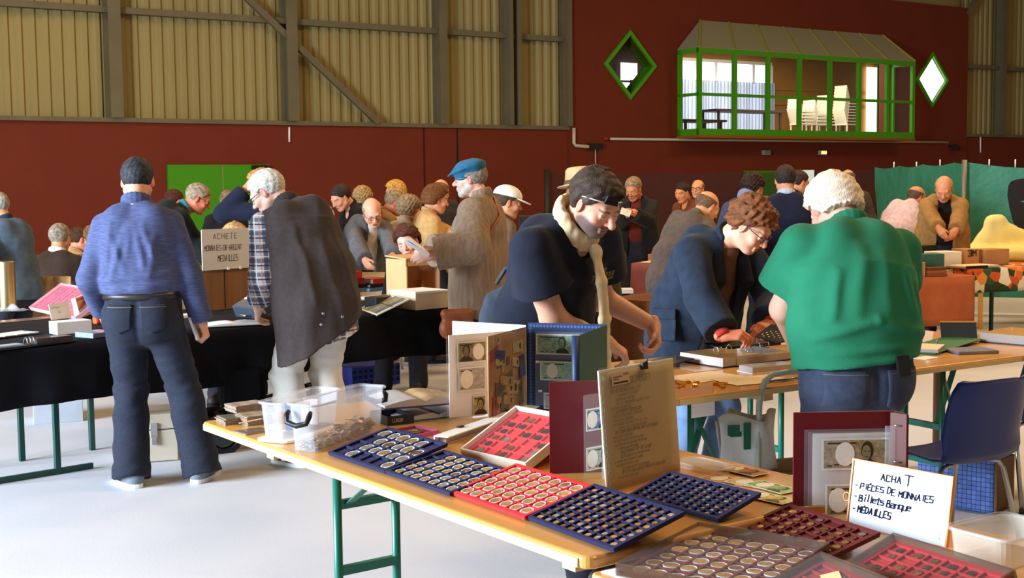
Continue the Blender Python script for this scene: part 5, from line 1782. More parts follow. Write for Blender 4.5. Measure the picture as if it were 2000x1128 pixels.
# each tray leans on a wooden block hidden behind it
def prop(M, d, z):
    p = M @ V((.03, d * .86, -.002))
    q = M @ V((.25, d * .86, -.002))
    if p.z - z > .008:
        b = MB()
        h = p.z - z
        b.b2((0, -.02, 0), ((q - p).length, 0.0, h - .003))
        o = b.build('tray_wedge', m_edge, M=FR((p.x, p.y, z), (q.x - p.x, q.y - p.y, 0)))
        return o
wn = ['blue tray nearest the plastic bin', 'second blue tray, next to the red one', 'red tray of small capsules', 'blue tray at the front corner of the table', 'blue tray in front of the clipped manuscript']
for i, (pL, pR, pB, nx, ny, kinds, gaps, fill, col) in enumerate([
        ((641, 888), (752, 925), (760, 839), 6, 4, ['silver', 'euro', 'bronze', 'silver'], {(0, 0), (2, 0), (3, 0), (4, 0), (0, 1), (0, 2)}, .95, navy),
        ((753, 925), (879, 969), (869, 884), 7, 5, ['silver', 'euro', 'bronze', 'gold'], {(0, 4), (0, 3)}, .97, navy),
        ((881, 966), (1026, 1016), (1010, 911), 7, 5, ['euro'], set(), 1.0, (206, 34, 38)),
        ((1031, 1015), (1200, 1079), (1163, 951), 10, 8, ['pl_bronze', 'pl_gold', 'pl_silver', 'pl_bronze'], set(), .97, navy),
        ((1228, 972), (1404, 1020), (1310, 926), 10, 8, ['pl_dark', 'pl_bronze', 'pl_silver', 'pl_gold'], set(), .93, (20, 24, 66))]):
    M, w, d = T(pL, pR, pB, TZ + .003)
    tray('%s of coins on the front table: %s' % (('navy' if col != (206, 34, 38) else 'red'), wn[i]), col, M, w, d, nx, ny, kinds, 'coin lying in the %s' % wn[i], 'coins in the %s' % wn[i], gaps, fill, margin=.012 if ny < 8 else .010)
    o = prop(M, d, TZ)
    if o:
        tag(o, 'low wooden wedge propping up the %s' % wn[i], 'wedge')
# tilted red tray in a white case
M, w, d = T((908, 888), (1031, 916), (1012, 807), TZ + .004)
tray('red coin tray with deep wells in a white case, propped up before the maroon album', (214, 44, 44), M, w, d, 5, 6, ['pl_dark', 'pl_bronze', 'pl_silver', 'pl_dark'], 'worn coin in the tilted red tray with a white case', 'coins in the tilted red tray', {(1, 1), (3, 0), (0, 5), (2, 4), (4, 3)}, .72, margin=.014, lid=2, rim=mat('white_case', (226, 214, 196), .4), name='coin_case')
o = prop(M, d, TZ)
if o:
    tag(o, 'wooden wedge behind the tilted red tray', 'wedge')
# maroon cases on the continuing table
mar = (104, 26, 26)
for lab, pL, pR, pB, nx, ny, kinds, fill, rad, col, lidk in [
        ('maroon case of capsuled coins with a smoky rim, nearest the front', (1209, 1097), (1474, 1147), (1366, 1018), 7, 6, ['gold', 'bronze', 'euro'], .96, None, mar, 1),
        ('maroon case of big old coins behind the smoky-rimmed one', (1450, 1026), (1622, 1088), (1543, 984), 6, 5, ['pl_bronze', 'pl_gold', 'pl_bronze', 'pl_silver'], .93, None, (96, 24, 24), 0),
        ('bright red coin case under a clear lid, beside the ACHAT sign', (1664, 1091), (1890, 1168), (1745, 1040), 6, 4, ['pl_dark', 'pl_dark', 'pl_bronze'], .8, None, (170, 34, 36), 2),
        ('red case with coins lying on yellow card, cut by the frame bottom', (1508, 1131), (1640, 1190), (1602, 1079), 4, 4, ['gold', 'bronze'], .6, None, (140, 28, 30), 1)]:
    zz = .029 if lidk else .008
    M, w, d = T(pL, pR, pB, T2Z + .006 + zz)
    M = M @ Matrix.Translation((0, 0, -zz))
    tray(lab, col, M, w, d, nx, ny, kinds, 'coin in the ' + lab.replace(' with a smoky rim,', ''), 'coins: ' + lab, set(), fill, rad, margin=.012, lid=lidk, name='coin_case')
    if pL[0] == 1508:
        for (u, v) in ((.35, .7), (.3, .3), (.8, .55)):
            b = MB()
            b.b2((-.02, -.018, 0), (.02, .018, .0012))
            tag(b.build('coin_card', mat('yellow_card', (222, 200, 140), .7), M=M @ Matrix.Translation((w * u, d * v, .0125)) @ Matrix.Rotation(u * 3, 4, 'Z')), 'small yellow card under a coin in the red case cut by the frame', 'card', 'yellow coin cards')
    o = prop(M, d, T2Z)
    if o:
        tag(o, 'thin wedge under the ' + lab.split(',')[0], 'wedge')

# ---- plastic bins
def bin_(label, pc, pl, pr, h, m, zt=TZ, handles=True, taper=.9, name='plastic_bin', lip=True):
    """bin with base corners at picture points: front corner pc, left corner pl, right corner pr"""
    c, l, r = G(*pc, zt), G(*pl, zt), G(*pr, zt)
    M = FR(c, r - c)
    x, y = (r - c).length, (l - c).length
    t = thing(name, label, 'bin', M)
    b = MB()
    k = (1 - taper) * .5
    lo = rrect(0, 0, x, y, .025, 4)
    hi = rrect(-x * k, -y * k - .0, x * (1 + k), y * (1 + k), .03, 4)
    n = len(lo)
    th = .0025
    il = rrect(th, th, x - th, y - th, .023, 4)
    ih = rrect(-x * k + th, -y * k + th, x * (1 + k) - th, y * (1 + k) - th, .028, 4)
    vs = [(p[0], p[1], 0) for p in lo] + [(p[0], p[1], h) for p in hi] + [(p[0], p[1], h) for p in ih] + [(p[0], p[1], th) for p in il]
    fs = [list(range(n))[::-1], [3 * n + i for i in range(n)]]
    for a in range(3):
        fs += [(a * n + i, a * n + (i + 1) % n, (a + 1) * n + (i + 1) % n, (a + 1) * n + i) for i in range(n)]
    b.add(vs, fs)
    b.build('bin_shell', m, t)
    if lip:
        b = MB()
        b.tube([(p[0] * 1.0, p[1], h) for p in rrect(-x * k - .004, -y * k - .004, x * (1 + k) + .004, y * (1 + k) + .004, .03, 4)], .005, 6, True)
        b.build('bin_rim', m_haze, t)
    if handles:
        for xx, s in ((-x * k - .006, -1), (x * (1 + k) + .006, 1)):
            b = MB()
            b.tube([(xx, y * .10, h * .88), (xx + s * .012, y * .08, h * .80), (xx + s * .02, y * .14, h * .66), (xx + s * .022, y * .5, h * .60), (xx + s * .02, y * .86, h * .66), (xx + s * .012, y * .92, h * .80), (xx, y * .90, h * .88)], [.006, .009, .009, .009, .009, .009, .006], 8)
            b.build('clip_handle', m_black, t)
    return t, M, x, y
t, M, x, y = bin_('clear plastic bin with black clip handles, part full of loose coins', (623, 885), (588, 876), (748, 842), .155, m_haze)
b = MB()
r = random.Random(5)
mats3 = [m_silv, m_bron, m_gold]
def heap(cx, cy):
    return .022 + .03 * math.exp(-((cx - x * .75) / .1) ** 2)
for k in range(420):
    cx, cy = r.uniform(.02, x - .02), r.uniform(.02, y - .02)
    z = r.uniform(.006, heap(cx, cy) + .006)
    n = V((r.uniform(-.7, .7), r.uniform(-.7, .7), 1)).normalized()
    p = V((cx, cy, z))
    rad = r.choice((.009, .011, .0125))
    p.x = min(max(p.x, rad + .006), x - rad - .006)
    p.y = min(max(p.y, rad + .006), y - rad - .006)
    b.cyl(p - n * .001, p + n * .001, rad, n=9, mi=r.choice((0, 0, 1, 1, 2)))
o = tag(b.build('loose_coins', mats3, M=M), 'heap of loose coins in the clear plastic bin', 'coins', kind='stuff')
t2, M2, x2, y2 = bin_('cloudy white tub standing on its lid behind the clear bin', (561, 858), (530, 850), (660, 826), .12, m_haze, TZ + .012, False, name='plastic_tub')
b = MB()
b.prism(rrect(-.02, -.02, x2 + .02, y2 + .02, .03), 0, .01)
tag(b.build('tub_lid', mat('lid_plastic', (236, 226, 214), .4), M=M2 @ Matrix.Translation((0, 0, -.011)), bev=.003), 'off-white lid under the cloudy tub', 'lid')
for k, (u, v, c) in enumerate(((.3, .4, (70, 90, 130)), (.5, .45, (180, 150, 130)), (.7, .5, (205, 190, 180)))):
    b = MB()
    b.box((x2 * u, y2 * v, .055), (.004, y2 * .6, .09))
    tag(b.build('card_packet', mat('packet_%d' % k, c, .5), M=M2), ['blue', 'tan', 'cream'][k] + ' card packet standing in the cloudy tub', 'packet')
# ---- bundles of old postcards at the left end
m_pc = mat('postcard_edge', (150, 128, 108), .5, vary=(40, .8, (90, 76, 66)), stretch=(1, 1, 12))
for lab, c0, c1, dep, n, col in (('grey-green bundle of sleeved postcards at the very end of the front table', (440, 831), (511, 823), .1, 5, (96, 104, 92)), ('bundle of sleeved postcards with a pale flower picture, before the tub', (484, 832), (534, 826), .11, 7, (180, 160, 130)), ('bundle of sleeved postcards at the back of the left table end', (462, 808), (525, 800), .10, 6, (196, 176, 164)), ('two loose sleeved postcards by the white lid', (482, 850), (535, 842), .09, 1, (120, 104, 92))):
    p, q = G(*c0, TZ), G(*c1, TZ)
    M = FRP(p, q)
    L = (q - p).length
    t = thing('postcard_bundle', lab, 'postcards', M)
    r = random.Random(n)
    b = MB()
    for k in range(n):
        dx = r.uniform(-.004, .004)
        b.b2((dx, r.uniform(-.003, .003), .0045 * k), (L + dx, dep, .0045 * k + .0042))
    b.build('card_stack', m_pc, t)
    b = MB()
    b.b2((.006, .006, .0045 * n), (L - .006, dep - .006, .0045 * n + .001))
    b.build('top_card', mat('pc_%02x%02x%02x' % col, col, .3, vary=(28, .9, tuple(int(c * .6) for c in col)), coat=.4), t)
b = MB()
p = G(484, 830, TZ + .034)
M = FR(p, (.6, .8, 0))
b.box((.04, .03, .006), (.1, .008, .002))
tag(b.build('paper_slip', mat('slip', (226, 196, 140), .6), M=M), 'narrow paper slip on the flower postcard bundle', 'paper')
# ---- shallow trays and albums at the back of the front table
def slabM(c0, c1, z=TZ):
    p, q = G(*c0, z), G(*c1, z)
    return FRP(p, q), (q - p).length
def open_box(label, M, L, D, h, m, name='tray_box', cat='box', th=.004, inner=None):
    t = thing(name, label, cat, M)
    b = MB()
    b.b2((0, 0, 0), (L, D, th))
    for lo, hi in (((0, 0, th), (L, th, h)), ((0, D - th, th), (L, D, h)), ((0, th, th), (th, D - th, h)), ((L - th, th, th), (L, D - th, h))):
        b.b2(lo, hi)
    b.build('box_body', m, t)
    if inner:
        b = MB()
        b.b2((th, th, th), (L - th, D - th, th + .002))
        b.build('box_lining', inner, t)
    return t
M, L = slabM((757, 832), (809, 826))
t = open_box('small black open tray beside the clear bin', M, L, .15, .034, m_black, inner=mat('tray_lining', (120, 132, 138), .4))
b = MB()
strokes(b, 'LUXOR', .02, .012, .011, Matrix.Rotation(math.radians(90), 4, 'X') @ Matrix.Translation((0, 0, .0)), z=.0006)
b.build('printed_word', mat('print_pale', (190, 190, 186), .5), t)
M, L = slabM((800, 858), (858, 847))
t = open_box('flat pink tray holding dark coins, behind the first blue tray', M @ Matrix.Translation((-.05, 0, 0)), L + .05, .13, .014, mat('pink_tray', (206, 74, 120), .5), name='coin_tray', inner=mat('pink_floor', (90, 60, 66), .7))
r = random.Random(3)
for k in range(16):
    coin('pl_dark' if k % 3 else 'pl_bronze', .0112, M @ Matrix.Translation((-.05 + .02 + (k % 8) * (L + .01) / 8, .045 + .035 * (k // 8) + r.uniform(-.004, .004), .0062)) @ Matrix.Rotation(r.uniform(-.1, .1), 4, 'X'), 'dark coin in the flat pink tray', 'coins in the pink tray')
def open_album(label, M, L, D, mL, mR, th=.012, cover=None, rise=.03, name='open_album'):
    """book lying open: two page blocks swelling towards the spine"""
    t = thing(name, label, 'album', M)
    b = MB()
    b.b2((-.006, -.006, 0), (L + .006, D + .006, .004))
    b.build('cover', cover or m_navy, t)
    for nm, x0, x1, s in (('left_pages', 0, L / 2, 1), ('right_pages', L, L / 2, -1)):
        b = MB()
        top = lambda u, v: (x0 + (x1 - x0) * u, D * v, .005 + th + rise * math.sin(u * math.pi * .62) * (1 - .75 * max(0, u - .8) / .2))
        b.grid(top, 12, 4)
        b.grid(lambda u, v: (x0 + (x1 - x0) * u, 0, .005 + (top(u, 0)[2] - .005) * v), 12, 2, 1)
        b.grid(lambda u, v: (x0 + (x1 - x0) * u, D, .005 + (top(u, 0)[2] - .005) * v), 12, 2, 1)
        b.grid(lambda u, v: (x0, D * u, .005 + (top(0, 0)[2] - .005) * v), 4, 2, 1)
        b.build('page_block', [mL if s > 0 else mR, m_pc2], t)
    return t
m_pc2 = mat('page_edges', (200, 192, 186), .5, vary=(60, .6, (160, 150, 150)), stretch=(1, 1, 14))
m_pgrey = mat('page_grey', (196, 192, 190), .25, vary=(14, .6, (160, 160, 166)), coat=.4)
m_ptan = mat('page_tan', (196, 166, 124), .25, vary=(9, .9, (150, 112, 76)), coat=.4)
M, L = slabM((800, 824), (905, 812))
open_album('open picture album lying lowest at the back of the front table', M @ Matrix.Translation((-.02, -.0, 0)), L + .06, .2, m_pgrey, m_pgrey, .008, mat('teal_cover', (40, 100, 116), .5), .012)
M, L = slabM((752, 800), (885, 789), TZ + .052)
open_album('open album with a tan picture page, resting across the lower album', M, L + .04, .24, m_pgrey, m_ptan, .008, mat('violet_cover', (60, 54, 96), .5), .018)
# white folder lying between bins and tilted tray
M, L = slabM((846, 869), (910, 850))
t = thing('ring_binder', 'white ring binder lying flat behind the red tray', 'binder', FRP(G(850, 868, TZ), G(1030, 806, TZ)))
b = MB()
L = (G(850, 868, TZ) - G(1030, 806, TZ)).length
b.b2((0, -.03, .0), (L, .0, .004))
b.b2((0, 0, 0), (L, .006, .028))
b.b2((0, -.05, .026), (L, .006, .030))
b.build('cover', m_wpaper, t)
b = MB()
b.b2((.02, -.03, .006), (L - .02, -.004, .024))
b.build('page_block', m_pc2, t)
for x in (.25, .78):
    b = MB()
    b.box((L * x, .0, .032), (.03, .014, .005))
    b.build('clip', m_black, t)
# ---------------------------------------------------------------- standing albums, the manuscript and the sign
def base(p):
    return Matrix.Translation(V(p))
def plate(b, P, Q, up, h, th, mi=0):
    """upright sheet between foot points P and Q"""
    P, Q = V(P), V(Q)
    x = (Q - P)
    n = x.cross(V(up)).normalized() * th / 2
    u = V(up) * h
    vs = [P - n, Q - n, Q - n + u, P - n + u, P + n, Q + n, Q + n + u, P + n + u]
    b.add(vs, [(0, 1, 2, 3), (7, 6, 5, 4), (0, 4, 5, 1), (1, 5, 6, 2), (2, 6, 7, 3), (3, 7, 4, 0)], mi)
Z = V((0, 0, 1))
def note_mats(c, c2):
    n = '%02x%02x%02x' % c
    return [mat('note_' + n, c, .5, vary=(70, 1.0, c2), stretch=(1, 1, 1)), mat('note_pale', (232, 228, 216), .5, vary=(60, .5, (214, 206, 190))), mat('note_dark_' + n, tuple(int(k * .42) for k in c2), .55), mat('note_face_' + n, tuple(int(k * .5 + j * .4) for k, j in zip(c, c2)), .55)]
def note(parent, T, x0, y0, x1, y1, c, c2, oval=.32, face=.72, z=.0012, name='banknote'):
    """printed banknote lying on the plane of T (x right, y up, z to the viewer)"""
    b = MB()
    w, h = x1 - x0, y1 - y0
    b.b2((x0, y0, z), (x1, y1, z + .0006), 1)
    b.b2((x0 + .03 * w, y0 + .06 * h, z), (x1 - .03 * w, y1 - .06 * h, z + .0010), 0)
    def disc(cx, cy, rx, ry, dz, mi, a0=0, a1=360, n=20):
        b.prism([(cx + rx * math.cos(math.radians(a0 + (a1 - a0) * k / n)), cy + ry * math.sin(math.radians(a0 + (a1 - a0) * k / n))) for k in range(n)], z, z + dz, mi)
    if oval:
        disc(x0 + w * oval, y0 + h * .5, h * .30, h * .38, .0016, 1)
    if face:
        cx = x0 + w * face
        b.prism([(cx - h * .32, y0 + h * .07), (cx + h * .34, y0 + h * .07), (cx + h * .3, y0 + h * .2), (cx + h * .1, y0 + h * .34), (cx - h * .1, y0 + h * .34), (cx - h * .28, y0 + h * .22)], z, z + .0016, 2)
        disc(cx, y0 + h * .60, h * .19, h * .30, .0015, 2)
        disc(cx - h * .02, y0 + h * .54, h * .135, h * .235, .0021, 3)
        for ex in (-.07, .05):
            b.b2((cx + h * (ex - .03), y0 + h * .575, z), (cx + h * (ex + .03), y0 + h * .6, z + .0025), 2)
        b.b2((cx - h * .06, y0 + h * .40, z), (cx + h * .04, y0 + h * .42, z + .0025), 2)
    for k in range(4):
        b.b2((x0 + w * (.08 + .1 * k), y0 + h * (.12 + .03 * (k % 2)), z), (x0 + w * (.15 + .1 * k), y0 + h * (.16 + .03 * (k % 2)), z + .0014), 2)
    b.b2((x0 + w * .08, y0 + h * .82, z), (x0 + w * .5, y0 + h * .87, z + .0014), 2)
    ob = b.build(name, note_mats(c, c2), parent)
    ob.matrix_local = T
    return ob
def rel(t, M):
    return t.matrix_world.inverted() @ M
def inpl(T, px, py):
    """picture point on the plane of frame T, in T's own coordinates"""
    p = T.inverted() @ onplane(px, py, T.translation, T.to_3x3() @ V((0, 0, 1)))
    return p.x, p.y
def notepx(t, T, a, c, *k, **kw):
    x0, y1 = inpl(T, *a)
    x1, y0 = inpl(T, *c)
    return note(t, rel(t, T), x0, y0, x1, y1, *k, **kw)
def vplane(P, Q):
    """frame of an upright page: origin P, x to Q, y up, z to the viewer"""
    x = (Q - P).normalized()
    z = x.cross(Z)
    return Matrix.Translation(P) @ Matrix((x, Z, z)).transposed().to_4x4()
def foot(px, py, zt, z=TZ):
    p = G(px, py, zt)
    return V((p.x, p.y, z + .001))
bcol = (188, 172, 132)
# white binder with the banknote collage on its cover
zt = 1.092
WL, WR, WC = foot(884, 627, zt), foot(1027, 635, zt), foot(952, 654, zt)
t = thing('banknote_album', 'white ring binder standing open, its cover printed with a collage of banknotes', 'album', base(WR))
O = WR
b = MB()
plate(b, WL - O, V((0, 0, 0)), Z, .322, .004)
b.build('back_cover', m_wpaper, t)
b = MB()
plate(b, WC - O, V((-.002, -.002, 0)), Z, .316, .004)
b.build('front_cover', mat('collage_ground', (186, 138, 92), .35, vary=(14, .8, (150, 104, 70)), coat=.4), t)
CT = vplane(WC, WR)
CTw = (WR - WC).length
b = MB()
r = random.Random(8)
for k in range(26):
    w, h = r.uniform(.05, .12), r.uniform(.03, .055)
    a = r.choice((0, 90, 12, 78, -10, 100))
    cx, cy = r.uniform(.03, CTw - .03), r.uniform(.03, .29)
    q = Matrix.Translation((cx, cy, 0)) @ Matrix.Rotation(math.radians(a), 4, 'Z')
    pts = [q @ V((x, y, 0)) for x, y in ((-w / 2, -h / 2), (w / 2, -h / 2), (w / 2, h / 2), (-w / 2, h / 2))]
    pts = [(min(max(p.x, .003), CTw - .004), min(max(p.y, .003), .312)) for p in pts]
    mi = r.choice((0, 1, 2, 3, 0, 2, 4))
    b.prism(pts, .002, .0026 + .00015 * k, mi)
    c = q @ V((w * .22, 0, 0))
    if .02 < c.x < CTw - .02 and .02 < c.y < .30:
        b.prism([(c.x + h * .22 * math.cos(i * .63), c.y + h * .3 * math.sin(i * .63)) for i in range(10)], .002, .0028 + .00015 * k, 5)
cm = [mat('col_%d' % i, c, .4, vary=(90, .8, tuple(int(j * .7) for j in c)), coat=.3) for i, c in enumerate(((196, 158, 108), (168, 70, 58), (206, 178, 130), (120, 104, 78), (70, 74, 130), (104, 74, 52)))]
b.build('collage_print', cm, t, rel(t, CT))
PA, PB = foot(876, 655, 1.075), WR + V((-.02, -.01, 0))
PT = vplane(PA, PB)
b = MB()
plate(b, PA - O + Z * .005, PB - O + Z * .005, Z, .30, .003)
b.build('page', m_wpaper, t)
b = MB()
plate(b, PA - O + V((-.008, -.012, .004)), PB - O + V((0, -.008, .004)), Z, .30, .0015)
b.build('clear_sleeve', m_clearp, t)
PT = PT @ Matrix.Translation((0, 0, .008))
notepx(t, PT, (893, 668), (950, 705), (150, 140, 96), (96, 92, 60), oval=.72, face=.3)
notepx(t, PT, (895, 718), (948, 760), (186, 182, 170), (150, 144, 134), oval=.3, face=0)
notepx(t, PT, (924, 772), (948, 810), (190, 170, 112), (140, 120, 76), oval=0, face=.6)
# blue album with dollar notes
BL_, BR_, BC = foot(1031, 630, zt), foot(1184, 633.5, zt), foot(1131, 654, zt)
t = thing('banknote_album', 'navy album standing open with green banknotes in clear pockets', 'album', base(BR_))
O = BR_
b = MB()
plate(b, BL_ - O, V((0, 0, 0)), Z, .322, .004)
b.build('back_cover', m_navy, t)
b = MB()
plate(b, BC - O, V((0, -.003, 0)), Z, .32, .005)
b.build('front_cover', m_greencov, t)
b = MB()
b.cyl(BC - O + V((-.012, .008, 0)), BC - O + V((-.012, .008, .318)), .014, n=12)
b.build('spine', m_navy, t)
BT = vplane(BL_, BR_)
bw = (BR_ - BL_).length
b = MB()
for k in range(22):
    b.prism([(.012 + (bw - .024) * k / 21 + .0055 * math.cos(i * .785), .31 + .0055 * math.sin(i * .785)) for i in range(8)], .002, .0026)
for k in range(24):
    b.prism([(.010 + .0055 * math.cos(i * .785), .012 + .0125 * k + .0055 * math.sin(i * .785)) for i in range(8)], .002, .0026)
b.build('dotted_border', mat('navy_dot', (64, 92, 150), .5), t, rel(t, BT))
BT2 = BT @ Matrix.Translation((0, 0, .012))
b = MB()
b.b2((.03, .01, -.004), (bw, .29, -.0025))
b.build('clear_sleeve', m_clearp, t, rel(t, BT2))
notepx(t, BT2, (1047, 651), (1150, 694), (170, 194, 168), (104, 140, 116), oval=.0, face=.5)
notepx(t, BT2, (1055, 704), (1150, 745), (176, 206, 186), (120, 170, 150), oval=.25, face=.0)
notepx(t, BT2, (1062, 766), (1120, 800), (186, 200, 190), (130, 150, 140), oval=.0, face=.4)
b = MB()
for (px, py) in ((1050, 706), (1055, 763)):
    x, y = inpl(BT2, px, py)
    b.b2((x - .007, y - .004, -.002), (x + .007, y + .004, .001))
b.build('price_label', m_wpaper, t, rel(t, BT2))
# maroon album with clear pages
ML = foot(1074, 925, TZ)
mt = CAMZ - (748 - 356) / F * ML.y
MR = G(1200, 742, mt)
MR = V((MR.x, MR.y, TZ + .001))
t = thing('banknote_album', 'tall maroon album standing open behind the clipped manuscript', 'album', base(ML))
O = ML
b = MB()
plate(b, V((0, 0, 0)), MR - O, Z, mt - TZ, .005)
b.build('cover', m_maroon, t)
b = MB()
plate(b, MR - O, MR - O + V((.03, -.03, 0)), Z, mt - TZ, .006)
b.build('spine', m_maroon, t)
for k, (px, py) in enumerate(((1141, 936), (1176, 952))):
    q = G(px, py, TZ) + Z * .003
    h = mt - TZ - .03 - .005 * k
    hp = MR + V((.008, -.02, .003))
    b = MB()
    plate(b, q - O, hp - O, Z, h, .0015)
    b.build('clear_sleeve', m_clearp, t)
    T_ = vplane(q, hp)
    L = (hp - q).length
    for (y0, y1) in ((.02, .088), (.135, .20)):
        note(t, rel(t, T_), .008, y0, min(L - .01, .16), y1, *(((150, 166, 196), (96, 120, 164)) if (k == 0) == (y0 > .1) else ((190, 196, 190), (140, 150, 146))), oval=.2, face=.6)
# the clipped manuscript
DB, DR = G(1186, 962, TZ) + Z * .001, G(1332, 921, TZ) + Z * .001
dx = (DR - DB).normalized()
DT_ = onplane(1169.5, 724, DB, dx)
up = (DT_ - DB)
DM = FX(DB, dx, up)
dw, dh = (DR - DB).length * .985, up.length
t = thing('manuscript_board', 'old handwritten tan manuscript in a clear sleeve, held by a clip and leaning upright', 'document', DM)
b = MB()
b.b2((0, 0, -.006), (dw, dh, -.001))
b.build('backing_board', mat('backing', (206, 196, 172), .6), t)
b = MB()
m_ms = mat('manuscript_paper', (186, 166, 122), .6, vary=(5, .6, (162, 140, 98)), bump=(40, .0006))
b.grid(lambda u, v: (.008 + (dw - .016) * u, .004 + (dh - .012) * v, .001 + .002 * math.sin(v * 5) * math.sin(u * 3)), 8, 12)
b.build('manuscript_sheet', m_ms, t, solid=.001)
b = MB()
Tm = Matrix.Identity(4)
r = random.Random(21)
strokes(b, 'Napoleon', dw * .26, dh * .86, .026, Tm, .09, .5, .2, .25, .05, .0045)
words = ['un senes', 'au rose des', 'de nre mon', 'Par la grace', 'et les lois', 'de nous', 'ordons que', 'A nos cos', 'le present', 'sera remis', 'en la forme', 'donne par']
y = dh * .80
for k in range(22):
    x = dw * r.uniform(.1, .2)
    wline = ''
    while len(wline) < r.choice((14, 20, 26, 28)):
        wline += r.choice(words) + ' '
    strokes(b, wline, x, y, .0075 if k % 5 else .011, Tm, .13, .5, .2, .3, .1, .0045)
    y -= dh * .034
b.v = [(p[0], p[1], p[2]) for p in b.v]
keep = [i for i, f in enumerate(b.f) if all(b.v[j][0] < dw - .015 and b.v[j][1] > .01 for j in f)]
b.f = [b.f[i] for i in keep]
b.m = [0] * len(b.f)
b.s = [False] * len(b.f)
b.build('handwriting', mat('faded_ink', (116, 92, 58), .7), t)
b = MB()
b.b2((-.004, -.001, .006), (dw + .004, dh + .008, .0068))
b.build('clear_sleeve', clear('sleeve_thin', (235, 230, 215), .07, .1, .12), t)
b = MB()
b.b2((dw * .13, dh * .86, .007), (dw * .36, dh * .965, .0074), 0)
for k, (x0, x1, yy) in enumerate(((.15, .26, .93), (.15, .22, .91), (.28, .35, .945), (.15, .34, .88))):
    b.b2((dw * x0, dh * yy - .003, .0074), (dw * x1, dh * yy + .002, .0078), 1 + (k == 3))
b.build('label_sticker', [mat('sticker', (206, 186, 150), .5), mat('sticker_print', (150, 120, 90), .6), mat('sticker_dark', (60, 46, 40), .6)], t)
b = MB()
b.box((dw * .56, dh - .006, .008), (.022, .02, .012))
b.tube([(dw * .56 - .006, dh, .014), (dw * .56 - .012, dh + .004, .02), (dw * .56, dh + .008, .022), (dw * .56 + .008, dh + .016, .016)], .0018, 6)
b.build('paper_clip', m_black, t)
b = MB()
for k in range(14):
    b.box((.006, dh * (.1 + .058 * k), .0072), (.005, .006, .0006))
b.build('punched_strip', mat('strip_holes', (150, 140, 118), .6), t)
# second maroon album, by the sign
AB = foot(1548, 989, TZ)
at_ = CAMZ - (808 - 350) / F * AB.y
H_ = at_ - TZ
P1, P2, P3 = foot(1747, 802, at_), foot(1773, 810, at_), A(1739, 838, 3.31)
P3.z = TZ + .001
t = thing('banknote_album', 'maroon album standing open on banknotes with portraits, behind the ACHAT sign', 'album', base(AB))
O = AB
b = MB()
plate(b, V((0, 0, 0)), P1 - O, Z, H_, .006)
b.build('back_cover', m_maroon, t, bev=.002)
b = MB()
plate(b, P1 - O, P2 - O, Z, H_, .006)
b.build('spine', mat('spine_maroon', (58, 8, 14), .5), t)
b = MB()
plate(b, P3 - O, P2 - O, Z, H_, .006)
b.build('front_cover', mat('rust_cover', (84, 32, 20), .5), t, bev=.002)
b = MB()
for k in range(3):
    b.tube([V((P1 + (P2 - P1) * .5 - O).to_tuple()) + V((.012 * math.cos(a) - .01, -.012 * math.sin(a) - .01, .03 + (H_ - .06) * k / 2)) for a in [i * .5 for i in range(8)]], .0018, 6)
b.build('ring', m_steel2, t)
pages = [((1570, 838), .985), ((1580, 843), .985), ((1588, 851), .985)]
for k, (p, zz) in enumerate(pages):
    q = AB + (P1 - AB) * (.10 + .035 * k) + V((0, -.014 - .005 * k, 0))
    HP = A(p[0], p[1], q.y).z - TZ - .006
    hp = P1 + V((.0, -.012 - .004 * k, 0))
    b = MB()
    plate(b, q - O + Z * .004, hp - O + Z * .004, Z, HP, .0012)
    b.build('clear_sleeve', m_clearp if k < 2 else clear('sleeve_front', (240, 240, 245), .12, .1, .2), t)
    if k == 1:
        b = MB()
        plate(b, q - O + V((.012, .001, .006)), hp - O + V((-.01, .001, .006)), Z, HP - .006, .001)
        b.build('white_page', mat('page_white', (226, 222, 218), .5), t)
        T_ = vplane(q, hp) @ Matrix.Translation((0, 0, .003))
        notepx(t, T_, (1605, 856), (1738, 915), (176, 156, 116), (124, 104, 70), oval=.34, face=.66)
        notepx(t, T_, (1612, 945), (1738, 1005), (176, 152, 112), (118, 96, 64), oval=.2, face=.5)
b = MB()
for k in range(1):
    q0 = P1 + V((.0, -.03, 0)) - O
    b.grid(lambda u, v: tuple(q0 + (P3 - P1) * .5 * u + V((-.03 * math.sin(u * 3.1), -.0, .012 + (H_ - .045) * v))), 10, 1)
b.build('curled_sleeve', m_haze, t)
# ACHAT sign
SB = G(1656, 1024, T2Z) + Z * .001
SR = G(1846, 1068, T2Z) + Z * .001
sx = (SR - SB).normalized()
STp = onplane(1669, 898, SB, sx)
SM = FX(SB, sx, STp - SB)
sw, sh = (SR - SB).length, (STp - SB).length
t = thing('handwritten_sign', 'small whiteboard with an orange frame reading ACHAT, leaning on the maroon album', 'sign', SM)
b = MB()
b.b2((0, 0, -.006), (sw, sh, 0))
b.build('board', mat('whiteboard', (226, 234, 238), .25, coat=.3), t)
b = MB()
f_ = .0045
m_or = mat('orange_frame', (224, 132, 54), .4)
for lo, hi in (((-f_, -f_, -.008), (sw + f_, 0, .003)), ((-f_, sh, -.008), (sw + f_, sh + f_, .003)), ((-f_, 0, -.008), (0, sh, .003)), ((sw, 0, -.008), (sw + f_, sh, .003))):
    b.b2(lo, hi)
b.build('frame', m_or, t)
b = MB()
b.tube([(-.012 + .009 * math.cos(a), sh * .42 + .011 * math.sin(a), 0) for a in [i * .4 for i in range(16)]], .0025, 6, True)
b.build('hanging_ring', m_or, t)
b = MB()
I4 = Matrix.Identity(4)
strokes(b, 'ACHA', sw * .30, sh * .775, sh * .105, I4, .17, .62, .26, .05, .1, .0012)
strokes(b, 'T', sw * .535, sh * .765, sh * .155, I4, .12, .95, .2, .05, 0, .0012)
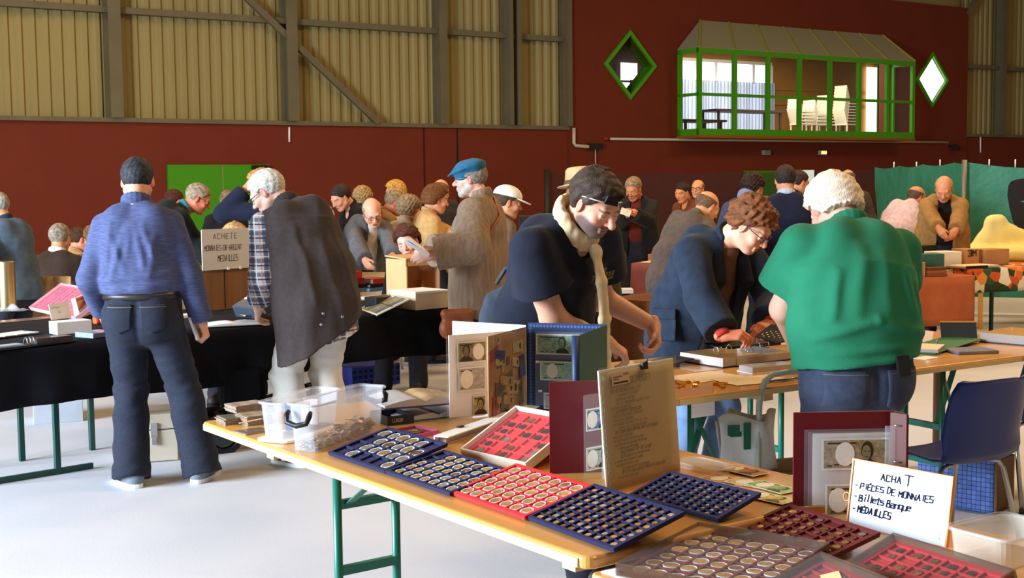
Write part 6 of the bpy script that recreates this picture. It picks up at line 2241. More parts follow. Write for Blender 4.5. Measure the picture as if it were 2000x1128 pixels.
strokes(b, '- PIÉCES DE MONNAIES', sw * .03, sh * .585, sh * .088, I4, .19, .62, .26, .12, .12, .0012)
strokes(b, '- Billets Banque', sw * .03, sh * .40, sh * .10, I4, .19, .55, .22, .15, .1, .0012)
strokes(b, '- MÉDAILLES', sw * .03, sh * .22, sh * .10, I4, .19, .5, .22, .15, .1, .0012)
b.build('lettering', mat('marker_ink', (14, 18, 48), .7, spec=.1), t)
b = MB()
for k in range(9):
    b.b2((sw * .93, sh * (.08 + .018 * k), 0), (sw * .945, sh * (.09 + .018 * k), .0006))
b.build('edge_print', mat('print_blue', (120, 170, 200), .5), t)
# loose notes, lids and a clear tub
for k, (px, py, rz, c, c2, lab) in enumerate(((1418, 938, 0, (206, 150, 84), (170, 110, 60), 'rust-coloured banknote lying nearest the manuscript'), (1470, 945, 8, (226, 200, 120), (190, 160, 80), 'yellow banknote between the rust and the green ones'), (1508, 953, -4, (170, 190, 120), (120, 150, 80), 'green banknote before the second maroon album'), (1500, 974, 5, (222, 200, 116), (190, 170, 90), 'yellow-green banknote behind the dark blue tray'), (1450, 922, 3, (196, 124, 70), (150, 90, 50), 'orange banknote at the back edge of the table'))):
    p = G(px, py, TZ)
    M = FR(p + Z * (.0006 + .0014 * k), TF.to_3x3() @ Matrix.Rotation(math.radians(rz), 3, 'Z') @ V((1, 0, 0)))
    t = thing('loose_banknote', lab, 'banknote', M)
    note(t, Matrix.Identity(4), -.075, -.038, .075, .038, c, c2, z=0)
p = G(1378, 914, TZ)
M = FR(p, TF.to_3x3() @ V((1, 0, 0)))
b = MB()
pts = rrect(-.09, -.05, .09, .05, .03)
b.tube([(x, y, .014) for x, y in pts], .003, 6, True)
b.prism(pts, .012, .014)
b.tube([(x * 1.03, y * 1.04, .002) for x, y in pts], .002, 6, True)
n = len(pts)
b.add([(x, y, .013) for x, y in pts] + [(x * 1.03, y * 1.04, .001) for x, y in pts], [(i, (i + 1) % n, n + (i + 1) % n, n + i) for i in range(n)])
tag(b.build('clear_lid', clear('lid_clear', (240, 236, 228), .22, .1, .25), M=M), 'clear rounded plastic lid at the back edge of the front table', 'lid')
bin_('shallow clear plastic tub at the right corner of the pale table', (1966, 1116), (1886, 1080), (2070, 1086), .07, clear('tub_clear', (246, 240, 226), .22, .1, .25), T2Z, False, .92, 'plastic_tub')

# ---------------------------------------------------------------- second table
f2, e2 = G(1316, 779, TZ), G(2000, 693, TZ)
UF = FRP((f2.x, f2.y, 0), (e2.x, e2.y, 0))
UI = UF.inverted()
xa, xb_ = (UI @ G(1376, 775, TZ)).x, (UI @ G(1868, 712, TZ)).x
beer_table('varnished trestle table with green legs before the woman in denim', UF, 2.62, .49, TZ, [xa, xb_], bars=(.47, .30), yl=(.05, .27), diag=1)
beer_table('second varnished trestle table, pushed up behind the one with gold clips', UF @ Matrix.Translation((0, .50, 0)), 2.62, .49, TZ, [1.25], bars=(.60, .30), yl=(.2, .42))
t_ = thing('table_brace_sheet', 'white folded sheet hanging under the front edge of the second table', 'paper', UF @ Matrix.Translation((xa - .02, .02, TZ - .09)))
b = MB()
b.b2((0, 0, 0), (.12, .003, .055))
b.build('sheet', m_wpaper, t_)
def clip_proto():
    t = thing('binder_clip', 'x', 'clip', Matrix.Identity(4), 'gold binder clips')
    b = MB()
    b.prism([(-.006, 0), (.006, 0), (.0015, .013), (-.0015, .013)], -.011, .011, T=Matrix.Rotation(math.radians(90), 4, 'X') @ Matrix.Identity(4))
    b.build('clip_body', mat('brass_clip', (226, 170, 60), .25, .8), t)
    for s in (-1, 1):
        b = MB()
        b.tube([(s * .001, -.006, .012), (s * .006, -.005, .022), (s * .010, 0, .029), (s * .006, .005, .022), (s * .001, .006, .012)], .0011, 6)
        b.build('clip_handle', mat('brass_clip', (226, 170, 60), .25, .8), t)
    return t
cp = None
r = random.Random(6)
for (px, py, n, lab) in ((1335, 752, 9, 'gold binder clip in the heap beside the manuscript on the second table'), (1408, 754, 4, 'gold binder clip in the small heap nearest the grey chair tube'), (1888, 660, 5, 'gold binder clip in the heap near the grey cloth pad')):
    c = G(px, py, TZ)
    for k in range(n):
        a = k * 2.4
        q = c + V((.024 * math.sqrt(k) * math.cos(a), .03 * math.sqrt(k) * math.sin(a), .0065))
        M = Matrix.Translation(q) @ Matrix.Rotation(r.uniform(0, 6), 4, 'Z') @ Matrix.Rotation(math.radians(90), 4, 'Y')
        if cp is None:
            cp = clip_proto()
            cp.matrix_world = M
            cp['label'] = lab
            cp['group'] = 'gold clips: ' + lab[20:50]
        else:
            copytree(cp, M, lab, 'gold clips: ' + lab[20:50])
def sheet(label, px, py, w, d, rz, m, z=TZ, name='paper_sheet', frame=None, cat='paper', th=.001):
    p = G(px, py, z)
    M = FR(p + Z * .0008, (frame or UF).to_3x3() @ Matrix.Rotation(math.radians(rz), 3, 'Z') @ V((1, 0, 0)))
    b = MB()
    b.b2((-w / 2, -d / 2, 0), (w / 2, d / 2, th))
    return tag(b.build(name, m, M=M), label, cat)
m_cream = mat('cream_paper', (240, 222, 192), .6, vary=(14, .3, (226, 200, 164)))
sheet('cream paper sheet nearest the gold clips', 1375, 736, .3, .21, 4, m_cream)
sheet('cream paper sheet overlapping the first, towards the chair tube', 1470, 742, .3, .19, -6, m_cream, TZ + .0015)
sheet('peach paper slip under the man in black\'s fingers', 1268, 712, .2, .12, 20, mat('peach_paper', (234, 190, 150), .6), TZ + .02)
sheet('small white slip beside the polo shirt man\'s hip', 1808, 699, .12, .07, 10, m_wpaper)
def page_stack(label, c0, c1, D, h, mtop, cover, z=TZ, name='ring_binder', cat='binder', rings=0, lid=0):
    M, L = slabM(c0, c1, z)
    t = thing(name, label, cat, M)
    b = MB()
    b.b2((-.006, -.006, 0), (L + .006, D + .006, .005))
    b.build('cover', cover, t)
    b = MB()
    b.b2((0, 0, .005), (L, D, h))
    b.build('page_block', [m_pc2], t, bev=.002)
    b = MB()
    b.b2((.002, .002, h), (L - .002, D - .002, h + .001))
    b.build('top_page', mtop, t)
    if lid:
        b = MB()
        b.bar((L * .5, D, .01), (L * .5, D + lid * .8, lid * .5), L, .004)
        b.build('open_cover', cover, t)
    for k in range(rings):
        b = MB()
        x = L * (k + .5) / rings
        b.tube([(x, D - .01 + .018 * math.cos(a), h + .022 * math.sin(a)) for a in [i * .35 for i in range(10)]], .0022, 6)
        b.build('ring', m_steel2, t)
    return t
page_stack('thick binder of sleeved pages with a golden top page, before the woman in denim', (1328, 706), (1412, 719), .26, .045, mat('gold_page', (196, 156, 96), .3, vary=(10, .8, (150, 110, 60)), coat=.3), m_black, rings=2)
page_stack('binder of bluish pages beside the thick golden one', (1440, 716), (1548, 702), .24, .04, m_pgrey, m_navy, rings=2)
page_stack('thin pile of bluish pages next to the polo shirt man', (1470, 730), (1555, 722), .1, .028, m_pgrey, m_paper, name='page_pile')
# the black binder held open in front of the woman
p0, p1, p2 = A(1394, 663, 5.95), A(1546, 676, 5.75), A(1300, 690, 5.5)
t = thing('ring_binder', 'black binder with its lid raised, right in front of the woman\'s hands', 'binder', FR(G(1396, 690, TZ), UF.to_3x3() @ V((1, 0, 0))))
b = MB()
b.b2((0, -.02, 0), (.34, .2, .006))
b.build('base_cover', m_black, t)
b = MB()
b.bar((.17, -.03, .028), (.17, .2, .062), .34, .005)
b.build('raised_cover', m_black, t)
for x in (.02, .27, .33):
    b = MB()
    b.tube([(x, -.02 + .016 * math.cos(a), .008 + .026 * math.sin(a)) for a in [i * .35 for i in range(10)]], .0022, 6)
    b.build('ring', m_steel2, t)
P = [A(1474, 657, 5.9), A(1506, 634, 5.98), A(1530, 634, 5.95), A(1546, 664, 5.8), A(1520, 668, 5.8)]
c = sum(P, V()) / 5
ax_ = (P[3] - P[0]).normalized()
PMt = FX(P[0], ax_, P[1] - P[0])
loc = [PMt.inverted() @ p for p in P]
t = thing('dotted_folder', 'black folder with gold dots held up by the woman in denim', 'folder', PMt)
b = MB()
b.prism([(p.x, p.y) for p in loc], -.003, .003)
b.build('folder_cover', m_black, t)
b = MB()
r = random.Random(2)
for i in range(7):
    for j in range(5):
        x, y = -.01 + .026 * i + .013 * (j % 2), .008 + .017 * j
        if x > .012 + y * .55 and x < .155 - y * .3 and y < .075:
            b.prism([(x + .0042 * math.cos(k), y + .0042 * math.sin(k)) for k in range(6)], .003, .0042)
b.build('gold_dots', mat('gold_dot', (196, 164, 60), .4, .3), t)
t = thing('ring_binder', 'black folder lying open under the hands of the man in the t-shirt', 'binder', FR(G(1292, 720, TZ), UF.to_3x3() @ V((1, .1, 0))))
b = MB()
b.bar((.0, .08, .006), (.2, .06, .03), .16, .005)
b.build('open_cover', m_black, t)
b = MB()
b.tube([(0, .02 + .012 * math.cos(a), .01 + .02 * math.sin(a)) for a in [i * .35 for i in range(10)]], .002, 6)
b.build('ring', m_steel2, t)
# right end of the second table
page_stack('green binder lying open with cream pages and rings, right of the polo shirt man', (1770, 690), (1832, 693), .22, .026, m_cream, mat('green_binder', (30, 110, 70), .5), rings=2)
M, L = slabM((1826, 694), (1925, 670))
t = thing('folder', 'green folder cover spread out to the right of the cream pages', 'folder', M)
b = MB()
b.bar((0, .10, .008), (L, .12, .02), .2, .004)
b.build('folder_cover', mat('green_binder', (30, 110, 70), .5), t)
M, L = slabM((1872, 693), (1952, 690))
t = thing('cloth_pad', 'blue-grey cloth-covered pad under the green folder', 'pad', M)
b = MB()
b.b2((0, 0, 0), (L, .16, .016))
b.build('pad_body', cloth('pad_cloth', (104, 120, 150), (150, 130, 110), 12, .8), t, bev=.004)
M, L = slabM((1842, 668), (1912, 668))
t = thing('booklet', 'black booklet leaning upright with an orange top edge, behind the green folder', 'booklet', M)
b = MB()
b.bar((L / 2, .03, .0), (L / 2, .07, .095), L, .012)
b.build('booklet_cover', mat('slate_cover', (40, 48, 56), .5), t)
b = MB()
b.bar((0, .072, .099), (L, .072, .099), .02, .006)
b.build('page_edge', mat('orange_edge', (206, 140, 60), .5), t)
page_stack('big ring binder of tan sleeved pages at the right end of the second table', (1914, 668), (2010, 676), .34, .05, mat('tan_page', (206, 160, 84), .35, vary=(8, .5, (180, 134, 66)), coat=.3), m_black, rings=1)

# ---------------------------------------------------------------- chairs and bags near the second table
def shell_chair(label, M, m, name='plastic_chair', group=None):
    t = thing(name, label, 'chair', M, group)
    b = MB()
    prof = [(.21, .415), (.20, .435), (.12, .44), (0, .432), (-.10, .425), (-.165, .435), (-.20, .47), (-.215, .54), (-.235, .64), (-.26, .74), (-.272, .785), (-.282, .80)]
    wid = [.19, .205, .215, .22, .22, .22, .22, .225, .225, .215, .195, .15]
    n = len(prof) - 1
    def fn(u, v):
        k = min(int(v * n), n - 1)
        f = v * n - k
        y = prof[k][0] * (1 - f) + prof[k + 1][0] * f
        z = prof[k][1] * (1 - f) + prof[k + 1][1] * f
        w = wid[k] * (1 - f) + wid[k + 1] * f
        x = (u - .5) * 2
        e = abs(x) ** 3
        back = max(0, (v - .45) / .55)
        return (x * w, y + .05 * e * min(1, back * 3), z + .028 * e * (1 - back) - (.012 if back > .95 else 0) * e)
    b.grid(fn, 16, 44)
    b.build('seat_shell', m, t, solid=.007)
    for x in (-1, 1):
        for y0, y1 in ((.13, .20), (-.11, -.21)):
            b = MB()
            b.tube([(x * .10, y0, .425), (x * .16, y0 * 1.05, .415), (x * .185, y0 * 1.1, .38), (x * .215, y1, .012)], .011, 8)
            o = b.build('leg', m_steel2, t)
            q = MB()
            q.cyl((x * .215, y1, 0), (x * .215, y1, .02), .014)
            q.build('rubber_foot', m_black, o)
    return t
m_bluep = mat('blue_plastic', (22, 46, 120), .32, bump=(300, .0006))
p = V((1.81, 5.55, 0))
shell_chair('blue plastic chair with chrome legs, seen from behind near the checked crate', Matrix.Translation((p.x + .07, p.y - .05, 0)) @ Matrix.Rotation(math.radians(27), 4, 'Z') , m_bluep)
p = G(2045, 1000, 0)
shell_chair('second blue plastic chair, mostly cut by the right edge of the frame', Matrix.Translation((p.x, p.y + .25, 0)) @ Matrix.Rotation(math.radians(20), 4, 'Z'), m_bluep)
def checks(t, co):
    n = nd(t, 'ShaderNodeTexBrick', Scale=22.0)
    n.offset = 0.0
    n.inputs['Color1'].default_value = lin((78, 112, 190))
    n.inputs['Color2'].default_value = lin((56, 88, 168))
    n.inputs['Mortar'].default_value = lin((26, 24, 26))
    n.inputs['Mortar Size'].default_value = .035
    n.inputs['Brick Width'].default_value = .5
    n.inputs['Row Height'].default_value = .5
    sx = nd(t, 'ShaderNodeSeparateXYZ')
    t.links.new(co, sx.inputs[0])
    cx = nd(t, 'ShaderNodeCombineXYZ')
    t.links.new(sx.outputs[0], cx.inputs[0])
    t.links.new(sx.outputs[2], cx.inputs[1])
    t.links.new(cx.outputs[0], n.inputs['Vector'])
    return n.outputs['Color']
p, q = G(1790, 985, 0), G(1940, 1008, 0)
M = FRP(p, q)
L = (q - p).length
t = thing('checked_crate', 'blue crate with a black check, standing under the table by the blue chair', 'crate', M)
b = MB()
b.b2((0, 0, .01), (L, .26, .27))
b.build('crate_body', mat('blue_checks', (78, 112, 190), .5, base=checks), t, bev=.01)
b = MB()
b.b2((L, .005, .02), (L + .012, .255, .262))
b.build('crate_end', mat('brown_end', (74, 48, 26), .6, vary=(8, .6, (120, 80, 40))), t)
# grey tubular chair by the polo shirt man
p = A(1482, 930, 5.27)
t = thing('tubular_chair', 'chair with a pale grey tube frame, mostly hidden by the polo shirt man', 'chair', Matrix.Translation((p.x, 5.27, 0)) @ Matrix.Rotation(math.radians(20), 4, 'Z') @ Matrix.Diagonal((.9, .9, .885, 1)))
m_tube = mat('pale_tube', (176, 182, 168), .35, .1)
b = MB()
b.tube([(-.006, .0, .0), (-.004, 0, .45), (.0, 0, .78), (.008, 0, .85), (.03, 0, .90), (.07, 0, .928), (.14, 0, .935), (.28, 0, .935), (.35, 0, .928), (.39, 0, .90), (.41, 0, .85), (.42, 0, .78), (.424, 0, .45), (.426, 0, 0)], .0145, 10)
b.build('back_frame', m_tube, t)
b = MB()
b.tube([(.02, .01, .86), (.05, .012, .895), (.2, .012, .90), (.37, .012, .895), (.40, .01, .86)], .007, 8)
b.build('rail', m_steel2, t)
b = MB()
b.b2((.01, .01, .44), (.41, .26, .465))
b.build('seat', mat('brown_seat', (120, 84, 50), .5), t, bev=.008)
for x in (.0, .42):
    b = MB()
    b.cyl((x, .20, .44), (x, .26, 0), .0125, n=10)
    b.build('leg', m_tube, t)
# white carrier bag with green print
p = A(1402, 900, 5.25)
t = thing('carrier_bag', 'tall white carrier bag with green print, standing under the second table', 'bag', Matrix.Translation((p.x, p.y, 0)) @ Matrix.Rotation(math.radians(14), 4, 'Z'))
b = MB()
def bagf(u, v):
    a = u * 4
    k = int(a) % 4
    f = a - int(a)
    c = [(0, 0), (.17, -.03), (.30, .08), (.12, .14)]
    x = c[k][0] * (1 - f) + c[(k + 1) % 4][0] * f
    y = c[k][1] * (1 - f) + c[(k + 1) % 4][1] * f
    return (x + .012 * math.sin(v * 9 + u * 20), y + .012 * math.sin(v * 7 + u * 14), .65 * v + .018 * math.sin(u * 18) * v)
b.grid(bagf, 48, 14)
b.build('bag_body', mat('bag_white', (232, 236, 238), .45, bump=(14, .008)), t, solid=.002)
b = MB()
for (x, z, w, h) in ((.03, .58, .05, .045), (.10, .52, .03, .11)):
    b.box((x + w / 2, -.034, z + h / 2), (w, .004, h), Matrix.Rotation(math.radians(-10), 3, 'Z'))
b.box((.065, -.033, .585), (.05, .003, .02))
b.build('green_print', mat('green_ink', (14, 96, 70), .5), t)
# shoulder bag of the man in the t-shirt, satchel of the man in the cap
def blob(name, label, cat, M, prims, m, h=.008, post=None):
    v, f = sdf_mesh([(q, k) for q, k in prims], h, .02, post)
    o = np_mesh(name, [(v, f)], m, None, M)
    return tag(o, label, cat)
p = A(1000, 600, 5.3)
o = blob('shoulder_bag', 'slouchy slate grey shoulder bag hanging behind the man in the black t-shirt', 'bag', Matrix.Translation(p) @ Matrix.Rotation(math.radians(-8), 4, 'Z'), [(cap((-.05, 0, -.12), (.06, .02, -.13), .07, .075, (0, 0, 1), 1.2), .03), (cap((-.085, 0, .04), (.05, .0, .10), .025, .03, (0, 1, 0), 1.8), .05), (cap((-.08, 0, -.05), (.07, .0, .02), .06, .07, (0, 0, 1), 1.3), .05)], cloth('slate_bag', (50, 57, 68), (38, 44, 54), 12), .008, folds(.008, 18, 4, (1.2, 1, .6)))
b = MB()
b.tube([(-.06, -.03, .1), (-.02, -.04, .16), (.05, -.02, .20), (.12, .0, .22)], .009, 8)
b.tube([(-.05, -.07, .05), (-.01, -.085, -.05), (.0, -.085, -.16)], .004, 6)
b.build('bag_strap', mat('strap_dark', (44, 50, 60), .7), o)
p = A(893, 628, 8.4)
o = blob('leather_satchel', 'tan leather satchel hanging at the side of the man in the flat cap', 'bag', Matrix.Translation(p) @ Matrix.Rotation(math.radians(10), 4, 'Z'), [(cap((-.07, 0, -.045), (.07, 0, -.045), .05, .05, (0, 0, 1), 1.3), .02), (cap((-.08, 0, .055), (.08, 0, .055), .03, .03, (0, 1, 0), 1.2), .04)], mat('tan_leather2', (140, 74, 40), .5, vary=(9, .5, (110, 54, 28))), .008)
b = MB()
b.box((0, -.066, .0), (.05, .01, .03))
b.build('buckle_flap', mat('tan_leather3', (108, 54, 30), .5), o)
p = A(815, 484, 8.3)
b = MB()
b.box((0, 0, 0), (.02, .13, .18), Matrix.Rotation(math.radians(-58), 3, 'Y'))
b.box((.014, 0, .01), (.012, .12, .17), Matrix.Rotation(math.radians(-52), 3, 'Y'))
tag(b.build('booklet', m_wpaper, M=Matrix.Translation(p)), 'small white booklet held up by the man in the flat cap', 'booklet')
p = A(381, 640, 7.1)
b = MB()
b.box((0, 0, 0), (.012, .09, .13), Matrix.Rotation(math.radians(-18), 3, 'Y'))
tag(b.build('booklet', mat('pale_booklet', (206, 206, 210), .5), M=Matrix.Translation(p)), 'thin pale booklet in the right hand of the man in the blue shirt', 'booklet')
p = A(1222, 414, 13.62)
b = MB()
b.box((0, 0, 0), (.11, .006, .07), Matrix.Rotation(math.radians(20), 3, 'Y'))
tag(b.build('paper_slip', m_cream, M=Matrix.Translation(p)), 'slip of paper read by the man in the black jacket', 'paper')
# ---------------------------------------------------------------- black-draped table on the left
BZ = .75
b0, b1 = G(-60, 690, BZ), G(880, 600, BZ)
KF = FRP((b0.x, b0.y, 0), (b1.x, b1.y, 0))
KL = (V((b1.x, b1.y, 0)) - V((b0.x, b0.y, 0))).length
KI = KF.inverted()
KD = 1.5
t = thing('draped_table', 'long table draped in black cloth, behind the man in blue', 'table', KF)
b = MB()
b.b2((0.02, .02, BZ - .03), (KL - .02, KD, BZ - .004))
b.build('tabletop', m_wood, t)
for px in (2, 178, 330, 545, 752):
    x = min(max((KI @ G(px, 700 - px * .09, BZ)).x, .05), KL - .05)
    for y in (.12, .62):
        b = MB()
        b.bar((x, y, 0), (x, y, BZ - .03), .03, .03)
        b.build('leg', m_gleg2, t)
x0, x1 = (KI @ G(2, 690, BZ)).x, (KI @ G(178, 664, BZ)).x
b = MB()
b.bar((x0, .12, .018), (x1, .12, .018), .025, .03)
b.build('foot_bar', m_gleg2, t)
m_bcloth = cloth('black_cloth', (10, 10, 14), (16, 16, 22), 20, .5, .95, sheen=0)
b = MB()
def drape(u, v):
    x = KL * u
    if v < .5:
        return (x, KD * (1 - v * 2), BZ)
    k = (v - .5) * 2
    return (x, -.01 - .02 * k + .022 * k * math.sin(x * 9) + .012 * k * math.sin(x * 23 + 1), BZ - .005 - k * (.335 - .02 * math.sin(x * 3.1) - .03 * (x / KL)))
b.grid(drape, 120, 12)
o = b.build('black_drape', m_bcloth, M=KF, solid=.003)
tag(o, 'black cloth draped over the long table, hanging halfway to the floor', 'tablecloth')
BT = BZ + .002
def on(px, py, z=BT):
    return G(px, py, z)
def kx(rz=0):
    return KF.to_3x3() @ Matrix.Rotation(math.radians(rz), 3, 'Z') @ V((1, 0, 0))
def boxat(name, label, cat, c0, c1, D, h, m, z=BT, parts=None, bev=.003, rz=None):
    """box whose front bottom edge runs between picture points c0 and c1"""
    p, q = G(*c0, z), G(*c1, z)
    M = FRP(p, q)
    L = (q - p).length
    t = thing(name, label, cat, M)
    b = MB()
    b.b2((0, 0, 0), (L, D, h))
    b.build('body', m, t, bev=bev)
    for nm, lo, hi, mm in (parts or ()):
        b = MB()
        b.b2([lo[0] * L, lo[1] * D, lo[2] * h], [hi[0] * L, hi[1] * D, hi[2] * h])
        b.build(nm, mm, t)
    return t, M, L
m_card = mat('cardboard', (190, 142, 92), .7, vary=(6, .4, (168, 120, 74)))
m_cardl = mat('pale_cardboard', (222, 196, 160), .65, vary=(6, .3, (206, 176, 138)))
m_brass = mat('brass', (172, 152, 112), .35, .85, vary=(4, .5, (140, 116, 76)))
p = on(15, 603)
b = MB()
b.lathe([(.068, 0), (.07, .01), (.062, .02), (.062, .34), (.06, .345), (.054, .345), (.054, .33)], n=32)
tag(b.build('brass_cylinder', m_brass, M=Matrix.Translation(p)), 'tall brass shell case standing at the left edge', 'cylinder')
b = MB()
r = random.Random(4)
b.grid(lambda u, v: ((u - .5) * .2, (v - .5) * .12, .008 + .05 * abs(math.sin(u * 6 + v * 3)) * math.sin(u * 3.14) * math.sin(v * 3.14)), 14, 10)
tag(b.build('plastic_wrap', m_haze, M=Matrix.Translation(on(24, 608)), solid=.001), 'crumpled clear plastic wrap at the foot of the brass cylinder', 'wrap')
M, w, d = tray_frame((62, 604), (152, 624), (122, 559), BT)
tray('pink tray of coin holders propped up left of the man in blue', (206, 74, 104), M, w, d, 6, 5, ['pl_silver'], 'pale coin holder in the propped pink tray', 'coin holders in the pink tray', set(), .9, lid=1, rim=mat('pink_case', (222, 170, 180), .4), name='coin_case')
o = prop(M, d, BT)
if o:
    tag(o, 'block propping up the pink coin tray', 'wedge')
M, w, d = tray_frame((150, 622), (190, 604), (140, 585), BT)
tray('second pink coin case, half behind the white price card', (200, 84, 110), M, w, d, 3, 3, ['pl_silver'], 'coin in the second pink case behind the white price card', 'coins in the second pink case', set(), .8, lid=1, rim=mat('white_case', (226, 214, 196), .4), name='coin_case')
o = prop(M, d, BT)
if o:
    tag(o, 'block under the second pink coin case', 'wedge')
m_sl = mat('sleeve_page', (150, 116, 110), .2, vary=(8, .6, (196, 170, 160)), coat=.5)
boxat('sleeved_page', 'brownish sleeved page lying at the left edge of the draped table', 'page', (-30, 634), (105, 622), .12, .008, m_sl)
def holders(label, c0, c1, D):
    t, M, L = boxat('coin_page', label, 'page', c0, c1, D, .012, m_black)
    b = MB()
    for i in range(5):
        for j in range(3):
            b.b2((L * (i + .06) / 5, D * (j + .06) / 3, .012), (L * (i + .94) / 5, D * (j + .94) / 3, .015))
    b.build('white_holders', m_wpaper, t)
    b = MB()
    for i in range(5):
        for j in range(3):
            b.b2((L * (i + .3) / 5, D * (j + .42) / 3, .015), (L * (i + .7) / 5, D * (j + .52) / 3, .0156))
    b.build('holder_print', m_dark, t)
holders('page of white coin holders at the left of the draped table', (-40, 668), (78, 652), .16)
t, M, L = boxat('ring_binder', 'black ring binder of dark pages lying open in front of the white holders', 'binder', (-20, 687), (148, 668), .10, .012, m_black, parts=[('page_block', (.55, .1, 1), (.98, .95, 3.4), mat('dark_pages', (84, 74, 76), .25, vary=(30, .8, (40, 36, 42)), stretch=(1, 1, 9), coat=.5)), ('left_page', (.02, .1, 1), (.4, .9, 1.8), mat('pale_blue', (170, 190, 214), .3))])
for x in (.08, .44, .48, .52):
    b = MB()
    b.tube([(L * x, .03 + .02 * math.cos(a), .014 + .04 * math.sin(a)) for a in [i * .35 for i in range(10)]], .0025, 6)
    b.build('ring', m_steel2, t)
boxat('white_box', 'white card box under the price card, left of the man in blue', 'box', (112, 654), (180, 648), .12, .075, m_wpaper)
M = FRP(on(122, 650), on(168, 644)) @ Matrix.Translation((-.02, .07, .077)) @ Matrix.Rotation(math.radians(78), 4, 'X')
t = thing('price_card', 'small white handwritten price card standing on the white box', 'sign', M)
b = MB()
b.prism([(0, 0), (.15, 0), (.145, .10), (.0, .095)], 0, .002)
b.build('card', m_wpaper, t)
b = MB()
strokes(b, '1 €', .055, .036, .016, I4, .14, .5, .2, 0, .1, .0022)
strokes(b, 'nuvnmunr', .02, .068, .012, I4, .12, .5, .2, 0, .1, .0022)
b.build('lettering', mat('pencil', (150, 140, 130), .6), t)
boxat('orange_box', 'small bright orange box peeking out beside the blue shirt man\'s hip', 'box', (188, 634), (226, 630), .05, .055, mat('orange_red', (236, 84, 30), .5), bev=.015)
boxat('sleeve_album', 'pale blue sleeved album next to the man in blue', 'album', (182, 661), (228, 655), .16, .03, mat('blue_pages', (150, 168, 200), .25, vary=(30, .6, (96, 110, 150)), stretch=(1, 1, 8), coat=.4))
# wooden cabinet with the ACHETE sign
t, M, L = boxat('wooden_cabinet', 'brown wooden cabinet standing on the draped table under the ACHETE sign', 'cabinet', (398, 608), (492, 599), .26, .30, mat('cabinet_wood', (150, 104, 66), .45, vary=(4, .6, (120, 80, 48)), stretch=(6, 6, .4)))
b = MB()
b.b2((L * .43, -.004, .01), (L * .445, 0, .29))
b.build('door_gap', m_dark, t)
SM_ = M @ Matrix.Translation((-.01, -.01, .285)) @ Matrix.Rotation(math.radians(90), 4, 'X')
k_ = L + .02
t = thing('cardboard_sign', 'white hand-lettered sign reading ACHETE MONNAIES OR ARGENT MEDAILLES on the cabinet', 'sign', SM_)
b = MB()
b.prism(rrect(0, 0, k_, .285, .012), 0, .006)
b.build('board', mat('grey_card', (222, 216, 210), .7), t)
b = MB()
strokes(b, 'ACHETE', k_ * .22, .215, .036, I4, .1, .62, .36, .04, .05, .0065)
strokes(b, 'MONNAIES.OR.ARGENT', k_ * .045, .135, .036, I4, .1, .36, .155, .04, .05, .0065)
strokes(b, 'MEDAILLES', k_ * .30, .058, .042, I4, .1, .34, .15, .04, .05, .0065)
b.build('lettering', mat('black_pen', (60, 54, 54), .6), t)
b = MB()
b.b2((k_ * .48, -.004, .006), (k_ * .52, .012, .012))
b.b2((k_ * .72, -.004, .006), (k_ * .76, .012, .012))
b.b2((k_ * .52, .004, .006), (k_ * .72, .008, .008))
b.build('tape_strip', m_wpaper, t)
t = thing('file_box', 'slate grey file box tipped towards the man in the vest', 'box', FRP(on(456, 622), on(512, 628)))
b = MB()
R_ = Matrix.Rotation(math.radians(24), 3, 'X')
b.box((.12, .11, .09), (.26, .22, .085), R_)
b.build('box_body', mat('slate', (58, 64, 76), .45), t, bev=.008)
b = MB()
b.box((.03, .13, .15), (.035, .11, .004), R_)
b.build('white_label', m_wpaper, t)
b = MB()
b.tube([(.09, -.012, .035), (.11, -.02, .03), (.15, -.02, .03), (.17, -.012, .035)], .006, 8)
b.build('handle', m_steel2, t)
open_album('open album of pale pages on the draped table, before the slate file box', FRP(on(405, 640), on(520, 634)) @ Matrix.Translation((0, .0, 0)), .38, .2, m_wpaper, m_pgrey, .006, m_black, .01)
boxat('page_pile', 'pale pile of pages at the back beside the wooden cabinet', 'pages', (345, 622), (395, 618), .1, .02, m_paper)
# propped album panel of brown notes
PLp, PRp = on(700, 603), on(728, 612)
px_ = (PRp - PLp).normalized()
up_ = onplane(776, 566, PLp, px_)
PM = FX(PLp, px_, up_ - PLp)
pw, ph = (PRp - PLp).length * 1.25, (up_ - PLp).length * .8
t = thing('note_panel', 'tilted sleeved panel of brownish notes, right of the man in the vest', 'album', PM)
b = MB()
b.b2((0, 0, -.008), (pw, ph, 0))
b.build('panel_board', mat('panel_cream', (206, 192, 164), .5), t)
for k in range(4):
    b = MB()
    b.b2((pw * .06 + pw * .225 * k, ph * .04, 0), (pw * .06 + pw * .225 * k + pw * .2, ph * .96, .002))
    b.build('note_strip', mat('strip_%d' % k, ((176, 156, 120), (150, 128, 84), (170, 160, 140), (120, 112, 98))[k], .25, vary=(18, .8, (100, 86, 60)), coat=.5), t)
b = MB()
b.b2((0, ph * .48, .002), (pw, ph * .5, .004))
b.build('band', m_dark, t)
boxat('panel_rest', 'dark low box holding up the tilted note panel', 'box', (735, 606), (808, 598), .12, .09, m_black)
boxat('carton', 'pale carton at the right end of the draped table', 'box', (812, 606), (877, 600), .3, .12, m_cardl, parts=[('carton_lid', (-.01, -.01, .95), (1.01, 1.01, 1.06), m_wpaper)])
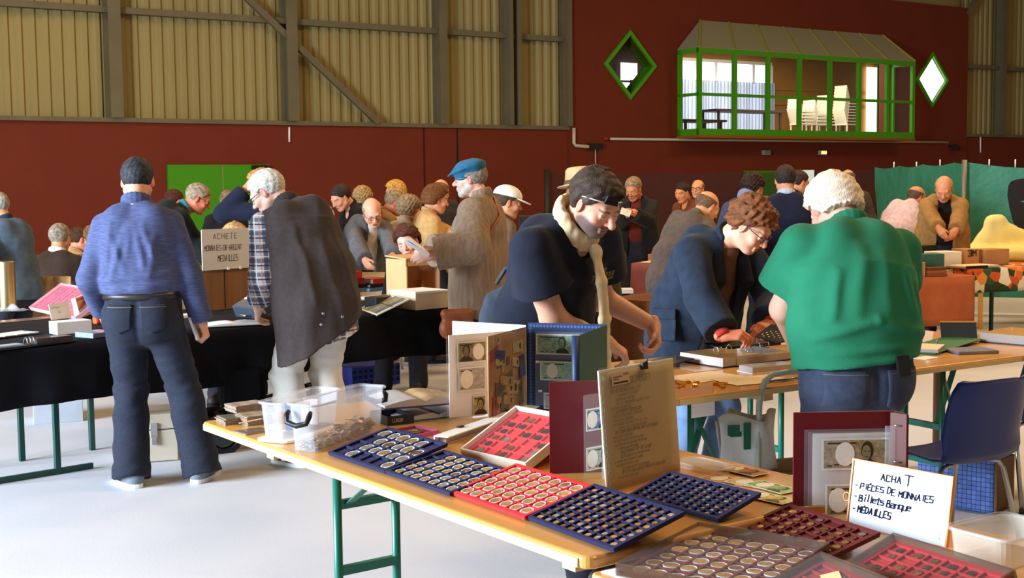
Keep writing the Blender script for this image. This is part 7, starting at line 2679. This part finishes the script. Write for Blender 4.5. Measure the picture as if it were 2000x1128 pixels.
# binder piles in the middle of the draped table
m_redb, m_redd, m_blu = mat('red_binder', (186, 44, 36), .4), mat('dark_red_binder', (120, 28, 26), .45), mat('light_blue', (86, 140, 190), .45)
def pile(items, c0, c1, z=BT, D=.26):
    for lab, h, m, dx, L_ in items:
        p, q = G(*c0, BT), G(*c1, BT)
        M = FRP(p, q) @ Matrix.Translation((dx, .01 * math.sin(dx * 50), z - BT))
        t = thing('ring_binder', lab, 'binder', M)
        b = MB()
        b.b2((0, 0, 0), (L_, D, .004))
        b.b2((0, 0, h - .004), (L_, D, h))
        b.b2((0, 0, .004), (L_, .005, h - .004))
        b.build('cover', m, t)
        b = MB()
        b.b2((.006, .006, .005), (L_ - .008, D - .006, h - .005))
        b.build('page_block', m_pc2, t)
        z += h + .0012
pile([('grey-blue binder at the bottom of the pile under the red ones', .034, mat('steel_blue', (96, 116, 150), .5), 0, .30), ('black binder in the pile under the red ones', .03, m_black, .03, .32), ('dark red binder beneath the bright red one', .05, m_redd, -.01, .24), ('bright red binder on top of the pile behind the vest man', .055, m_redb, .0, .21)], (672, 574), (748, 566), D=.24)
pile([('light blue binder beside the pile of red binders', .03, m_light if False else m_blu, 0, .24), ('black binder lying on the light blue one', .028, m_black, .02, .22), ('rust red binder topping the smaller pile', .04, mat('rust_binder', (170, 52, 36), .45), .05, .2)], (722, 570), (790, 563), D=.22)
boxat('blue_pouch', 'small bright blue pouch beside the vest man', 'pouch', (684, 584), (699, 583), .05, .06, mat('cobalt', (36, 70, 190), .5), bev=.012)
boxat('tan_box', 'small tan box by the blue pouch', 'box', (688, 603), (702, 602), .08, .07, m_card)
boxat('paper_pile', 'bright white papers behind the tilted note panel', 'papers', (700, 588), (790, 580), .2, .012, m_wpaper)
# open-fronted wooden box, small white box and euro card
p, q = on(795, 592), on(860, 586)
M = FRP(p, q)
L = (q - p).length
t = thing('display_box', 'open-fronted pale wooden box before the seated auburn-haired woman', 'box', M)
m_plyb = mat('pale_ply', (214, 164, 112), .55, vary=(4, .4, (196, 142, 92)))
b = MB()
hh_ = .32
for lo, hi in (((0, 0, 0), (L, .24, .012)), ((0, 0, .012), (.012, .24, hh_)), ((L - .012, 0, .012), (L, .24, hh_)), ((0, 0, hh_ - .05), (L, .012, hh_)), ((.012, .228, .012), (L - .012, .24, hh_))):
    b.b2(lo, hi)
b.build('box_body', m_plyb, t)
b = MB()
b.bar((L / 2, -.01, hh_ + .004), (L / 2, .24, hh_ + .02), L + .02, .01)
b.build('box_top', m_plyb, t)
boxat('white_box', 'little white box in front of the open wooden box', 'box', (794, 580), (823, 577), .08, .075, m_wpaper)
M = FRP(on(823, 585), on(853, 581)) @ Matrix.Translation((0, 0, .02)) @ Matrix.Rotation(math.radians(82), 4, 'X')
t = thing('price_card', 'round-topped tan price card reading 1 € beside the little white box', 'sign', M)
b = MB()
b.prism([(0, 0), (.13, 0), (.12, .08), (.095, .12), (.065, .132), (.035, .12), (.012, .08)], 0, .003)
b.build('card', m_plyb, t)
b = MB()
strokes(b, '1 €', .035, .07, .035, I4, .13, .6, .3, 0, .05, .0035)
strokes(b, 'les 5 vues', .022, .035, .014, I4, .12, .5, .2, 0, .05, .0035)
b.build('lettering', mat('brown_pen', (110, 66, 40), .6), t)
# ---- things under the draped table
boxat('grey_crate', 'pale grey crate on the floor under the left end of the draped table', 'crate', (66, 829), (163, 822), .3, .21, mat('grey_crate', (168, 172, 180), .6, vary=(5, .5, (140, 144, 152))), 0)
p, q = G(253, 906, 0), G(349, 899, 0)
M = FRP(p, q)
L = (q - p).length
t = thing('metal_case', 'beige metal case with a chrome latch behind the blue shirt man\'s legs', 'case', M)
m_beige = mat('beige_metal', (196, 184, 166), .5, vary=(3, .3, (180, 166, 146)))
b = MB()
b.b2((0, 0, .004), (L, .36, .19))
b.build('case_body', m_beige, t, bev=.006)
b = MB()
b.b2((0, .0, .195), (L, .36, .285))
b.build('case_lid', m_beige, t, bev=.006)
b = MB()
b.b2((-.002, .02, .188), (L + .002, .358, .197))
b.build('lid_gap', m_dark, t)
b = MB()
b.b2((L * .45, -.014, .15), (L * .58, 0, .235))
b.b2((L * .47, -.02, .11), (L * .56, -.004, .16))
b.build('latch', m_steel2, t)
b = MB()
b.b2((-.003, .05, .215), (0, .3, .262))
b.build('handle_recess', m_black, t)
# folded trolley
p = G(438, 884, 0)
t = thing('hand_trolley', 'folded black hand trolley with rubber wheels behind the front table end', 'trolley', Matrix.Translation(p) @ Matrix.Rotation(math.radians(24), 4, 'Z'))
for y in (0, .3):
    b = MB()
    b.tube([(.105 * math.cos(a), y, .115 + .105 * math.sin(a)) for a in [2 * math.pi * i / 24 for i in range(24)]], .024, 8, True)
    b.cyl((0, y - .02, .115), (0, y + .02, .115), .075, n=20, mi=1)
    b.build('wheel', [m_black, mat('hub_dark', (40, 48, 46), .5)], t)
b = MB()
b.cyl((0, 0, .115), (0, .3, .115), .012)
b.build('axle', m_black, t)
for y in (.04, .26):
    b = MB()
    b.bar((-.2, y, .16), (.72, y, .36), .025, .03)
    b.build('side_rail', m_black, t)
for k in range(3):
    b = MB()
    x = .0 + .3 * k
    b.bar((x, .04, .205 + .065 * k), (x, .26, .205 + .065 * k), .02, .025)
    b.build('cross_rail', m_black, t)
b = MB()
b.box((.1, .15, .36), (.28, .2, .26))
tag(b.build('black_bag', mat('bag_black', (8, 8, 10), .9, spec=.1), M=t.matrix_world @ Matrix.Translation((.05, .0, .012)), bev=.05), 'black bag standing on the folded hand trolley', 'bag')
t, M, L = boxat('plastic_crate', 'blue plastic basket on the floor behind the cream trousers', 'basket', (688, 760), (782, 748), .3, .17, mat('basket_blue', (44, 60, 170), .45), 0)
b = MB()
for i in range(9):
    for j in range(3):
        b.b2((L * (i + .25) / 9, -.003, .03 + .045 * j), (L * (i + .75) / 9, .0, .055 + .045 * j))
b.build('basket_lattice', m_dark, t)
def simple_chair(label, M, m_seat, m_leg, name='steel_chair', back=True):
    t = thing(name, label, 'chair', M)
    b = MB()
    b.prism(rrect(-.2, -.2, .2, .2, .04), .44, .46)
    b.build('seat', m_seat, t, bev=.006)
    if back:
        b = MB()
        b.grid(lambda u, v: ((u - .5) * .42, -.21 - .03 * v - .03 * (1 - (2 * u - 1) ** 2), .55 + .3 * v), 8, 4)
        b.build('backrest', m_seat, t, solid=.012)
    for x in (-.19, .19):
        for y in (-.19, .19):
            b = MB()
            b.tube([(x * .9, y * .9, .44), (x * 1.1, y * 1.15, 0)], .011, 8)
            b.build('leg', m_leg, t)
        if back:
            b = MB()
            b.tube([(x, -.18, .44), (x, -.215, .58), (x, -.235, .8)], .01, 8)
            b.build('back_post', m_leg, t)
    return t
m_tan = mat('tan_seat', (190, 140, 84), .5)
p = G(830, 752, 0)
simple_chair('chrome-legged chair with a tan seat behind the draped table, by the blue basket', Matrix.Translation((p.x, p.y, 0)) @ Matrix.Rotation(math.radians(140), 4, 'Z'), m_tan, m_steel2)
p = G(715, 752, 0)
simple_chair('chrome-legged chair standing in front of the blue basket', Matrix.Translation((p.x - .05, p.y + .75, 0)) @ Matrix.Rotation(math.radians(160), 4, 'Z'), m_tan, m_steel2)
# ---------------------------------------------------------------- tables and goods farther back
def draped(label, c0, c1, D, z, zb, m, name='draped_table', wav=.02, clabel=None):
    p, q = G(*c0, z), G(*c1, z)
    M = FRP((p.x, p.y, 0), (q.x, q.y, 0))
    L = (q - p).length
    t = thing(name, label, 'table', M)
    b = MB()
    b.b2((.02, .02, z - .03), (L - .02, D - .02, z - .004))
    b.build('tabletop', m_wood, t)
    for x in (.06, L - .06):
        for y in (.06, D - .06):
            b = MB()
            b.bar((x, y, 0), (x, y, z - .03), .03, .03)
            b.build('leg', m_gleg2, t)
    b = MB()
    per = [(0, D), (0, 0), (L, 0), (L, D)]
    n = 60
    lens = [D, L, D]
    tot = sum(lens)
    def pt(u):
        s = u * tot
        for i in range(3):
            if s <= lens[i] or i == 2:
                f = min(1, s / lens[i])
                a, e = per[i], per[i + 1]
                return a[0] + (e[0] - a[0]) * f, a[1] + (e[1] - a[1]) * f
            s -= lens[i]
    def fn(u, v):
        x, y = pt(u)
        cx, cy = L / 2, D / 2
        k = 1 + (wav * math.sin(u * tot * 11) + .02) * v / max(.3, abs(x - cx) + abs(y - cy))
        return (cx + (x - cx) * k, cy + (y - cy) * k, z - (z - zb) * v)
    b.grid(fn, 90, 6)
    b.add([(0, 0, z), (L, 0, z), (L, D, z), (0, D, z)], [(0, 1, 2, 3)])
    b.build('cloth', m, t, solid=.003)
    return t, M, L
m_beigec = cloth('beige_cloth', (214, 184, 130), (196, 162, 108), 8)
draped('table with a beige cloth behind the brass cylinder, near the back wall', (-80, 520), (78, 509), .8, .76, .1, m_beigec)
draped('table with a beige cloth behind the seated people on the left', (110, 505), (262, 496), .8, .76, .1, m_beigec)
# beige coat over a blue chair
p = G(140, 700, 0)
p = A(128, 590, 10.9)
cm_ = Matrix.Translation((p.x, p.y, 0)) @ Matrix.Rotation(math.radians(-10), 4, 'Z')
simple_chair('blue chair with a beige coat over its back, behind the brass cylinder', cm_, m_bluep, m_steel2, 'steel_chair')
b = MB()
b.grid(lambda u, v: ((u - .5) * (.46 + .1 * (1 - v)), -.285 - .03 * math.sin(v * 3) - .015 * math.sin(u * 26) - .02, .38 + .52 * v), 30, 10)
tag(b.build('beige_coat', cloth('coat_beige', (206, 166, 110), (180, 138, 84), 10), M=cm_, solid=.014), 'beige coat hung over the back of the blue chair', 'coat')
for k, (px, yaw, lab) in enumerate(((114, 8, 'brown sweater man'), (148, 40, 'short-haired person in cream'), (190, -30, 'brown jacket person'), (457, 170, 'blond person behind the sign'), (812, 200, 'auburn-haired woman'))):
    q = [o for o in bpy.data.objects if o.get('category') == 'person'][(7, 8, 9, 14, 21)[k]]
    w = q.matrix_world.translation
    simple_chair('chair under the seated ' + lab, Matrix.Translation((w.x, w.y, 0)) @ Matrix.Rotation(math.radians(-yaw), 4, 'Z') @ Matrix.Translation((0, .03, -.06)), m_bluep, m_steel2, back=False)
m_pinkc = cloth('mauve_cloth', (150, 84, 78), (128, 66, 62), 8)
m_brownc = cloth('brown_cloth', (120, 74, 44), (96, 56, 32), 8)
t, M, L = draped('table with a mauve cloth right of the man in the t-shirt', (1232, 514), (1330, 516), .8, .79, .3, m_pinkc)
for k, (u, v, w, d_, h, c, lab) in enumerate(((.18, .05, .3, .24, .012, (250, 226, 150), 'pale yellow open magazine'), (.35, .35, .3, .2, .05, (150, 110, 70), 'pile of old papers with a brown cover'), (.62, .3, .26, .2, .035, (170, 150, 120), 'second pile of old papers'), (.05, .5, .2, .16, .07, (206, 120, 60), 'orange cardboard box'))):  # the magazine has its own pale yellow colour
    b = MB()
    b.b2((0, 0, 0), (w, d_, h))
    tag(b.build('paper_pile' if k else 'open_magazine', mat('pp_%d' % k, c, .5, vary=(12, .5, tuple(int(j * .75) for j in c))), M=M @ Matrix.Translation((L * u, .8 * v, .794)), bev=.004), lab + ' on the mauve-draped table', 'papers')
b = MB()
b.bar((L * .5, -.01, .825), (L * 1.02, -.02, .80), .02, .025)
tag(b.build('display_rail', mat('rail_grey', (130, 124, 110), .4, .4), M=M), 'grey metal rail along the front of the mauve-draped table', 'rail')
draped('low table with a brown cloth behind the man in the t-shirt', (1176, 583), (1262, 588), .7, .76, .05, m_brownc)
p = A(1205, 566, 10.0)
b = MB()
b.b2((-.1, -.08, 0), (.12, .1, .03))
tag(b.build('paper_pile', m_paper, M=Matrix.Translation((p.x, p.y, .764))), 'white papers on the low brown-draped table', 'papers')
m_rustc = cloth('rust_cloth', (176, 92, 48), (150, 72, 36), 6)
t, M, L = draped('table with a rust orange cloth right of the polo shirt man', (1770, 544), (1906, 538), .8, .75, .32, m_rustc)
def flowers(t, co):
    v = nd(t, 'ShaderNodeTexVoronoi', Scale=11.0)
    t.links.new(co, v.inputs['Vector'])
    r = nd(t, 'ShaderNodeValToRGB')
    r.color_ramp.interpolation = 'CONSTANT'
    e = r.color_ramp.elements
    e[0].color = lin((206, 84, 36))
    e[1].position, e[1].color = .78, lin((232, 220, 190))
    for p, c in ((.3, (40, 60, 36)), (.42, (222, 110, 40)), (.6, (52, 84, 56)), (.7, (236, 150, 70))):
        k = e.new(p)
        k.color = lin(c)
    s = nd(t, 'ShaderNodeSeparateColor')
    t.links.new(v.outputs['Color'], s.inputs[0])
    t.links.new(s.outputs[0], r.inputs[0])
    return r.outputs[0]
m_floral = mat('floral_cloth', (206, 84, 36), .8, base=flowers)
t2, N, L2 = draped('table with an orange flowered cloth at the right edge', (1893, 526), (2060, 518), .8, .78, .56, m_floral)
def onrust(name, label, cat, x, y, w, d_, h, m, Mx=None, z=.754, rz=0, extra=None):
    t = thing(name, label, cat, (Mx or M) @ Matrix.Translation((x, y, z)) @ Matrix.Rotation(math.radians(rz), 4, 'Z'))
    b = MB()
    b.b2((0, 0, 0), (w, d_, h))
    b.build('body', m, t, bev=.003)
    for nm, lo, hi, mm in (extra or ()):
        b = MB()
        b.b2(lo, hi)
        b.build(nm, mm, t)
    return t
m_gb = mat('green_box', (56, 104, 92), .6, vary=(40, .5, (36, 80, 72)))
onrust('lidded_box', 'cream lidded box nearest the polo shirt man on the rust-draped table', 'box', .02, .04, .16, .14, .12, m_cardl, extra=[('box_lid', (-.004, -.004, .115), (.165, .145, .14), m_card)])
onrust('tan_box', 'tan box right beside the cream lidded box', 'box', .2, .06, .05, .12, .13, m_card)
for k in range(3):
    onrust('old_book', '%s brown book in the low pile before the green box' % ('bottom', 'middle', 'top')[k], 'book', .265 + .004 * k, .03 + .006 * k, .2, .13, .026, mat('book_%d' % k, ((130, 70, 36), (150, 88, 46), (110, 54, 30))[k], .55), z=.754 + .027 * k, rz=2 * k)
onrust('green_box', 'green cloth-covered box with a tan end on the rust-draped table', 'box', .29, .18, .26, .14, .19, m_gb, extra=[('tan_end', (.2605, .002, .003), (.266, .138, .187), m_card)])
onrust('brown_carton', 'brown carton behind the green box', 'box', .12, .3, .16, .2, .19, m_card)
onrust('blue_packet', 'bright blue and white packet by the polo shirt man\'s shoulder', 'packet', .11, .28, .12, .06, .28, mat('packet_blue', (40, 120, 206), .4), extra=[('white_band', (.0, -.003, .0), (.12, 0, .1), m_wpaper), ('white_label', (.04, -.003, .22), (.11, 0, .26), m_wpaper)])
onrust('white_box', 'white box with a grey weight before it, next to the blue packet', 'box', .09, .2, .14, .05, .19, m_wpaper)
tw = thing('brass_weight', 'small grey scale weight before the white box', 'weight', M @ Matrix.Translation((.19, .16, .754)))
b = MB()
b.lathe([(.02, 0), (.02, .04), (.008, .045), (.008, .06), (.012, .065), (.0, .07)], n=16)
b.build('weight_body', mat('weight_grey', (110, 110, 112), .3, .8), tw)
onrust('wrapped_frame', 'glossy dark wrapped frame standing behind the blue packet', 'frame', .12, .5, .28, .05, .36, mat('gloss_dark', (50, 50, 52), .12, vary=(14, .8, (170, 170, 170)), coat=.6))
onrust('white_carton', 'long white carton standing behind the glossy dark frame', 'box', .26, .6, .22, .1, .36, m_wpaper)
onrust('purple_box', 'small mauve box behind the green box', 'box', .3, .5, .16, .1, .23, mat('mauve_box', (130, 84, 96), .6))
ts = thing('microscope_stand', 'thin metal stand with a cross bar behind the polo shirt man\'s shoulder', 'stand', M @ Matrix.Translation((.03, .7, .754)))
b = MB()
b.cyl((0, 0, 0), (0, 0, .56), .012)
b.build('column', m_steel2, ts)
b = MB()
b.bar((-.02, 0, .27), (.24, 0, .275), .015, .018)
b.build('cross_arm', m_black, ts)
b = MB()
b.box((0, 0, .565), (.05, .05, .015))
b.build('stage', m_steel2, ts)
b = MB()
b.cyl((0, 0, 0), (0, 0, .015), .06)
b.build('base', m_black, ts)
onrust('ring_binder', 'flat open ring binder lying on the flowered cloth', 'binder', -.02, .02, .42, .26, .02, mat('binder_grey', (176, 166, 150), .4), N, .784, extra=[('spiral_ring', (.0, -.006, .004), (.26, .004, .026), m_dark), ('top_page', (.01, .01, .02), (.41, .25, .024), m_cream)])
onrust('white_carton', 'long white carton with a cream end on the flowered table', 'box', -.02, .36, .26, .22, .14, m_wpaper, N, .784, extra=[('cream_end', (.2605, .0, .0), (.264, .22, .14), m_cream)])
t = onrust('marked_carton', 'brown carton marked 3M on the flowered table', 'box', .28, .34, .16, .2, .16, m_card, N, .784, extra=[('side_flap', (.16, .01, .0), (.20, .19, .15), mat('card_dark', (140, 92, 50), .7))])
b = MB()
Tt = Matrix.Translation((.015, -.002, .095)) @ Matrix.Rotation(math.radians(90), 4, 'X')
strokes(b, '3M', .01, 0, .05, Tt, .24, .8, .3, 0, 0, .0012)
b.build('lettering', mat('print_black', (40, 34, 34), .6), t)
onrust('brown_carton', 'second brown carton, right of the one marked 3M', 'box', .5, .32, .3, .2, .15, m_card, N, .784)
onrust('black_case', 'flat black case lying behind the white carton on the flowered table', 'case', -.02, .62, .2, .12, .19, m_black, N, .784)
P = G(1955, 540, 0)
c = A(1948, 468, 14.2)
v, f = sdf_mesh([(cap((-.07, 0, .20), (.01, 0, .21), .07), .05), (cap((-.11, 0, -.02), (.12, 0, -.02), .13), .16), (cap((.1, 0, .0), (.8, 0, -.12), .10), .16), (ell((.2, -.05, -.15), (.75, .3, .12)), .12)], .02, .04, lambda g: (folds(.02, 14, 5, (1.5, 1, .35))(g), g.clip(-.22 - g.P()[2] + 0 * g.P()[0] + 0 * g.P()[1])))
tag(np_mesh('yellow_sheet', [(v, f)], cloth('yellow_cloth', (246, 234, 160), (232, 216, 130), 5), None, Matrix.Translation(c)), 'pale yellow cloth thrown over a heap of goods by the green sheeting', 'cloth')
z_ = c.z - .22
b = MB()
b.b2((-.35, -.4, z_ - .03), (1.1, .45, z_))
for x in (-.3, 1.05):
    for y in (-.35, .4):
        b.b2((x - .02, y - .02, 0), (x + .02, y + .02, z_ - .03))
tag(b.build('goods_table', m_wood, M=Matrix.Translation((c.x, c.y, 0))), 'plain table under the yellow cloth', 'table')
p, q = G(1764, 667, .72), G(1850, 661, .72)
M = FRP((p.x, p.y, 0), (q.x, q.y, 0))
L = (q - p).length
t = thing('wooden_table', 'dark brown wooden table behind the second table, right of the polo shirt man', 'table', M)
m_cw = mat('brown_table_wood', (104, 66, 38), .5, vary=(3, .5, (80, 48, 28)))
b = MB()
b.b2((-.015, -.015, .68), (L + .015, .37, .72))
b.build('tabletop', m_cw, t, bev=.005)
b = MB()
b.b2((.01, .01, .58), (L - .01, .35, .68))
b.build('apron', m_cw, t)
for x in (.03, L - .03):
    for y in (.03, .33):
        b = MB()
        b.bar((x, y, 0), (x, y, .58), .04, .04)
        b.build('leg', m_cw, t)
p = A(1040, 440, 13.5)
b = MB()
b.b2((-.14, -.1, 0), (.18, .3, p.z + .1))
tag(b.build('dark_cabinet', mat('cabinet_dark', (40, 28, 22), .6), M=Matrix.Translation((p.x, p.y, 0)), bev=.005), 'dark cabinet between the white-capped person and the divider net', 'cabinet')
p = A(835, 470, 12.0)
b = MB()
b.b2((-.08, -.05, 0), (.06, .1, p.z + .06))
tag(b.build('red_stand', mat('red_stand', (176, 40, 28), .6), M=Matrix.Translation((p.x, p.y, 0)), bev=.005), 'red stand behind the wooden box, left of the flat cap man', 'stand')
